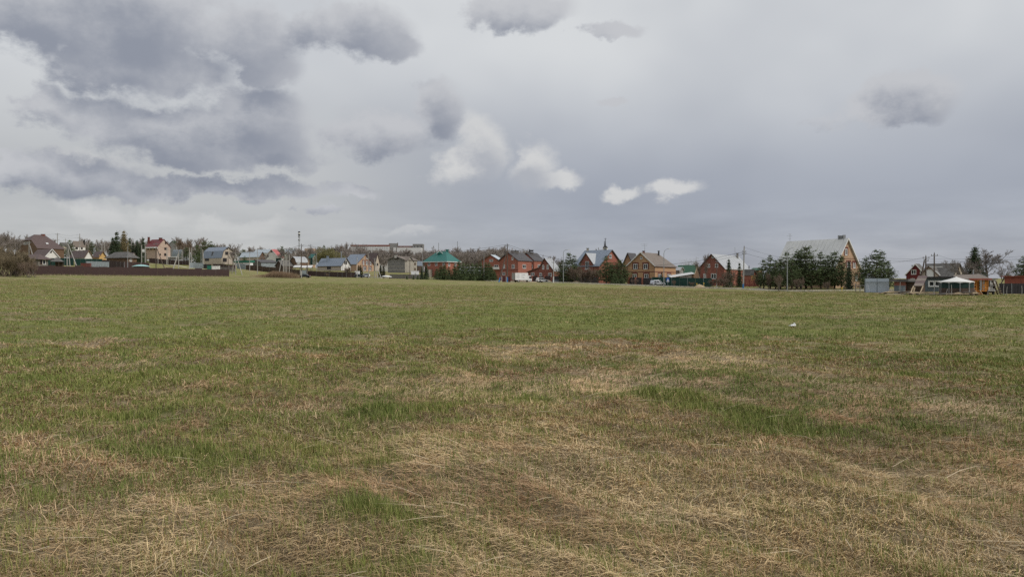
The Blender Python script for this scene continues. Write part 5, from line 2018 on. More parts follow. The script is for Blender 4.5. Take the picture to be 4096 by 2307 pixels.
def mound(label, x, D, w, hh, m='sand', name='sand_heap', dep=None, seed=1, cat='sand'):
    X, Y = XY(x, D)
    dep = dep or w * .6
    vs, fs = [], []
    n, k = 15, 9
    for i in range(n):
        for j in range(k):
            u, v = i / (n - 1) * 2 - 1, j / (k - 1) * 2 - 1
            r = math.hypot(u, v)
            z = max(0, 1 - r * r) ** 1.2 * (.6 + .7 * float(vnoise(u * 2.5 + seed * 9, v * 2.5, seed)))
            xx, yy = X + u * w / 2, Y + v * dep / 2
            vs.append((xx, yy, gz(xx, yy) - .08 + hh * z + .06 * float(vnoise(u * 9, v * 9, seed))))
    for i in range(n - 1):
        for j in range(k - 1):
            fs.append((i * k + j, i * k + k + j, i * k + k + 1 + j, i * k + 1 + j))
    return tag(mesh_obj(name, vs, fs, m, None, True), label, cat)


mound('sand heap before the slate-grey fence', 2045, 199, 4.4, .75, seed=2)
mound('low strip of sand before the box truck', 1150, 203, 5.2, .38, seed=3)
_, T['e1'] = pole('tall pole with leaning white strut before the large red house', 650, 392, 201, 'pole_dark', r=.19, struts=[(478, 0, 199, 642, 530)], base=('paint_blue', 1.6), arms=((.4, 1.2),))
_, T['e2'] = pole('grey pole with white foot left of the tall pine', 1580, 738, 199, 'pole_grey', r=.13, base=('white_paint', 2.0), arms=((.3, 1.2),))
lamp('street lamp in front of the tall pine', 1778, 490, 195, 1.4, drop=.9)

# ------------------------------------------------------------------ blue-roofed red house, tan house
win(2250, 900)
h = House('house', 'red brick house with blue-grey standing-seam roof and steep cross gable', 208, 222, 742, 1214, 42, 'R', 1190)
h.wins('S', [(350, 960, 386, 1036), (580, 956, 626, 1042)], style='w')
h.win('G', 938, 596, 986, 666, 'w', 1)
h.walls('brick_red', 815, 505, m_side='brick_dark')  # sunward gable in brighter brick, side in darker: sun and shade put into colour
h.gable_roof('roof_blue', trim='wood_dark', sheets=1.5)
h.cross_gable(352, 612, 770, 570, 'brick_dark', 'roof_silver', .2, back=h.W * .42, trim='wood_dark')  # cross gable takes the side wall's shaded brick tone
h.chimney(482, 532, 472, .5, 'block_pale', 2.0)
c0, z0 = h.on('S', 498, 810, -.2)
w_ = MB()
for a in (-.75, 0, .75):
    w_.box(h.pt(-.26, c0 + a, z0), (.1, .1, 2.6), h.l, h.g, Z)
for b in (-1.3, 1.3):
    w_.box(h.pt(-.26, c0, z0 + b), (1.6, .1, .1), h.l, h.g, Z)
w_ = w_.build('window', 'white_paint', h.root)
MB().box(h.pt(-.235, c0, z0), (1.5, .05, 2.6), h.l, h.g, Z).build('pane', 'glass', w_)
MB().box(h.pt(-.30, c0, z0 - 1.45), (2.0, .3, .12), h.l, h.g, Z).build('sill', 'white_paint', w_)

# church spire
X, Y = XY(862, 520)
z0 = gz(X, Y)
t = thing('church_tower', (X, Y, z0), 'white church drum with black onion roof and spire behind the blue roof', 'church')
zd, zt = P(862, 462, 520).z, P(862, 262, 520).z
r = 52 * .1988 / F * 520 * DS
MB().lathe((X, Y, z0), [(r * .85, 0), (r * .85, zd - z0)], 14).build('drum', 'white_paint', t)
hh = zt - zd
MB().lathe((X, Y, zd), [(r * 1.0, 0), (r * .95, hh * .06), (r * .6, hh * .16), (r * .34, hh * .22), (r * .22, hh * .27), (r * .16, hh * .5), (.25, hh * .72), (.16, hh)], 14).build('spire', 'wire_black', t)
MB().lathe((X - r * .38, Y, zd + hh * .12), [(r * .2, 0), (r * .12, hh * .2), (.2, hh * .45), (.1, hh * .62)], 8).build('pinnacle', 'wire_black', t)
MB().bar((X - 1.2, Y, zd + hh * .94), (X + 1.2, Y, zd + hh * .94), .2).build('cross', 'wire_black', t)
for a in (-.35, 0, .35):
    MB().box((X + r * .8 * math.sin(a), Y - r * .85 * math.cos(a), zd - 1.6), (.9, .3, 2.0)).build('window', 'glass', t)

h = House('house', 'tan brick house with taupe roof, white gable trim and antenna', 199, 1302, 1858, 2280, 31, 'L', 1190)
h.wins('G', [(1432, 786, 1506, 884), (1636, 786, 1710, 884), (1418, 990, 1488, 1062), (1650, 990, 1724, 1062)], style='w', wall='brick_trim')
h.wins('S', [(1925, 992, 1985, 1062), (2108, 992, 2178, 1062)], style='w', wall='brick_trim')
h.win('G', 1566, 645, 1604, 684, 'w', 0)
h.walls('brick_orange', 815, 552, hipped=True)
h.gable_roof('roof_taupe', trim='white_paint', hip_far=5.2, over=.55)
h.eave_board('roof_brown')
h.band('G', 938, .26, 'brick_trim')
h.band('S', 938, .26, 'brick_trim')
h.chimney(1608, 1656, 526, .5, 'brick_trim', 1.6)
h.chimney(1920, 1952, 524, .42, 'black_plastic', 2.2)
h.antenna(1655, 382, 526, .5, ((0, 2.0), (.22, 1.6)))
d_, n_ = h.frame_of('G')
for aa in (.05, h.W - .05):
    p = h.C + d_ * aa + n_ * .08
    MB().tube([(p.x, p.y, h.zb), (p.x, p.y, h.ze + .2)], .07, 6).build('downpipe', 'roof_brown', h.root)
h = House('annex', 'dark-roofed annex behind the tan brick house', 209, 1216, 1420, 1560, 31, 'L', 1150, cat='house')
h.walls('brick_orange', 800, 565)
h.gable_roof('roof_dark', trim='roof_dark')

fence('slate_fence', 'dark grey sheet fence with brick posts before the tan brick house', [(1338, 190), (1612, 187), (1800, 185)], 2.35, 3.1, 'sheet_slate', 'slate-grey sheet fences', 'brick_red', post_w=.5)
fence('green_fence', 'dark green sheet fence running behind the silver car', [(1800, 185), (2200, 181), (3003, 175)], 2.62, 2.6, 'sheet_green', 'green sheet fences')
car('silver estate car parked before the green fence', 1915, 181, math.radians(24), 'car_silver', 4.6, 1.85, 1.70)
lamp('street lamp beside the silver car', 2040, 468, 172, 1.4, drop=1.4)
X, Y = XY(2120, 178)
t = thing('crossing_sign', (X, Y, gz(X, Y)), 'blue and white pedestrian crossing sign before the green fence', 'sign')
zt = P(2120, 1058, 178).z
MB().tube([(X, Y, gz(X, Y) - .3), (X, Y, zt - .1)], .05, 6).build('post', 'steel', t)
MB().box((X, Y - .06, zt - .62), (.78, .04, 1.24)).build('plate', 'sign_blue', t)
MB().prism([(X - .32, Y - .085, zt - 1.02), (X + .32, Y - .085, zt - 1.02), (X, Y - .085, zt - .30)], (0, .02, 0)).build('triangle', 'white_paint', t)
MB().box((X, Y - .075, zt - 1.14), (.72, .02, .14)).build('lower_band', 'white_paint', t)
m_ = MB().box((X, Y - .095, zt - .78), (.09, .012, .2)).bar((X - .02, Y - .095, zt - .86), (X - .13, Y - .095, zt - 1.0), .05).bar((X + .02, Y - .095, zt - .86), (X + .12, Y - .095, zt - 1.0), .05)
m_.box((X, Y - .095, zt - .64), (.08, .012, .08))
m_.build('walker_symbol', 'print_grey', t)

# ------------------------------------------------------------------ green roof, red house with silver roof
win(2680, 900)
h = House('house', 'house with large dark green roof between tan and red brick houses', 228, 130, 478, 590, 33, 'R', 1080)
h.walls('wood_brown', 970, 812)
h.gable_roof('roof_green', trim='wood_pale')
h = House('cottage', 'small grey brick cottage with arched gable beside the green roof', 216, 118, 190, 268, 35, 'R', 1080)
h.win('G', 222, 935, 246, 975, 'w', 0)
h.walls('block_grey', 900, 855, prof=[(0, 0), (.2, .75), (.5, 1), (.8, .75), (1, 0)])
h.gable_roof('roof_silver')
X, Y = XY(240, 190)
t = thing('shed', (X, Y, gz(X, Y)), 'low shed with pale sloping sheet roof behind the green fence', 'shed')
a, b = P(-10, 1046, 190), P(472, 970, 190)
for k in range(8):
    p, q = a.lerp(b, k / 8), a.lerp(b, (k + 1) / 8 - .01)
    MB().prism([(p.x, p.y - 2.2, p.z - .1), (q.x, q.y - 2.2, q.z - .1), (q.x, q.y + 2.2, q.z + .45), (p.x, p.y + 2.2, p.z + .45)], (0, 0, -.07)).build('roof_sheet', 'roof_white', t)
for k in range(12):
    p = a.lerp(b, .38 + .5 * k / 12)
    MB().box((p.x, p.y - 1.9, (p.z + gz(p.x, p.y)) / 2 - .1), (b.x - a.x) and ((b.x - a.x) * .04, .05, p.z - gz(p.x, p.y))).build('board', 'wood_grey', t)
MB().box(((a.x + b.x) / 2, a.y + 1.9, gz(X, Y) + 1.3), (b.x - a.x, .1, 2.6)).build('back_wall', 'wood_dark', t)

h = House('house', 'red brick house with silver sheet roof beside the tall pole', 187, 592, 1092, 1602, 36, 'L', 1230)
h.wins('G', [(750, 786, 802, 850), (912, 782, 964, 850), (680, 980, 718, 1072), (830, 980, 928, 1076)], style='w', mul=1)
h.win('G', 845, 618, 876, 660, 'w', 0)
h.wins('S', [(1180, 985, 1235, 1075)], style='w')
h.walls('brick_dark', 862, 590, m_side='brick_red')  # gable turned from the sun gets darker brick: shade painted into the wall
h.gable_roof('roof_silver', trim='wood_dark', sheets=1.2)
h.eave_board('white_paint')
h.chimney(1336, 1376, 572, .4, 'block_grey', 1.8)
h.antenna(1308, 452, 596, .5, ((0, .3),))
h = House('extension', 'red brick extension with lattice window beside the dark gate', 181, 1482, 1660, 1788, 40, 'R', 1230, cat='house')
h.walls('brick_red', 985, 905, prof=[(0, 0), (.1, 1), (1, -1.1)])
h.gable_roof('roof_slate', th=.2)
d_, n_ = h.frame_of('S')
a0, z1_ = h.on('S', 1640, 1000)
for k in range(3):
    for j in range(3):
        p = h.C + d_ * (a0 - .1 - k * .62) + n_ * .05
        MB().box((p.x, p.y, z1_ - .35 - j * .55), (.42, .08, .36), d_, n_, Z).build('lattice_pane', 'plaster_yellow', h.root)
h = House('shed', 'low shed with pale green roof right of the red extension', 198, 1655, 1790, 1862, 40, 'R', 1200)
h.walls('wood_brown', 905, 868)
h.gable_roof('roof_green')
h.chimney(1582, 1598, 820, .5, 'black_plastic', 3, False)
X, Y = XY(1630, 176)
t = thing('iron_gate', (X, Y, gz(X, Y)), 'dark open-barred iron gate right of the tall pole', 'gate')
for xx in (1482, 1512, 1600, 1692, 1776):
    MB().bar((*XY(xx, 176), gz(X, Y) - .1), P(xx, 1095, 176), .16).build('post', 'wood_maroon', t)
for yy in (1095, 1205):
    MB().bar(P(1480, yy, 176), P(1780, yy, 176), .14).build('rail', 'wood_maroon', t)
MB().bar(P(1695, 1160, 176), P(1776, 1160, 176), .1).build('rail', 'wood_maroon', t)
mound('sand heap with a peg before the green fence', 600, 168, 4.0, 1.0, seed=5)
mound('low earth mound right of the tall pole', 1760, 160, 5.5, .6, 'gravel', 'earth_mound', seed=6, cat='earth')
for xx, yy, lab in ((540, 1180, 'yellow gas marker post on the sand heap'), (680, 1170, 'thin yellow marker post before the green fence')):
    X, Y = XY(xx, 169)
    t = thing('marker_post', (X, Y, gz(X, Y)), lab, 'post', 'yellow marker posts')
    MB().tube([(X, Y, gz(X, Y) - .1), (X, Y, P(xx, yy, 169).z)], .06, 6).build('post', 'yellow_paint', t)
    MB().box((X, Y - .03, P(xx, yy, 169).z), (.3, .06, .2)).build('plate', 'yellow_paint', t)
_, T['g1'] = pole('tall concrete pole with blue foot beside the red house with silver roof', 1472, 448, 161.5, 'pole_grey', r=.18, base=('paint_blue', 1.5), arms=((1.2, .9), (1.8, 1.0)), lean=.28)
pole('thin dark pole with white foot before the red gable', 940, 708, 172, 'pole_dark', r=.11, base=('white_paint', 1.3), arms=((.4, .7),))
lamp('street lamp before the row of pines', 2360, 452, 150.5, 1.5, drop=1.0)

# ------------------------------------------------------------------ the tall A-frame house
win(3080, 900)
h = House('tall_house', 'tall tan brick house with steep pale sheet roof behind the pines', 165, 95, 1268, 1822, 58, 'R', 1270)
h.wins('G', [(1510, 482, 1552, 604), (1552, 750, 1612, 850), (1674, 756, 1714, 860), (1716, 1012, 1754, 1116)], style='w', wall='brick_trim')
h.win('G', 1521, 346, 1546, 398, 'd', 0)
h.walls('brick_tan', 900, 275)
h.gable_roof('roof_white', trim='white_paint', sheets=1.25, over=.5)
h.eave_board('wood_brown')
for a in ((1368, 1412, 208), (1415, 1462, 212), (1464, 1518, 200)):
    h.chimney(*a, .5, 'steel', 2.2, False)
h.antenna(402, 178, 310, .5, ((0, .8), (.28, 1.4), (.7, .8)))
for yy in (668, 748, 888, 945):
    z = h.z_at(0, 0, yy)
    if z < h.zr:
        d_, n_ = h.frame_of('G')
        k = max(0, (z - h.ze) / (h.zr - h.ze)) * h.W / 2
        c = h.C + d_ * h.W / 2 + n_ * .03
        MB().box((c.x, c.y, z), (h.W - 2 * k - .3, .05, .14), d_, n_, Z).build('string_course', 'brick_trim', h.root)
t = fence('sheet_gate', 'pale blue-grey sheet gate of three panels at the yard corner', [(1915, 119), (2400, 117)], 2.75, 2.8, 'sheet_blue', None, 'sheet_grey', ribs=2, post_w=.14, rib_d=.006)
a, b = P(1915, 1150, 118.6), P(2400, 1150, 116.6)
MB().bar(a, b, .1, .22).build('top_rail', 'sheet_grey', t)
a_, b_ = P(1965, 1200, 118), P(2005, 1345, 117)
MB().bar(a_, b_, .08).build('brace', 'steel', t)
X, Y = XY(1815, 123)
t = thing('rail_fence', (X, Y, gz(X, Y)), 'open wooden rail fence left of the pale sheet gate', 'fence')
for xx in (1722, 1812, 1900):
    MB().bar((*XY(xx, 123), gz(X, Y) - .2), P(xx, 1178 if xx < 1730 else 1210, 123), .12).build('post', 'wood_grey', t)
for yy in (1214, 1285):
    MB().bar(P(1722, yy, 123), P(1908, yy, 123), .1).build('rail', 'wood_grey', t)
X, Y = XY(1448, 143)
t = thing('marker_post', (X, Y, gz(X, Y)), 'yellow marker post by the road before the last pines', 'post', 'yellow marker posts')
MB().tube([(X, Y, gz(X, Y) - .1), (X, Y, P(1448, 1258, 143).z)], .06, 6).build('post', 'yellow_paint', t)
MB().box((X, Y - .05, P(1448, 1262, 143).z), (.34, .06, .22)).build('plate', 'yellow_paint', t)

# ------------------------------------------------------------------ sheds at the right end
win(3584, 920)
h = House('house', 'dark red boarded house with white trim behind the two poles', 172, 205, 588, 660, 42, 'L', 1120)
h.win('G', 312, 802, 402, 888, 'w', 1)
h.win('G', 490, 805, 560, 880, 'w', 1)
h.win('G', 300, 978, 372, 1005, 'w', 1)
h.walls('wood_maroon', 890, 684)
h.gable_roof('roof_slate', trim='white_paint')
h.chimney(322, 358, 716, .75, 'black_plastic', 1.5)
h = House('house', 'beige house with mossy grey roof and dormer gable behind the cabin', 144, 520, 1128, 1386, 52, 'R', 1150)
h.win('G', 1220, 760, 1264, 884, 'd', 0)
h.walls('plaster_beige', 940, 676)
h.gable_roof('roof_slate', over=.4)
h.cross_gable(498, 850, 905, 735, 'plaster_beige', 'roof_slate', .6, back=h.W * .4, trim='wood_brown')
c0, z0 = h.on('S', 690, 890, -.6)
MB().box(h.pt(-.66, c0, z0), (1.7, .1, 2.2), h.l, h.g, Z).build('door', 'white_paint', h.root)
p, q = h.on('S', 682, 732, -.7), h.on('S', 940, 742, -.7)
MB().bar(h.pt(-1.0, p[0], p[1]), h.pt(-1.0, q[0], q[1]), .14, .16).build('ridge_board', 'white_paint', h.roof)
p, q = h.on('S', 795, 822, -1.0), h.on('S', 888, 908, -1.0)
MB().bar(h.pt(-1.0, p[0], p[1]), h.pt(-1.0, q[0], q[1]), .14, .16).build('ridge_board', 'white_paint', h.roof)

h = House('cabin', 'slate-grey site cabin with white double window', 107, 584, 1120, 1172, 38, 'R', 1240)
h.win('S', 664, 1030, 770, 1130, 'w', 0, fw=.24)
h.win('S', 780, 1030, 884, 1130, 'w', 0, fw=.24)
h.walls('panel_slate', 965)
h.gable_roof('sheet_slate', th=.25, over=.3)
X, Y = XY(1214, 101)
z0 = gz(X, Y)
t = thing('party_tent', (X, Y, z0), 'round tent with white peaked roof and dark green netting', 'tent')
R_ = 322 * .1988 / F * 101 * DS
zt, ze, zm = P(1214, 938, 101).z, P(1214, 1036, 101).z, P(1214, 1165, 101).z
vs, fs = [], []
n = 40
for i, f in enumerate((0, .12, .35, .62, .85, 1.0, 1.0)):
    for k in range(n):
        a = 2 * math.pi * k / n
        sc = .05 * abs(math.sin(a * 5)) if i == 6 else 0
        z = zt - (zt - ze) * (f ** .82) if i < 6 else ze - .22 + sc * 2
        fold = 1 - .02 * (abs(math.cos(a * 5)) if i > 1 else 0)
        vs.append((X + R_ * max(f, .01) * fold * math.cos(a), Y + R_ * max(f, .01) * fold * math.sin(a), z))
for i in range(6):
    for k in range(n):
        fs.append((i * n + k, i * n + (k + 1) % n, (i + 1) * n + (k + 1) % n, (i + 1) * n + k))
mesh_obj('canopy', vs, fs, 'awning_white', t, False)
for k in range(10):
    a0, a1 = 2 * math.pi * k / 10, 2 * math.pi * (k + 1) / 10
    p = [Vector((X + R_ * .95 * math.cos(a), Y + R_ * .95 * math.sin(a), 0)) for a in (a0, a1)]
    MB().add([(p[0].x, p[0].y, zm), (p[1].x, p[1].y, zm), (p[1].x, p[1].y, ze - .02), (p[0].x, p[0].y, ze - .02)], [(0, 1, 2, 3)]).build('netting', 'net_green', t)
    MB().add([(p[0].x, p[0].y, z0 - .05), (p[1].x, p[1].y, z0 - .05), (p[1].x, p[1].y, zm - .03), (p[0].x, p[0].y, zm - .03)], [(0, 1, 2, 3)]).build('skirt', 'wood_dark', t)
    MB().tube([(p[0].x * 1, p[0].y, z0 - .1), (p[0].x, p[0].y, ze)], .05, 5).build('post', 'steel', t)

# orange booth
D = 108
X, Y = XY(1690, D)
X *= (Y - 1.3) / Y
z0 = gz(X, Y)
t = thing('wooden_booth', (X, Y, z0), 'orange-stained open wooden booth on steps beside the tent', 'booth')
w = (1842 - 1520) * .1988 / F * D * DS
zf, zr_ = P(0, 1215, D).z, P(0, 992, D).z
dep = 2.6
MB().box((X, Y, zf - .08), (w, dep, .16)).build('floor', 'wood_orange', t)
for k in range(14):
    MB().box((X - w / 2 + w * (k + .5) / 14, Y + dep / 2, (zf + zr_) / 2), (w / 14 - .015, .06, zr_ - zf)).build('board', 'wood_orange', t)
for u in (-.5, -.2, .18, .5):
    MB().box((X + w * u, Y - dep / 2 + .06, (zf + zr_) / 2), (.13, .13, zr_ - zf)).build('post', 'wood_orange', t)
for (a, b) in ((-.5, -.2), (.18, .5)):
    for zz in (.35, .95):
        MB().box((X + w * (a + b) / 2, Y - dep / 2 + .06, zf + zz), (w * (b - a), .07, .16)).build('rail', 'wood_orange', t)
MB().box((X + w * .40, Y - dep / 2 + .10, (zf + zr_) / 2), (w * .18, .04, zr_ - zf - .02)).build('panel', 'wood_orange', t)
for u in (-.48, 0, .48):
    MB().box((X + w * u, Y, (z0 + zf) / 2 - .05), (.2, dep, zf - z0 + .1)).build('support', 'wood_dark', t)
for s in (-.30, -.01):
    MB().bar((X + w * s - .1, Y - dep / 2 - 1.0, z0 - .05), (X + w * s, Y - dep / 2, zf), .08, .16).build('stringer', 'wood_pale', t)
for k in range(4):
    MB().box((X - w * .16, Y - dep / 2 - .85 + k * .26, z0 + .12 + k * (zf - z0) / 4.2), (w * .3, .26, .05)).build('tread', 'wood_orange', t)
a, b, c, d = P(1395, 985, D - 3), P(1850, 1002, D - 3), P(2010, 1000, D + 1), P(1520, 940, D + 3)
MB().prism([(a.x, Y - dep / 2 - .6, zr_ + .05), (X + w / 2 + .3, Y - dep / 2 - .6, zr_ + .05), (X + w / 2 + .3, Y + dep / 2 + .5, zr_ + 1.0), (a.x + 1.0, Y + dep / 2 + .5, zr_ + .75)], (0, 0, -.12)).build('roof', 'roof_taupe', t)
MB().box((X - .3, Y - dep / 2 - .62, zr_ + .02), (w + 1.2, .05, .3)).build('fascia', 'roof_rust', t)
# wagon
X2, Y2 = XY(1930, D + 1)
X2 *= (Y2 - 1.15) / Y2
t = thing('site_wagon', (X2, Y2, z0), 'pale patched site wagon right of the orange booth', 'wagon')
w2 = (2016 - 1846) * .1988 / F * D * DS
zf2 = zf - .1
MB().box((X2, Y2, (zf2 + zr_) / 2), (w2, 2.3, zr_ - zf2)).build('body', 'panel_white', t)
MB().box((X2 - .1, Y2 - .1, zr_ + .12), (w2 + .5, 2.8, .16)).build('roof', 'roof_slate', t)
f = MB().box((X2 - w2 * .38, Y2 - 1.17, zr_ - .75), (.42, .06, 1.1)).build('window', 'wood_grey', t)
MB().box((X2 - w2 * .38, Y2 - 1.205, zr_ - .75), (.28, .02, .95)).build('pane', 'glass', f)
f = MB().box((X2 + w2 * .08, Y2 - 1.17, zr_ - .35), (.34, .06, .4)).build('window', 'wood_grey', t)
MB().box((X2 + w2 * .08, Y2 - 1.205, zr_ - .35), (.22, .02, .3)).build('pane', 'glass', f)
for (u, z, ww, hh) in ((.1, .3, .8, .7), (-.1, .8, .7, .5), (.28, .65, .5, .8)):
    MB().box((X2 + w2 * u, Y2 - 1.16, zf2 + z + .2), (ww, .02, hh)).build('patch', 'plaster_grey', t)
MB().box((X2, Y2, zf2 - .15), (w2, 1.6, .25)).build('underframe', 'wood_dark', t)
ROOTS[t] = Vector((0, 0, 0))
t2 = t
for u in (-.35, .35):
    MB().box((X2 - t.location.x + w2 * u, Y2 - t.location.y - .7, .28), (.3, .3, .56)).build('support', 'black_plastic', t)
ROOTS[t] = Vector(t.location)
MB().tube([(X2 - w2 * 1.55, Y2 + .5, zr_ + .3), (X2 - w2 * 1.55, Y2 + .5, zr_ + 1.75)], .12, 8).build('stovepipe', 'steel', t)
# open stair
t = thing('open_stair', (X2 + w2, Y2, z0), 'dark open stair with pale treads leaning on the wagon', 'stair')
p0, p1 = P(2005, 1020, D - 1), P(2112, 1268, D - 1)
p1.z = z0
for o in (0, .9):
    MB().bar(p0 + Vector((0, o, 0)), p1 + Vector((0, o, 0)), .07, .22).build('stringer', 'wood_dark', t)
for k in range(6):
    c = p0.lerp(p1, (k + .35) / 6) + Vector((.1, .45, .02))
    MB().box(c, (.34, 1.15, .07)).build('tread', 'wood_pale', t)

h = House('red_shed', 'long red sheet-clad shed roof behind the dark fence at the right edge', 118, 2184, 2700, 2760, 44, 'L', 1250, cat='shed')
h.walls('roof_rust', 940)
h.gable_roof('roof_rust', th=.2)
fence('slate_fence', 'dark brown-black sheet fence at the right edge', [(2075, 112), (2330, 111), (2800, 110)], 1.95, 2.5, 'sheet_slate', 'slate-grey sheet fences')
h = House('brick_shed', 'low red brick shed with turf roof right of the pale sheet gate', 114, -40, 200, 345, 30 + 6, 'L', 1240, cat='shed')
h.walls('brick_dark', 1040)
h.gable_roof('roof_slate', th=.5)
h = House('dark_lean_to', 'dark lean-to beneath the tilted board', 113, 205, 520, 590, 40, 'L', 1245, cat='shed')
h.walls('wood_dark', 1050)
h.gable_roof('roof_slate', th=.2)
t = crate('water_tank', 'dark slate water tank before the red brick shed', 'tank', 5, 148, 1128, 110, 'panel_slate', 1.6)
for k in range(4):
    p = P(118, 1150 + k * 24, 109.3)
    MB().box((p.x, p.y - .9, p.z), (.36, .05, .1)).build('slat', 'sheet_grey', t)
X, Y = XY(480, 106)
t = thing('tilted_board', (X, Y, gz(X, Y)), 'large brown board leaning on slanted pale legs beside the cabin', 'board')
q = [P(352, 1130, 104), P(545, 1130, 104), P(634, 925, 107.5), P(445, 928, 107.5)]
nn = (q[1] - q[0]).cross(q[3] - q[0]).normalized()
for k in range(4):
    e0, e1 = q[0].lerp(q[3], k / 4 + .004), q[1].lerp(q[2], k / 4 + .004)
    f0, f1 = q[0].lerp(q[3], (k + 1) / 4), q[1].lerp(q[2], (k + 1) / 4)
    MB().prism([e0, e1, f1, f0], nn * .08).build('plank', 'roof_brown' if k % 2 else 'roof_taupe', t)
for (xa, xb) in ((275, 352), (462, 545)):
    a = Vector((*XY(xa, 102.5), gz(*XY(xa, 102.5)) - .05))
    MB().bar(a, P(xb, 1128, 104), .14).build('leg', 'wood_pale', t)
MB().bar(Vector((*XY(345, 103), gz(X, Y))), P(375, 1150, 103.5), .22, .06).build('brace', 'wood_pale', t)
MB().bar(P(300, 1180, 103), P(345, 1175, 103), .08).build('brace', 'wood_pale', t)

for i, (xx, yt, D, lab) in enumerate(((85, 1048, 106, 'thin pale stake before the dark water tank'), (765, 1135, 99, 'thin grey stake before the cabin window'), (1114, 1100, 97, 'tall pale stake left of the middle of the tent'), (1022, 1185, 99, 'short stake near the left side of the tent'),
                                      (1472, 1082, 98, 'tall pale stake before the right side of the tent'), (1842, 1205, 100, 'thin grey stake between booth and wagon'), (2170, 1090, 104, 'crooked stake before the dark fence'),
                                      (2228, 1140, 104, 'forked stake right of the crooked one'), (2530, 1118, 104, 'stake near the right edge of the picture'))):
    X, Y = XY(xx, D)
    t = thing('stake', (X, Y, gz(X, Y)), lab, 'stake', 'wooden stakes before the sheds')
    zt = P(xx, yt, D).z
    MB().tube([(X, Y, gz(X, Y) - .1), (X + .06 * (i % 3 - 1), Y, (gz(X, Y) + zt) / 2), (X + .1 * (i % 2), Y, zt)], [.06, .05, .045], 6).build('shaft', 'pole_grey', t)
    MB().lathe((X + .1 * (i % 2), Y, zt - .02), [(.055, 0), (.05, .03), (.015, .08)], 6).build('tip', 'wood_grey', t)
PL = [(600, 1290, 98, 3.0, 'pale plank on the ground before the cabin'), (540, 1262, 102, 5.2, 'grey beam on blocks before the cabin'), (850, 1272, 100, 3.0, 'grey plank left of the tent'), (1000, 1282, 97.5, 2.6, 'pale bench plank left of the tent stakes'), (1230, 1280, 97, 3.4, 'long pale bench plank before the tent'),
      (1420, 1268, 98, 4.2, 'bench plank before the right side of the tent'), (1440, 1240, 98, 1.6, 'short shelf plank by the tall stake'), (60, 1245, 108, 6.0, 'grey planks stacked before the water tank'), (-90, 1258, 108, 5.0, 'pale planks lying near the sheet gate'), (250, 1250, 106, 4.0, 'jumble plank before the dark lean-to')]
for i, (xx, yy, D, L, lab) in enumerate(PL):
    X, Y = XY(xx, D)
    z = gz(X, Y)
    t = thing('plank_pile', (X, Y, z), lab, 'planks', 'planks before the sheds')
    top = max(.12, min(.8, P(xx, yy, D).z - z))
    for k in range(2 + i % 2):
        MB().box((X + .2 * k, Y + .25 * k, z + top - .05 + .07 * k * (i % 2)), (L * (1 - .12 * k), .28, .07), Vector((math.cos(.06 * (i % 4 - 1.5)), math.sin(.06 * (i % 4 - 1.5)), 0)), Vector((-math.sin(.06 * (i % 4 - 1.5)), math.cos(.06 * (i % 4 - 1.5)), 0))).build('plank', 'wood_pale' if i % 3 else 'wood_grey', t)
    for s in (-.4, .4):
        MB().box((X + L * s, Y + .1, z + top / 2 - .06), (.2, .5, top)).build('block', 'wood_dark', t)
mound('dark earth heap before the pale sheet gate', -260, 121, 7, .45, 'gravel', 'earth_mound', seed=8, cat='earth')
mound('pale sand spill before the brick shed', -20, 104, 5.0, .2, 'sand', seed=9, dep=2.5)
_, T['i1'] = pole('dark pole with slanting strut before the dark red house', 600, 540, 131, 'pole_dark', r=.17, struts=[(452, 0, 131, 572, 600)], arms=((.3, 1.4), (.9, 1.0)))
_, T['i2'] = pole('dark pole before the beige house with mossy roof', 770, 482, 136, 'pole_dark', r=.16, arms=((.4, 1.5),))

# smoke drifting from the stove behind the wagon
full()
X, Y = XY(3996, 125)
c = Vector((X, Y, gz(X, Y) + 5.2))
vs, fs = [], []
n, k = 18, 10
for i in range(k + 1):
    for j in range(n):
        th, ph = math.pi * i / k, 2 * math.pi * j / n
        q = Vector((math.sin(th) * math.cos(ph), math.sin(th) * math.sin(ph), math.cos(th)))
        rr = 1 + .35 * (float(vnoise(q.x * 2 + 5, q.z * 2 + q.y, 4)) - .5)
        vs.append(c + Vector((q.x * 3.6 * rr + q.z * 1.2, q.y * 1.6 * rr, q.z * 2.6 * rr)))
for i in range(k):
    for j in range(n):
        fs.append((i * n + j, (i + 1) * n + j, (i + 1) * n + (j + 1) % n, i * n + (j + 1) % n))
sm = bpy.data.materials.new('smoke')
sm.use_nodes = True
t_ = NT(sm.node_tree)
t_.n.remove(t_.n['Principled BSDF'])
pv = t_.node('ShaderNodeVolumePrincipled')
pv.inputs['Color'].default_value = (.75, .80, .88, 1)
nz = t_.noise(t_.node('ShaderNodeTexCoord').outputs['Object'], .7, 3, .6)
t_.put(pv.inputs['Density'], t_.step(nz, .40, .75, 0, .16))
t_.l.new(pv.outputs[0], t_.n['Material Output'].inputs['Volume'])
o = mesh_obj('smoke', vs, fs, sm)
tag(o, 'thin bluish smoke drifting behind the site wagon', 'smoke', kind='stuff')

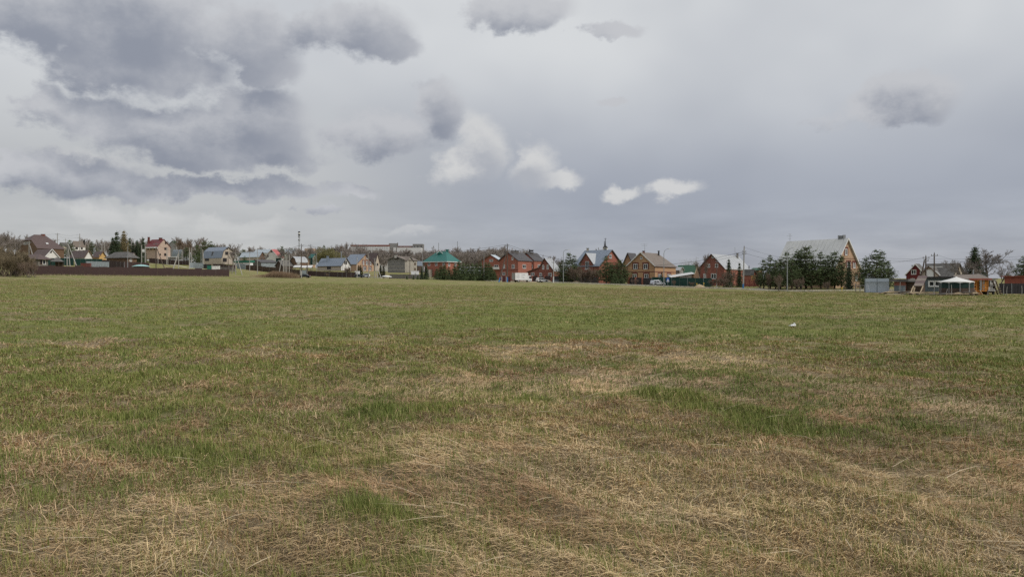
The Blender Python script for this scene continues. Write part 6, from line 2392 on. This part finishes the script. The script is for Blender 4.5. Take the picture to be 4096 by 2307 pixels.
# crumpled white bag on the field
X, Y = (3170 - CX) / F * 28.6, 28.6
r_ = random.Random(5)
z = gz(X, Y) + .06
vs, fs = [], []
for i in range(13):
    for j in range(6):
        u, v = i / 12 * 2 - 1, j / 5 * 2 - 1
        hgt = (.06 * (1 - u * u) + .09 * math.exp(-((u - .62) / .22) ** 2)) * (1 - v * v * .9) + .02 * r_.random()
        vs.append((X + u * .11 + .02 * r_.random(), Y + v * .10 + .03 * r_.random(), z + hgt))
for i in range(12):
    for j in range(5):
        fs.append((i * 6 + j, i * 6 + 6 + j, i * 6 + 7 + j, i * 6 + 1 + j))
tag(mesh_obj('plastic_bag', vs, fs, 'litter_white'), 'crumpled white plastic bag lying alone on the green field', 'bag')

# ------------------------------------------------------------------ trees and shrubs
GP, GS, GB = 'pines of the village', 'spruces of the village', 'bare trees of the village'
win(0, 880)
for k, (key, x, yt, D, w, lab) in enumerate([
        ('shrub0', 30, 470, 152, 1.0, 'big olive bare willow shrub at the far left edge of the picture'), ('shrub1', 150, 540, 149, .95, 'dense bare shrub second from the far left edge'),
        ('shrub2', 270, 500, 153, 1.0, 'tall bare shrub before the left end of the long brown fence'), ('shrub0', 390, 570, 150, .95, 'rounded bare shrub left of the strutted concrete pole'),
        ('shrub1', 480, 660, 152, .8, 'lower bare shrub at the foot of the strutted concrete pole'), ('shrub2', 85, 600, 145, .9, 'bare shrub standing foremost at the far left'),
        ('shrub1', 215, 640, 146, .9, 'foremost twiggy shrub before the far left fence'), ('bush1', 590, 770, 146, 1.0, 'leaning bare sapling before the long brown fence'),
        ('bush0', 700, 860, 148, .8, 'small bare sapling right of the leaning one'), ('shrub2', -60, 520, 149, 1.0, 'bare shrub cut by the left picture edge'), ('shrub0', 330, 700, 147, .9, 'short dense shrub at the field edge far left')]):
    tree(key, lab, x, yt, D, w, group='bare shrubs at the left end')
for key, x, yt, D, w, lab in [('bare0', 60, 225, 260, 1.1, 'pale bare tree behind the far left shrubs'), ('bare1', 170, 215, 270, 1.0, 'tall pale bare tree left of the big timber house'), ('bare2', 290, 290, 275, .9, 'bare tree close to the left gable of the big timber house'),
                              ('bare1', -50, 260, 262, 1.0, 'bare tree at the left picture edge behind the shrubs')]:
    tree(key, lab, x, yt, D, w, group=GB)
tree('pine0', 'dark round pine on the left hill beside the strutted pole', 1400, 388, 330, 1.5, group=GP)
tree('pine1', 'dark pine before the bare hill trees', 1850, 425, 345, 1.6, group=GP)
tree('pine2', 'low dark pine right of the big brown roof', 1220, 470, 350, 1.3, group=GP)
tree('spruce0', 'tallest dark spruce beside the tan larch', 2350, 205, 285, 1.15, group=GS)
tree('spruce2', 'broad dark spruce left of the tallest spruce', 2270, 330, 288, 1.1, group=GS)
tree('larch0', 'tan larch still without leaves beside the tallest spruce', 2490, 192, 288, 1.05)
win(480, 880)
for key, x, yt, D, w, lab in [('spruce1', 195, 345, 300, .8, 'slim spruce right of the tan larch'), ('spruce0', 265, 430, 298, 1.1, 'short spruce second right of the tan larch'), ('spruce2', 345, 390, 296, 1.1, 'middle spruce between larch and pink house'),
                              ('spruce1', 405, 455, 294, 1.0, 'short spruce left of the pink house'), ('spruce0', 465, 335, 305, .9, 'spruce touching the left end of the red roof')]:
    tree(key, lab, x, yt, D, w, group=GS)
for key, x, yt, D, w, lab in [('birch0', 1235, 362, 385, 1.0, 'leftmost grey birch right of the pink house'), ('birch1', 1335, 328, 392, 1.1, 'second grey birch right of the pink house'), ('birch0', 1400, 330, 398, 1.0, 'third grey birch right of the pink house'),
                              ('birch1', 1470, 365, 390, .9, 'fourth grey birch right of the pink house'), ('birch0', 1555, 345, 400, .9, 'grey birch left of the mansard pines'), ('birch1', 1620, 292, 402, .9, 'tallest grey birch above the mansard pines'),
                              ('bare2', 1150, 380, 400, .8, 'thin bare tree beside the green gable'), ('bare0', 2370, 455, 420, .8, 'bare tree on the skyline right of the mansard house'), ('bare1', 2290, 590, 300, .9, 'bare tree tangled with the braced pole')]:
    tree(key, lab, x, yt, D, w, group=GB)
for key, x, yt, D, w, lab in [('pine0', 1545, 490, 325, 1.4, 'dark pine left of the mansard roof'), ('pine1', 1700, 400, 330, 1.4, 'tall pine behind the left end of the mansard roof'), ('pine2', 1830, 418, 335, 1.5, 'pine behind the middle of the mansard roof'),
                              ('pine3', 1340, 540, 330, 1.4, 'dark pine behind the poles right of the hangar'), ('pine0', 1620, 560, 318, 1.3, 'low pine close before the mansard roof')]:
    tree(key, lab, x, yt, D, w, group=GP)
win(960, 880)
tree('willow0', 'large olive budding willow above the blue roofs', 1760, 552, 318, 1.35)
for key, x, yt, D, w, lab in [('pine1', 60, 580, 360, 1.8, 'dark pine behind the left pale blue roof'), ('pine2', 90, 720, 325, 1.4, 'low dark shrub-like pine before the pale blue roof'), ('pine3', 850, 512, 420, .8, 'small dark pine right of the pink roof'),
                              ('pine0', 1690, 490, 430, .8, 'lone pine crown above the willow'), ('pine2', 1030, 560, 440, .9, 'small dark pine on the skyline by the mast')]:
    tree(key, lab, x, yt, D, w, group=GP)
for key, x, yt, D, w, lab in [('bare0', 440, 690, 318, 1.2, 'bare tree before the gable of the pale blue roof'), ('bare1', 820, 560, 330, 1.1, 'olive bare tree right of the pink roof'), ('bare2', 930, 600, 345, 1.1, 'bare tree above the post rack'),
                              ('bare0', 1150, 540, 400, 1.2, 'brown bare tree left of the tall dark power pole'), ('bare1', 1290, 560, 380, 1.2, 'brown bare tree right of the tall dark power pole'), ('bare2', 560, 560, 440, 1.2, 'bare tree on the skyline behind the pink roof'),
                              ('bare1', 1890, 480, 470, 1.0, 'bare tree behind the right half of the willow'), ('bare0', 2300, 445, 480, 1.0, 'bare tree at the left end of the long pale flats'), ('birch0', 2000, 460, 470, 1.0, 'birch left of the long pale flats')]:
    tree(key, lab, x, yt, D, w, group=GB)
for x, yt, lab in ((2390, 905, 'left one of two dark thujas before the tan brick gable'), (2428, 900, 'right one of two dark thujas before the tan brick gable')):
    tree('thuja0', lab, x, yt, 272, 1.3, group='thujas')
tree('bush0', 'bare bush before the white gable', 2140, 900, 258, 1.0, group='bare garden bushes')
tree('bush1', 'small leafless bush at the kerb before the beige house', 1750, 1060, 236, 1.0, group='bare garden bushes')
win(1440, 880)
for x, yt, lab in ((415, 902, 'left one of two thujas beside the grey block house'), (476, 918, 'right one of two thujas beside the grey block house')):
    tree('thuja0', lab, x, yt, 262, 1.1, group='thujas')
for key, x, yt, D, w, lab in [('birch0', 460, 540, 480, .8, 'white-stemmed birch before the long pale flats'), ('birch1', 240, 560, 470, .9, 'birch before the left part of the long pale flats'), ('bare0', 600, 600, 460, .9, 'bare tree before the rooftop tower'),
                              ('bare2', 1400, 520, 420, 1.2, 'dense brown bare tree left of the green roof'), ('bare1', 860, 560, 470, 1.0, 'bare tree before the black-windowed flats'), ('bare0', 2130, 590, 380, 1.0, 'bare tree right of the green roof'), ('birch1', 2370, 700, 330, .9, 'slim birch behind the young pines')]:
    tree(key, lab, x, yt, D, w, group=GB)
YP = [(1245, 930, 'spruce0', 1.1, 'dark spruce left of the green-roofed villa'), (1330, 880, 'spruce2', 1.1, 'taller dark spruce at the left corner of the green-roofed villa'), (945, 1108, 'young0', 1.0, 'tiny spruce before the grey board fence'), (1075, 1100, 'young1', 1.0, 'second tiny spruce before the grey board fence'),
      (1158, 1098, 'young0', 1.0, 'third tiny spruce before the grey board fence'), (1340, 1090, 'young1', 1.0, 'small young pine at the foot of the dark spruces'),
      (1545, 960, 'young0', 1.25, 'young pine under the left villa windows'), (1625, 905, 'young1', 1.25, 'young pine under the middle villa window'), (1700, 888, 'young0', 1.2, 'young pine under the right villa window'), (1785, 930, 'young1', 1.2, 'young pine at the corner of the green-roofed villa'),
      (1855, 1085, 'young0', 1.0, 'light small pine in the gap of the young pine row'), (1905, 885, 'young1', 1.2, 'young pine right of the villa corner'), (1990, 808, 'young0', 1.05, 'tallest young pine before the teal roof edge'), (2075, 850, 'young1', 1.2, 'young pine right of the tallest one'), (2120, 1060, 'young0', 1.0, 'pale small pine in front of the young pine row'),
      (2165, 865, 'young0', 1.25, 'young pine before the pale far roof'), (2255, 852, 'young1', 1.2, 'young pine in the middle of the right half row'), (2345, 860, 'young0', 1.25, 'young pine left of the street lamp'), (2430, 855, 'young1', 1.25, 'young pine right beside the street lamp'),
      (2530, 842, 'young0', 1.2, 'young pine right of the street lamp'), (2590, 846, 'young1', 1.2, 'young pine close to the balcony house'), (2650, 915, 'young0', 1.2, 'short young pine before the balcony house'), (2710, 1010, 'young1', 1.1, 'last young pine before the leaning strut')]
for i, (x, yt, key, w, lab) in enumerate(YP):
    tree(key, lab, x, yt, 232 + 5 * math.sin(i * 2.3) if yt < 1000 else 229, w, group='young pines before the villa')
win(1900, 900)
for key, x, yt, D, w, lab in [('pine0', 1890, 538, 202, 1.35, 'tall pine before the pale garage roof'), ('pine2', 1985, 600, 204, 1.2, 'right-hand pine of the pair before the garage'), ('pine3', 1760, 690, 204, 1.1, 'slim pine at the street lamp')]:
    tree(key, lab, x, yt, D, w, group=GP)
for key, x, yt, D, w, lab in [('bare0', 1590, 600, 230, .7, 'thin bare tree behind the swept gable'), ('bare1', 1690, 640, 235, .7, 'thin bare tree before the silver roof'), ('birch0', 1250, 565, 300, .6, 'bare crown showing right of the tall chimney'), ('bare2', 1345, 585, 300, .6, 'bare crown left of the swept gable')]:
    tree(key, lab, x, yt, D, w, group=GB)
for key, x, yt, D, w, lab in [('bush0', 2050, 760, 200, 1.0, 'brown bare bush left of the blue-roofed house'), ('bush1', 2140, 880, 198, 1.0, 'second brown bush before the blue-roofed house'), ('bush0', 2230, 850, 199, 1.0, 'third brown bush before the blue-roofed house'), ('bush1', 2330, 860, 198, 1.0, 'fourth brown bush before the blue-roofed house'), ('bush0', 2430, 800, 197, 1.0, 'tall brown bush left of the big double pine')]:
    tree(key, lab, x, yt, D, w, group='bare garden bushes')
win(2250, 900)
for key, x, yt, D, w, lab in [('pine1', 880, 600, 192, 1.3, 'left tall pine before the blue-roofed house'), ('pine2', 980, 740, 190, 1.5, 'middle pine before the blue-roofed house'), ('pine3', 1150, 682, 191, 1.5, 'right tall pine beside the tan brick house'), ('pine0', 1250, 790, 190, 1.3, 'lower pine against the tan brick house'), ('young1', 1060, 960, 186, 1.4, 'light green young pine below the tall pines'), ('young0', 1190, 1000, 187, 1.3, 'young pine right of the light green one')]:
    tree(key, lab, x, yt, D, w, group=GP)
tree('bare1', 'pale bare tree behind the blue roof ridge', 640, 415, 320, 1.0, group=GB)
tree('bush1', 'bare bush before the dark grey fence with brick posts', 1440, 1060, 184, 1.2, group='bare garden bushes')
tree('thuja0', 'dark pointed thuja before the tan brick wall', 2002, 935, 190, .8, group='thujas')
win(2680, 900)
tree('bloom0', 'pale budding tree behind the green roof', 440, 625, 250, 1.3)
for key, x, yt, D, w, lab in [('birch0', 725, 540, 250, .8, 'thin birch left of the red gable'), ('birch1', 665, 700, 178, .6, 'thin birch sapling before the red gable'), ('birch0', 735, 690, 177, .6, 'second birch sapling before the red gable')]:
    tree(key, lab, x, yt, D, w, group=GB)
for key, x, yt, D, w, lab in [('spruce1', 1186, 668, 174, 1.0, 'slim spruce before the silver roof'), ('spruce0', 1396, 738, 175, .95, 'spruce left of the tall pole with blue foot')]:
    tree(key, lab, x, yt, D, w, group=GS)
for key, x, yt, D, w, lab in [('bush0', 870, 1060, 172, 1.0, 'bare bush at the end of the green fence'), ('bush1', 980, 1040, 171, 1.0, 'bare bush right of the thin dark pole'), ('bush0', 1060, 1010, 170, 1.0, 'bare bush before the red wall'), ('bush1', 1210, 860, 171, .8, 'bare sapling between the two spruces'),
                              ('bush0', 1820, 930, 166, .8, 'bare sapling left of the pine row'), ('bush1', 1985, 900, 160, .7, 'pale bare sapling before the pine row'), ('bush0', 2190, 910, 160, .7, 'second pale sapling before the pine row'), ('bush1', 80, 1090, 178, .8, 'small bare sapling before the green fence'), ('bush0', 440, 1120, 176, 1.2, 'low bare bush before the green fence')]:
    tree(key, lab, x, yt, D, w, group='bare garden bushes')
PR = [(1880, 672, 163, 1.1, 'first pine of the long row'), (2015, 588, 164, 1.05, 'second pine of the long row'), (2120, 690, 160, 1.2, 'third, lower pine of the long row'), (2220, 650, 163, 1.1, 'fourth pine of the long row, left of the street lamp'),
      (2345, 515, 162, 1.15, 'fifth pine of the long row, behind the street lamp'), (2550, 505, 163, 1.2, 'sixth pine of the long row'), (2640, 470, 164, 1.2, 'seventh pine of the long row'), (2735, 398, 162, 1.15, 'tallest pine of the long row before the pale roof'),
      (2850, 590, 160, 1.3, 'pine right of the tallest one'), (3035, 520, 160, 1.05, 'pine in the gap below the pale roof'), (3180, 620, 162, 1.1, 'pine left of the last tall one'), (3310, 505, 160, 1.2, 'last tall pine of the row beside the brick gable'), (3450, 600, 159, 1.1, 'lower pine before the brick gable'), (2450, 640, 158, 1.2, 'low pine filling the row behind the lamp')]
for i, (x, yt, D, w, lab) in enumerate(PR):
    tree(f'pine{i % 4}', lab, x, yt, D, w * 1.12, group='row of pines before the tall house')
win(3080, 900)
tree('spruce1', 'slim dark spruce before the tall brick gable', 1590, 705, 152, .85, group=GS)
for key, x, yt, D, w, lab in [('pine2', 2130, 478, 150, 1.35, 'big dark pine right of the tall brick house'), ('pine0', 2250, 500, 152, 1.3, 'twin crown of the big dark pine'), ('pine3', 1930, 640, 152, 1.1, 'left shoulder pine of the big dark group'), ('pine1', 2390, 730, 150, 1.2, 'right shoulder pine of the big dark group'), ('pine2', 1850, 830, 150, 1.1, 'low pine at the corner of the tall brick house')]:
    tree(key, lab, x, yt, D, w, group=GP)
for x, yt, lab in ((180, 950, 'bare sapling before the first pines of the row'), (600, 1020, 'bare sapling before the tallest pine'), (1150, 1100, 'low bare sapling before the last pines')):
    tree('bush1', lab, x, yt, 152, .8, group='bare garden bushes')
win(3584, 920)
tree('spruce2', 'dark ragged spruce behind the wagon', 1580, 295, 128, 1.35, group=GS)
tree('broad0', 'large spreading bare tree right of the ragged spruce', 1830, 355, 132, 1.25, group=GB)
tree('bare0', 'brown bare tree left of the ragged spruce', 1450, 570, 130, 1.1, group=GB)
tree('bare1', 'bare tree spreading above the wagon', 1700, 520, 126, 1.2, group=GB)
tree('bare0', 'hazy bare tree behind the smoke', 2080, 640, 150, 1.1, group=GB)
tree('pine1', 'pine cut by the right picture edge', 2560, 512, 132, 1.4, group=GP)
tree('pine3', 'second pine at the right picture edge', 2720, 560, 130, 1.4, group=GP)
tree('bush0', 'bare bush on the turf roof of the brick shed', 130, 955, 118, 1.1, group='bare garden bushes')

# far woods
full()
rw = random.Random(4)
spots = []
for k in range(420):
    px = rw.uniform(1270, 2060)
    D = rw.uniform(370, 640) * DS
    X = (px - CX) / F * D
    yt = np.interp(px, [1270, 1400, 1500, 1700, 1850, 2060], [1005, 985, 1000, 1006, 1000, 992]) + rw.gauss(7, 10)
    spots.append((X, D, EYE + (HY - yt) / F * D - gz(X, D)))
wood_mass('far_wood', 'grey-brown leafless wood on the rise behind the middle of the village', ['far0', 'far1', 'far2'], spots)
spots = []
for k in range(220):
    px = rw.uniform(-40, 1300)
    D = rw.uniform(480, 640) * DS
    X = (px - CX) / F * D
    yt = np.interp(px, [-40, 100, 250, 330, 480, 650, 760, 900, 960, 1300], [940, 940, 975, 950, 955, 960, 965, 975, 992, 992]) + rw.gauss(8, 9)
    spots.append((X, D, max(6, EYE + (HY - yt) / F * D - gz(X, D))))
wood_mass('hill_wood', 'leafless wood along the left skyline', ['far0', 'far1', 'far2'], spots, 8)

# dry reeds
win(960, 880)
n = 9000
c = RNG.normal(0, 1, (n, 2))
px = sx_(np.clip(780 + c[:, 0] * 190, 190, 1205))
D_ = (219 + np.abs(c[:, 1]) * 5.0 - (px - 1100) * .012) * DS
X_ = (px - CX) / F * D_
hgt = np.interp(px, [1000, 1060, 1090, 1140, 1190, 1202], [.6, 1.2, 2.4, 2.3, 2.0, 1.2]) * RNG.uniform(.5, 1.15, n)
blades('reeds', 'tan bed of dry reeds beside the tall dark power pole', 'reeds', X_, D_, RNG.uniform(0, 6.28, n), hgt, RNG.uniform(.03, .07, n), RNG.uniform(.02, .35, n), RNG.uniform(0, .6, n),
       ramp(np.array([(.16, .105, .07), (.27, .19, .125), (.36, .26, .17)]), RNG.uniform(0, 1, n)), 1)

# ------------------------------------------------------------------ remaining vehicles
car('dark saloon car parked beside the reed bed', 1295, 229, math.radians(172), 'car_dark', 4.6, 1.8, 1.48, 'sedan')
car('black car behind the pale concrete pole', 2400, 256, math.radians(20), 'car_dark', 4.5, 1.8, 1.55, 'suv')
car('silver-white car beside the black car before the tan brick house', 2510, 258, math.radians(200), 'car_silver', 4.3, 1.8, 1.85, 'suv')
crate('site_trailer', 'white box on a trailer left of the black car', 'trailer', 2318, 2405, 1030, 259, 'car_white', 1.8)

# ------------------------------------------------------------------ overhead wires
full()


def edge_pt(px, py, D):
    return P(px, py, D)


wire(T['e1'], T['c2'], 3.2, 'sagging bundle of wires between the two tallest dark poles', .06)
wire(T['e1'] - Vector((0, 0, .5)), T['c2'] - Vector((0, 0, .5)), 3.6, 'lower wire between the two tallest dark poles', .03)
wire(T['c2'], T['b4'], 1.6, 'wire running left from the tall dark power pole to the braced pole', .05)
wire(T['e1'], T['g1'] - Vector((0, 0, 1.2)), 5.4, 'sagging bundle of wires from the leaning-strut pole to the blue-footed pole', .055)
wire(T['e1'] - Vector((0, 0, .6)), T['g1'] - Vector((0, 0, 1.8)), 5.6, 'lower wire from the leaning-strut pole to the blue-footed pole', .045)
far_r = edge_pt(4200, 1012, 150)
wire(T['g1'], edge_pt(3480, 1030, 150), 2.2, 'upper wire right of the blue-footed pole', .03)
wire(T['g1'] - Vector((0, 0, 1.5)), edge_pt(3480, 1040, 150), 2.0, 'second wire right of the blue-footed pole', .035)
wire(edge_pt(3480, 1030, 150), edge_pt(4200, 1016, 150), .8, 'upper wire above the sheds', .025)
wire(edge_pt(3480, 1038, 150), edge_pt(4200, 1028, 150), .8, 'lower wire above the sheds', .03)
wire(edge_pt(3460, 1050, 140), T['i1'], .6, 'wire reaching the strutted dark pole from the pines', .03)
wire(T['i1'], T['i2'], .3, 'short slack wire between the two dark poles', .03)
wire(T['i2'], edge_pt(4180, 1075, 120), 1.2, 'wire slanting down right of the second dark pole', .02)
wire(T['a3'], T['a4'], 1.0, 'wire between the two power poles of the left hill', .04)
wire(T['a3'] - Vector((0, 0, 1.2)), T['a4'] - Vector((0, 0, 1.5)), 1.0, 'lower wire between the two power poles of the left hill', .04)
wire(T['a3'], edge_pt(-80, 948, 330), 1.2, 'wire running left from the hill power pole', .035)
wire(T['b4'], T['c1'], 1.0, 'wire from the braced pole to the pole by the reeds', .03)
wire(T['c1'], T['c2'], 1.5, 'wire from the pole by the reeds to the tall dark pole', .03)
wire(T['c4'], T['d1'], .8, 'wire before the tan brick gable', .03)
wire(T['c4'] - Vector((0, 0, .6)), T['c3'], 1.2, 'wire crossing the two blue roofs', .03)
wire(T['b1'], T['b2'], 1.0, 'wire across the pink house', .03)
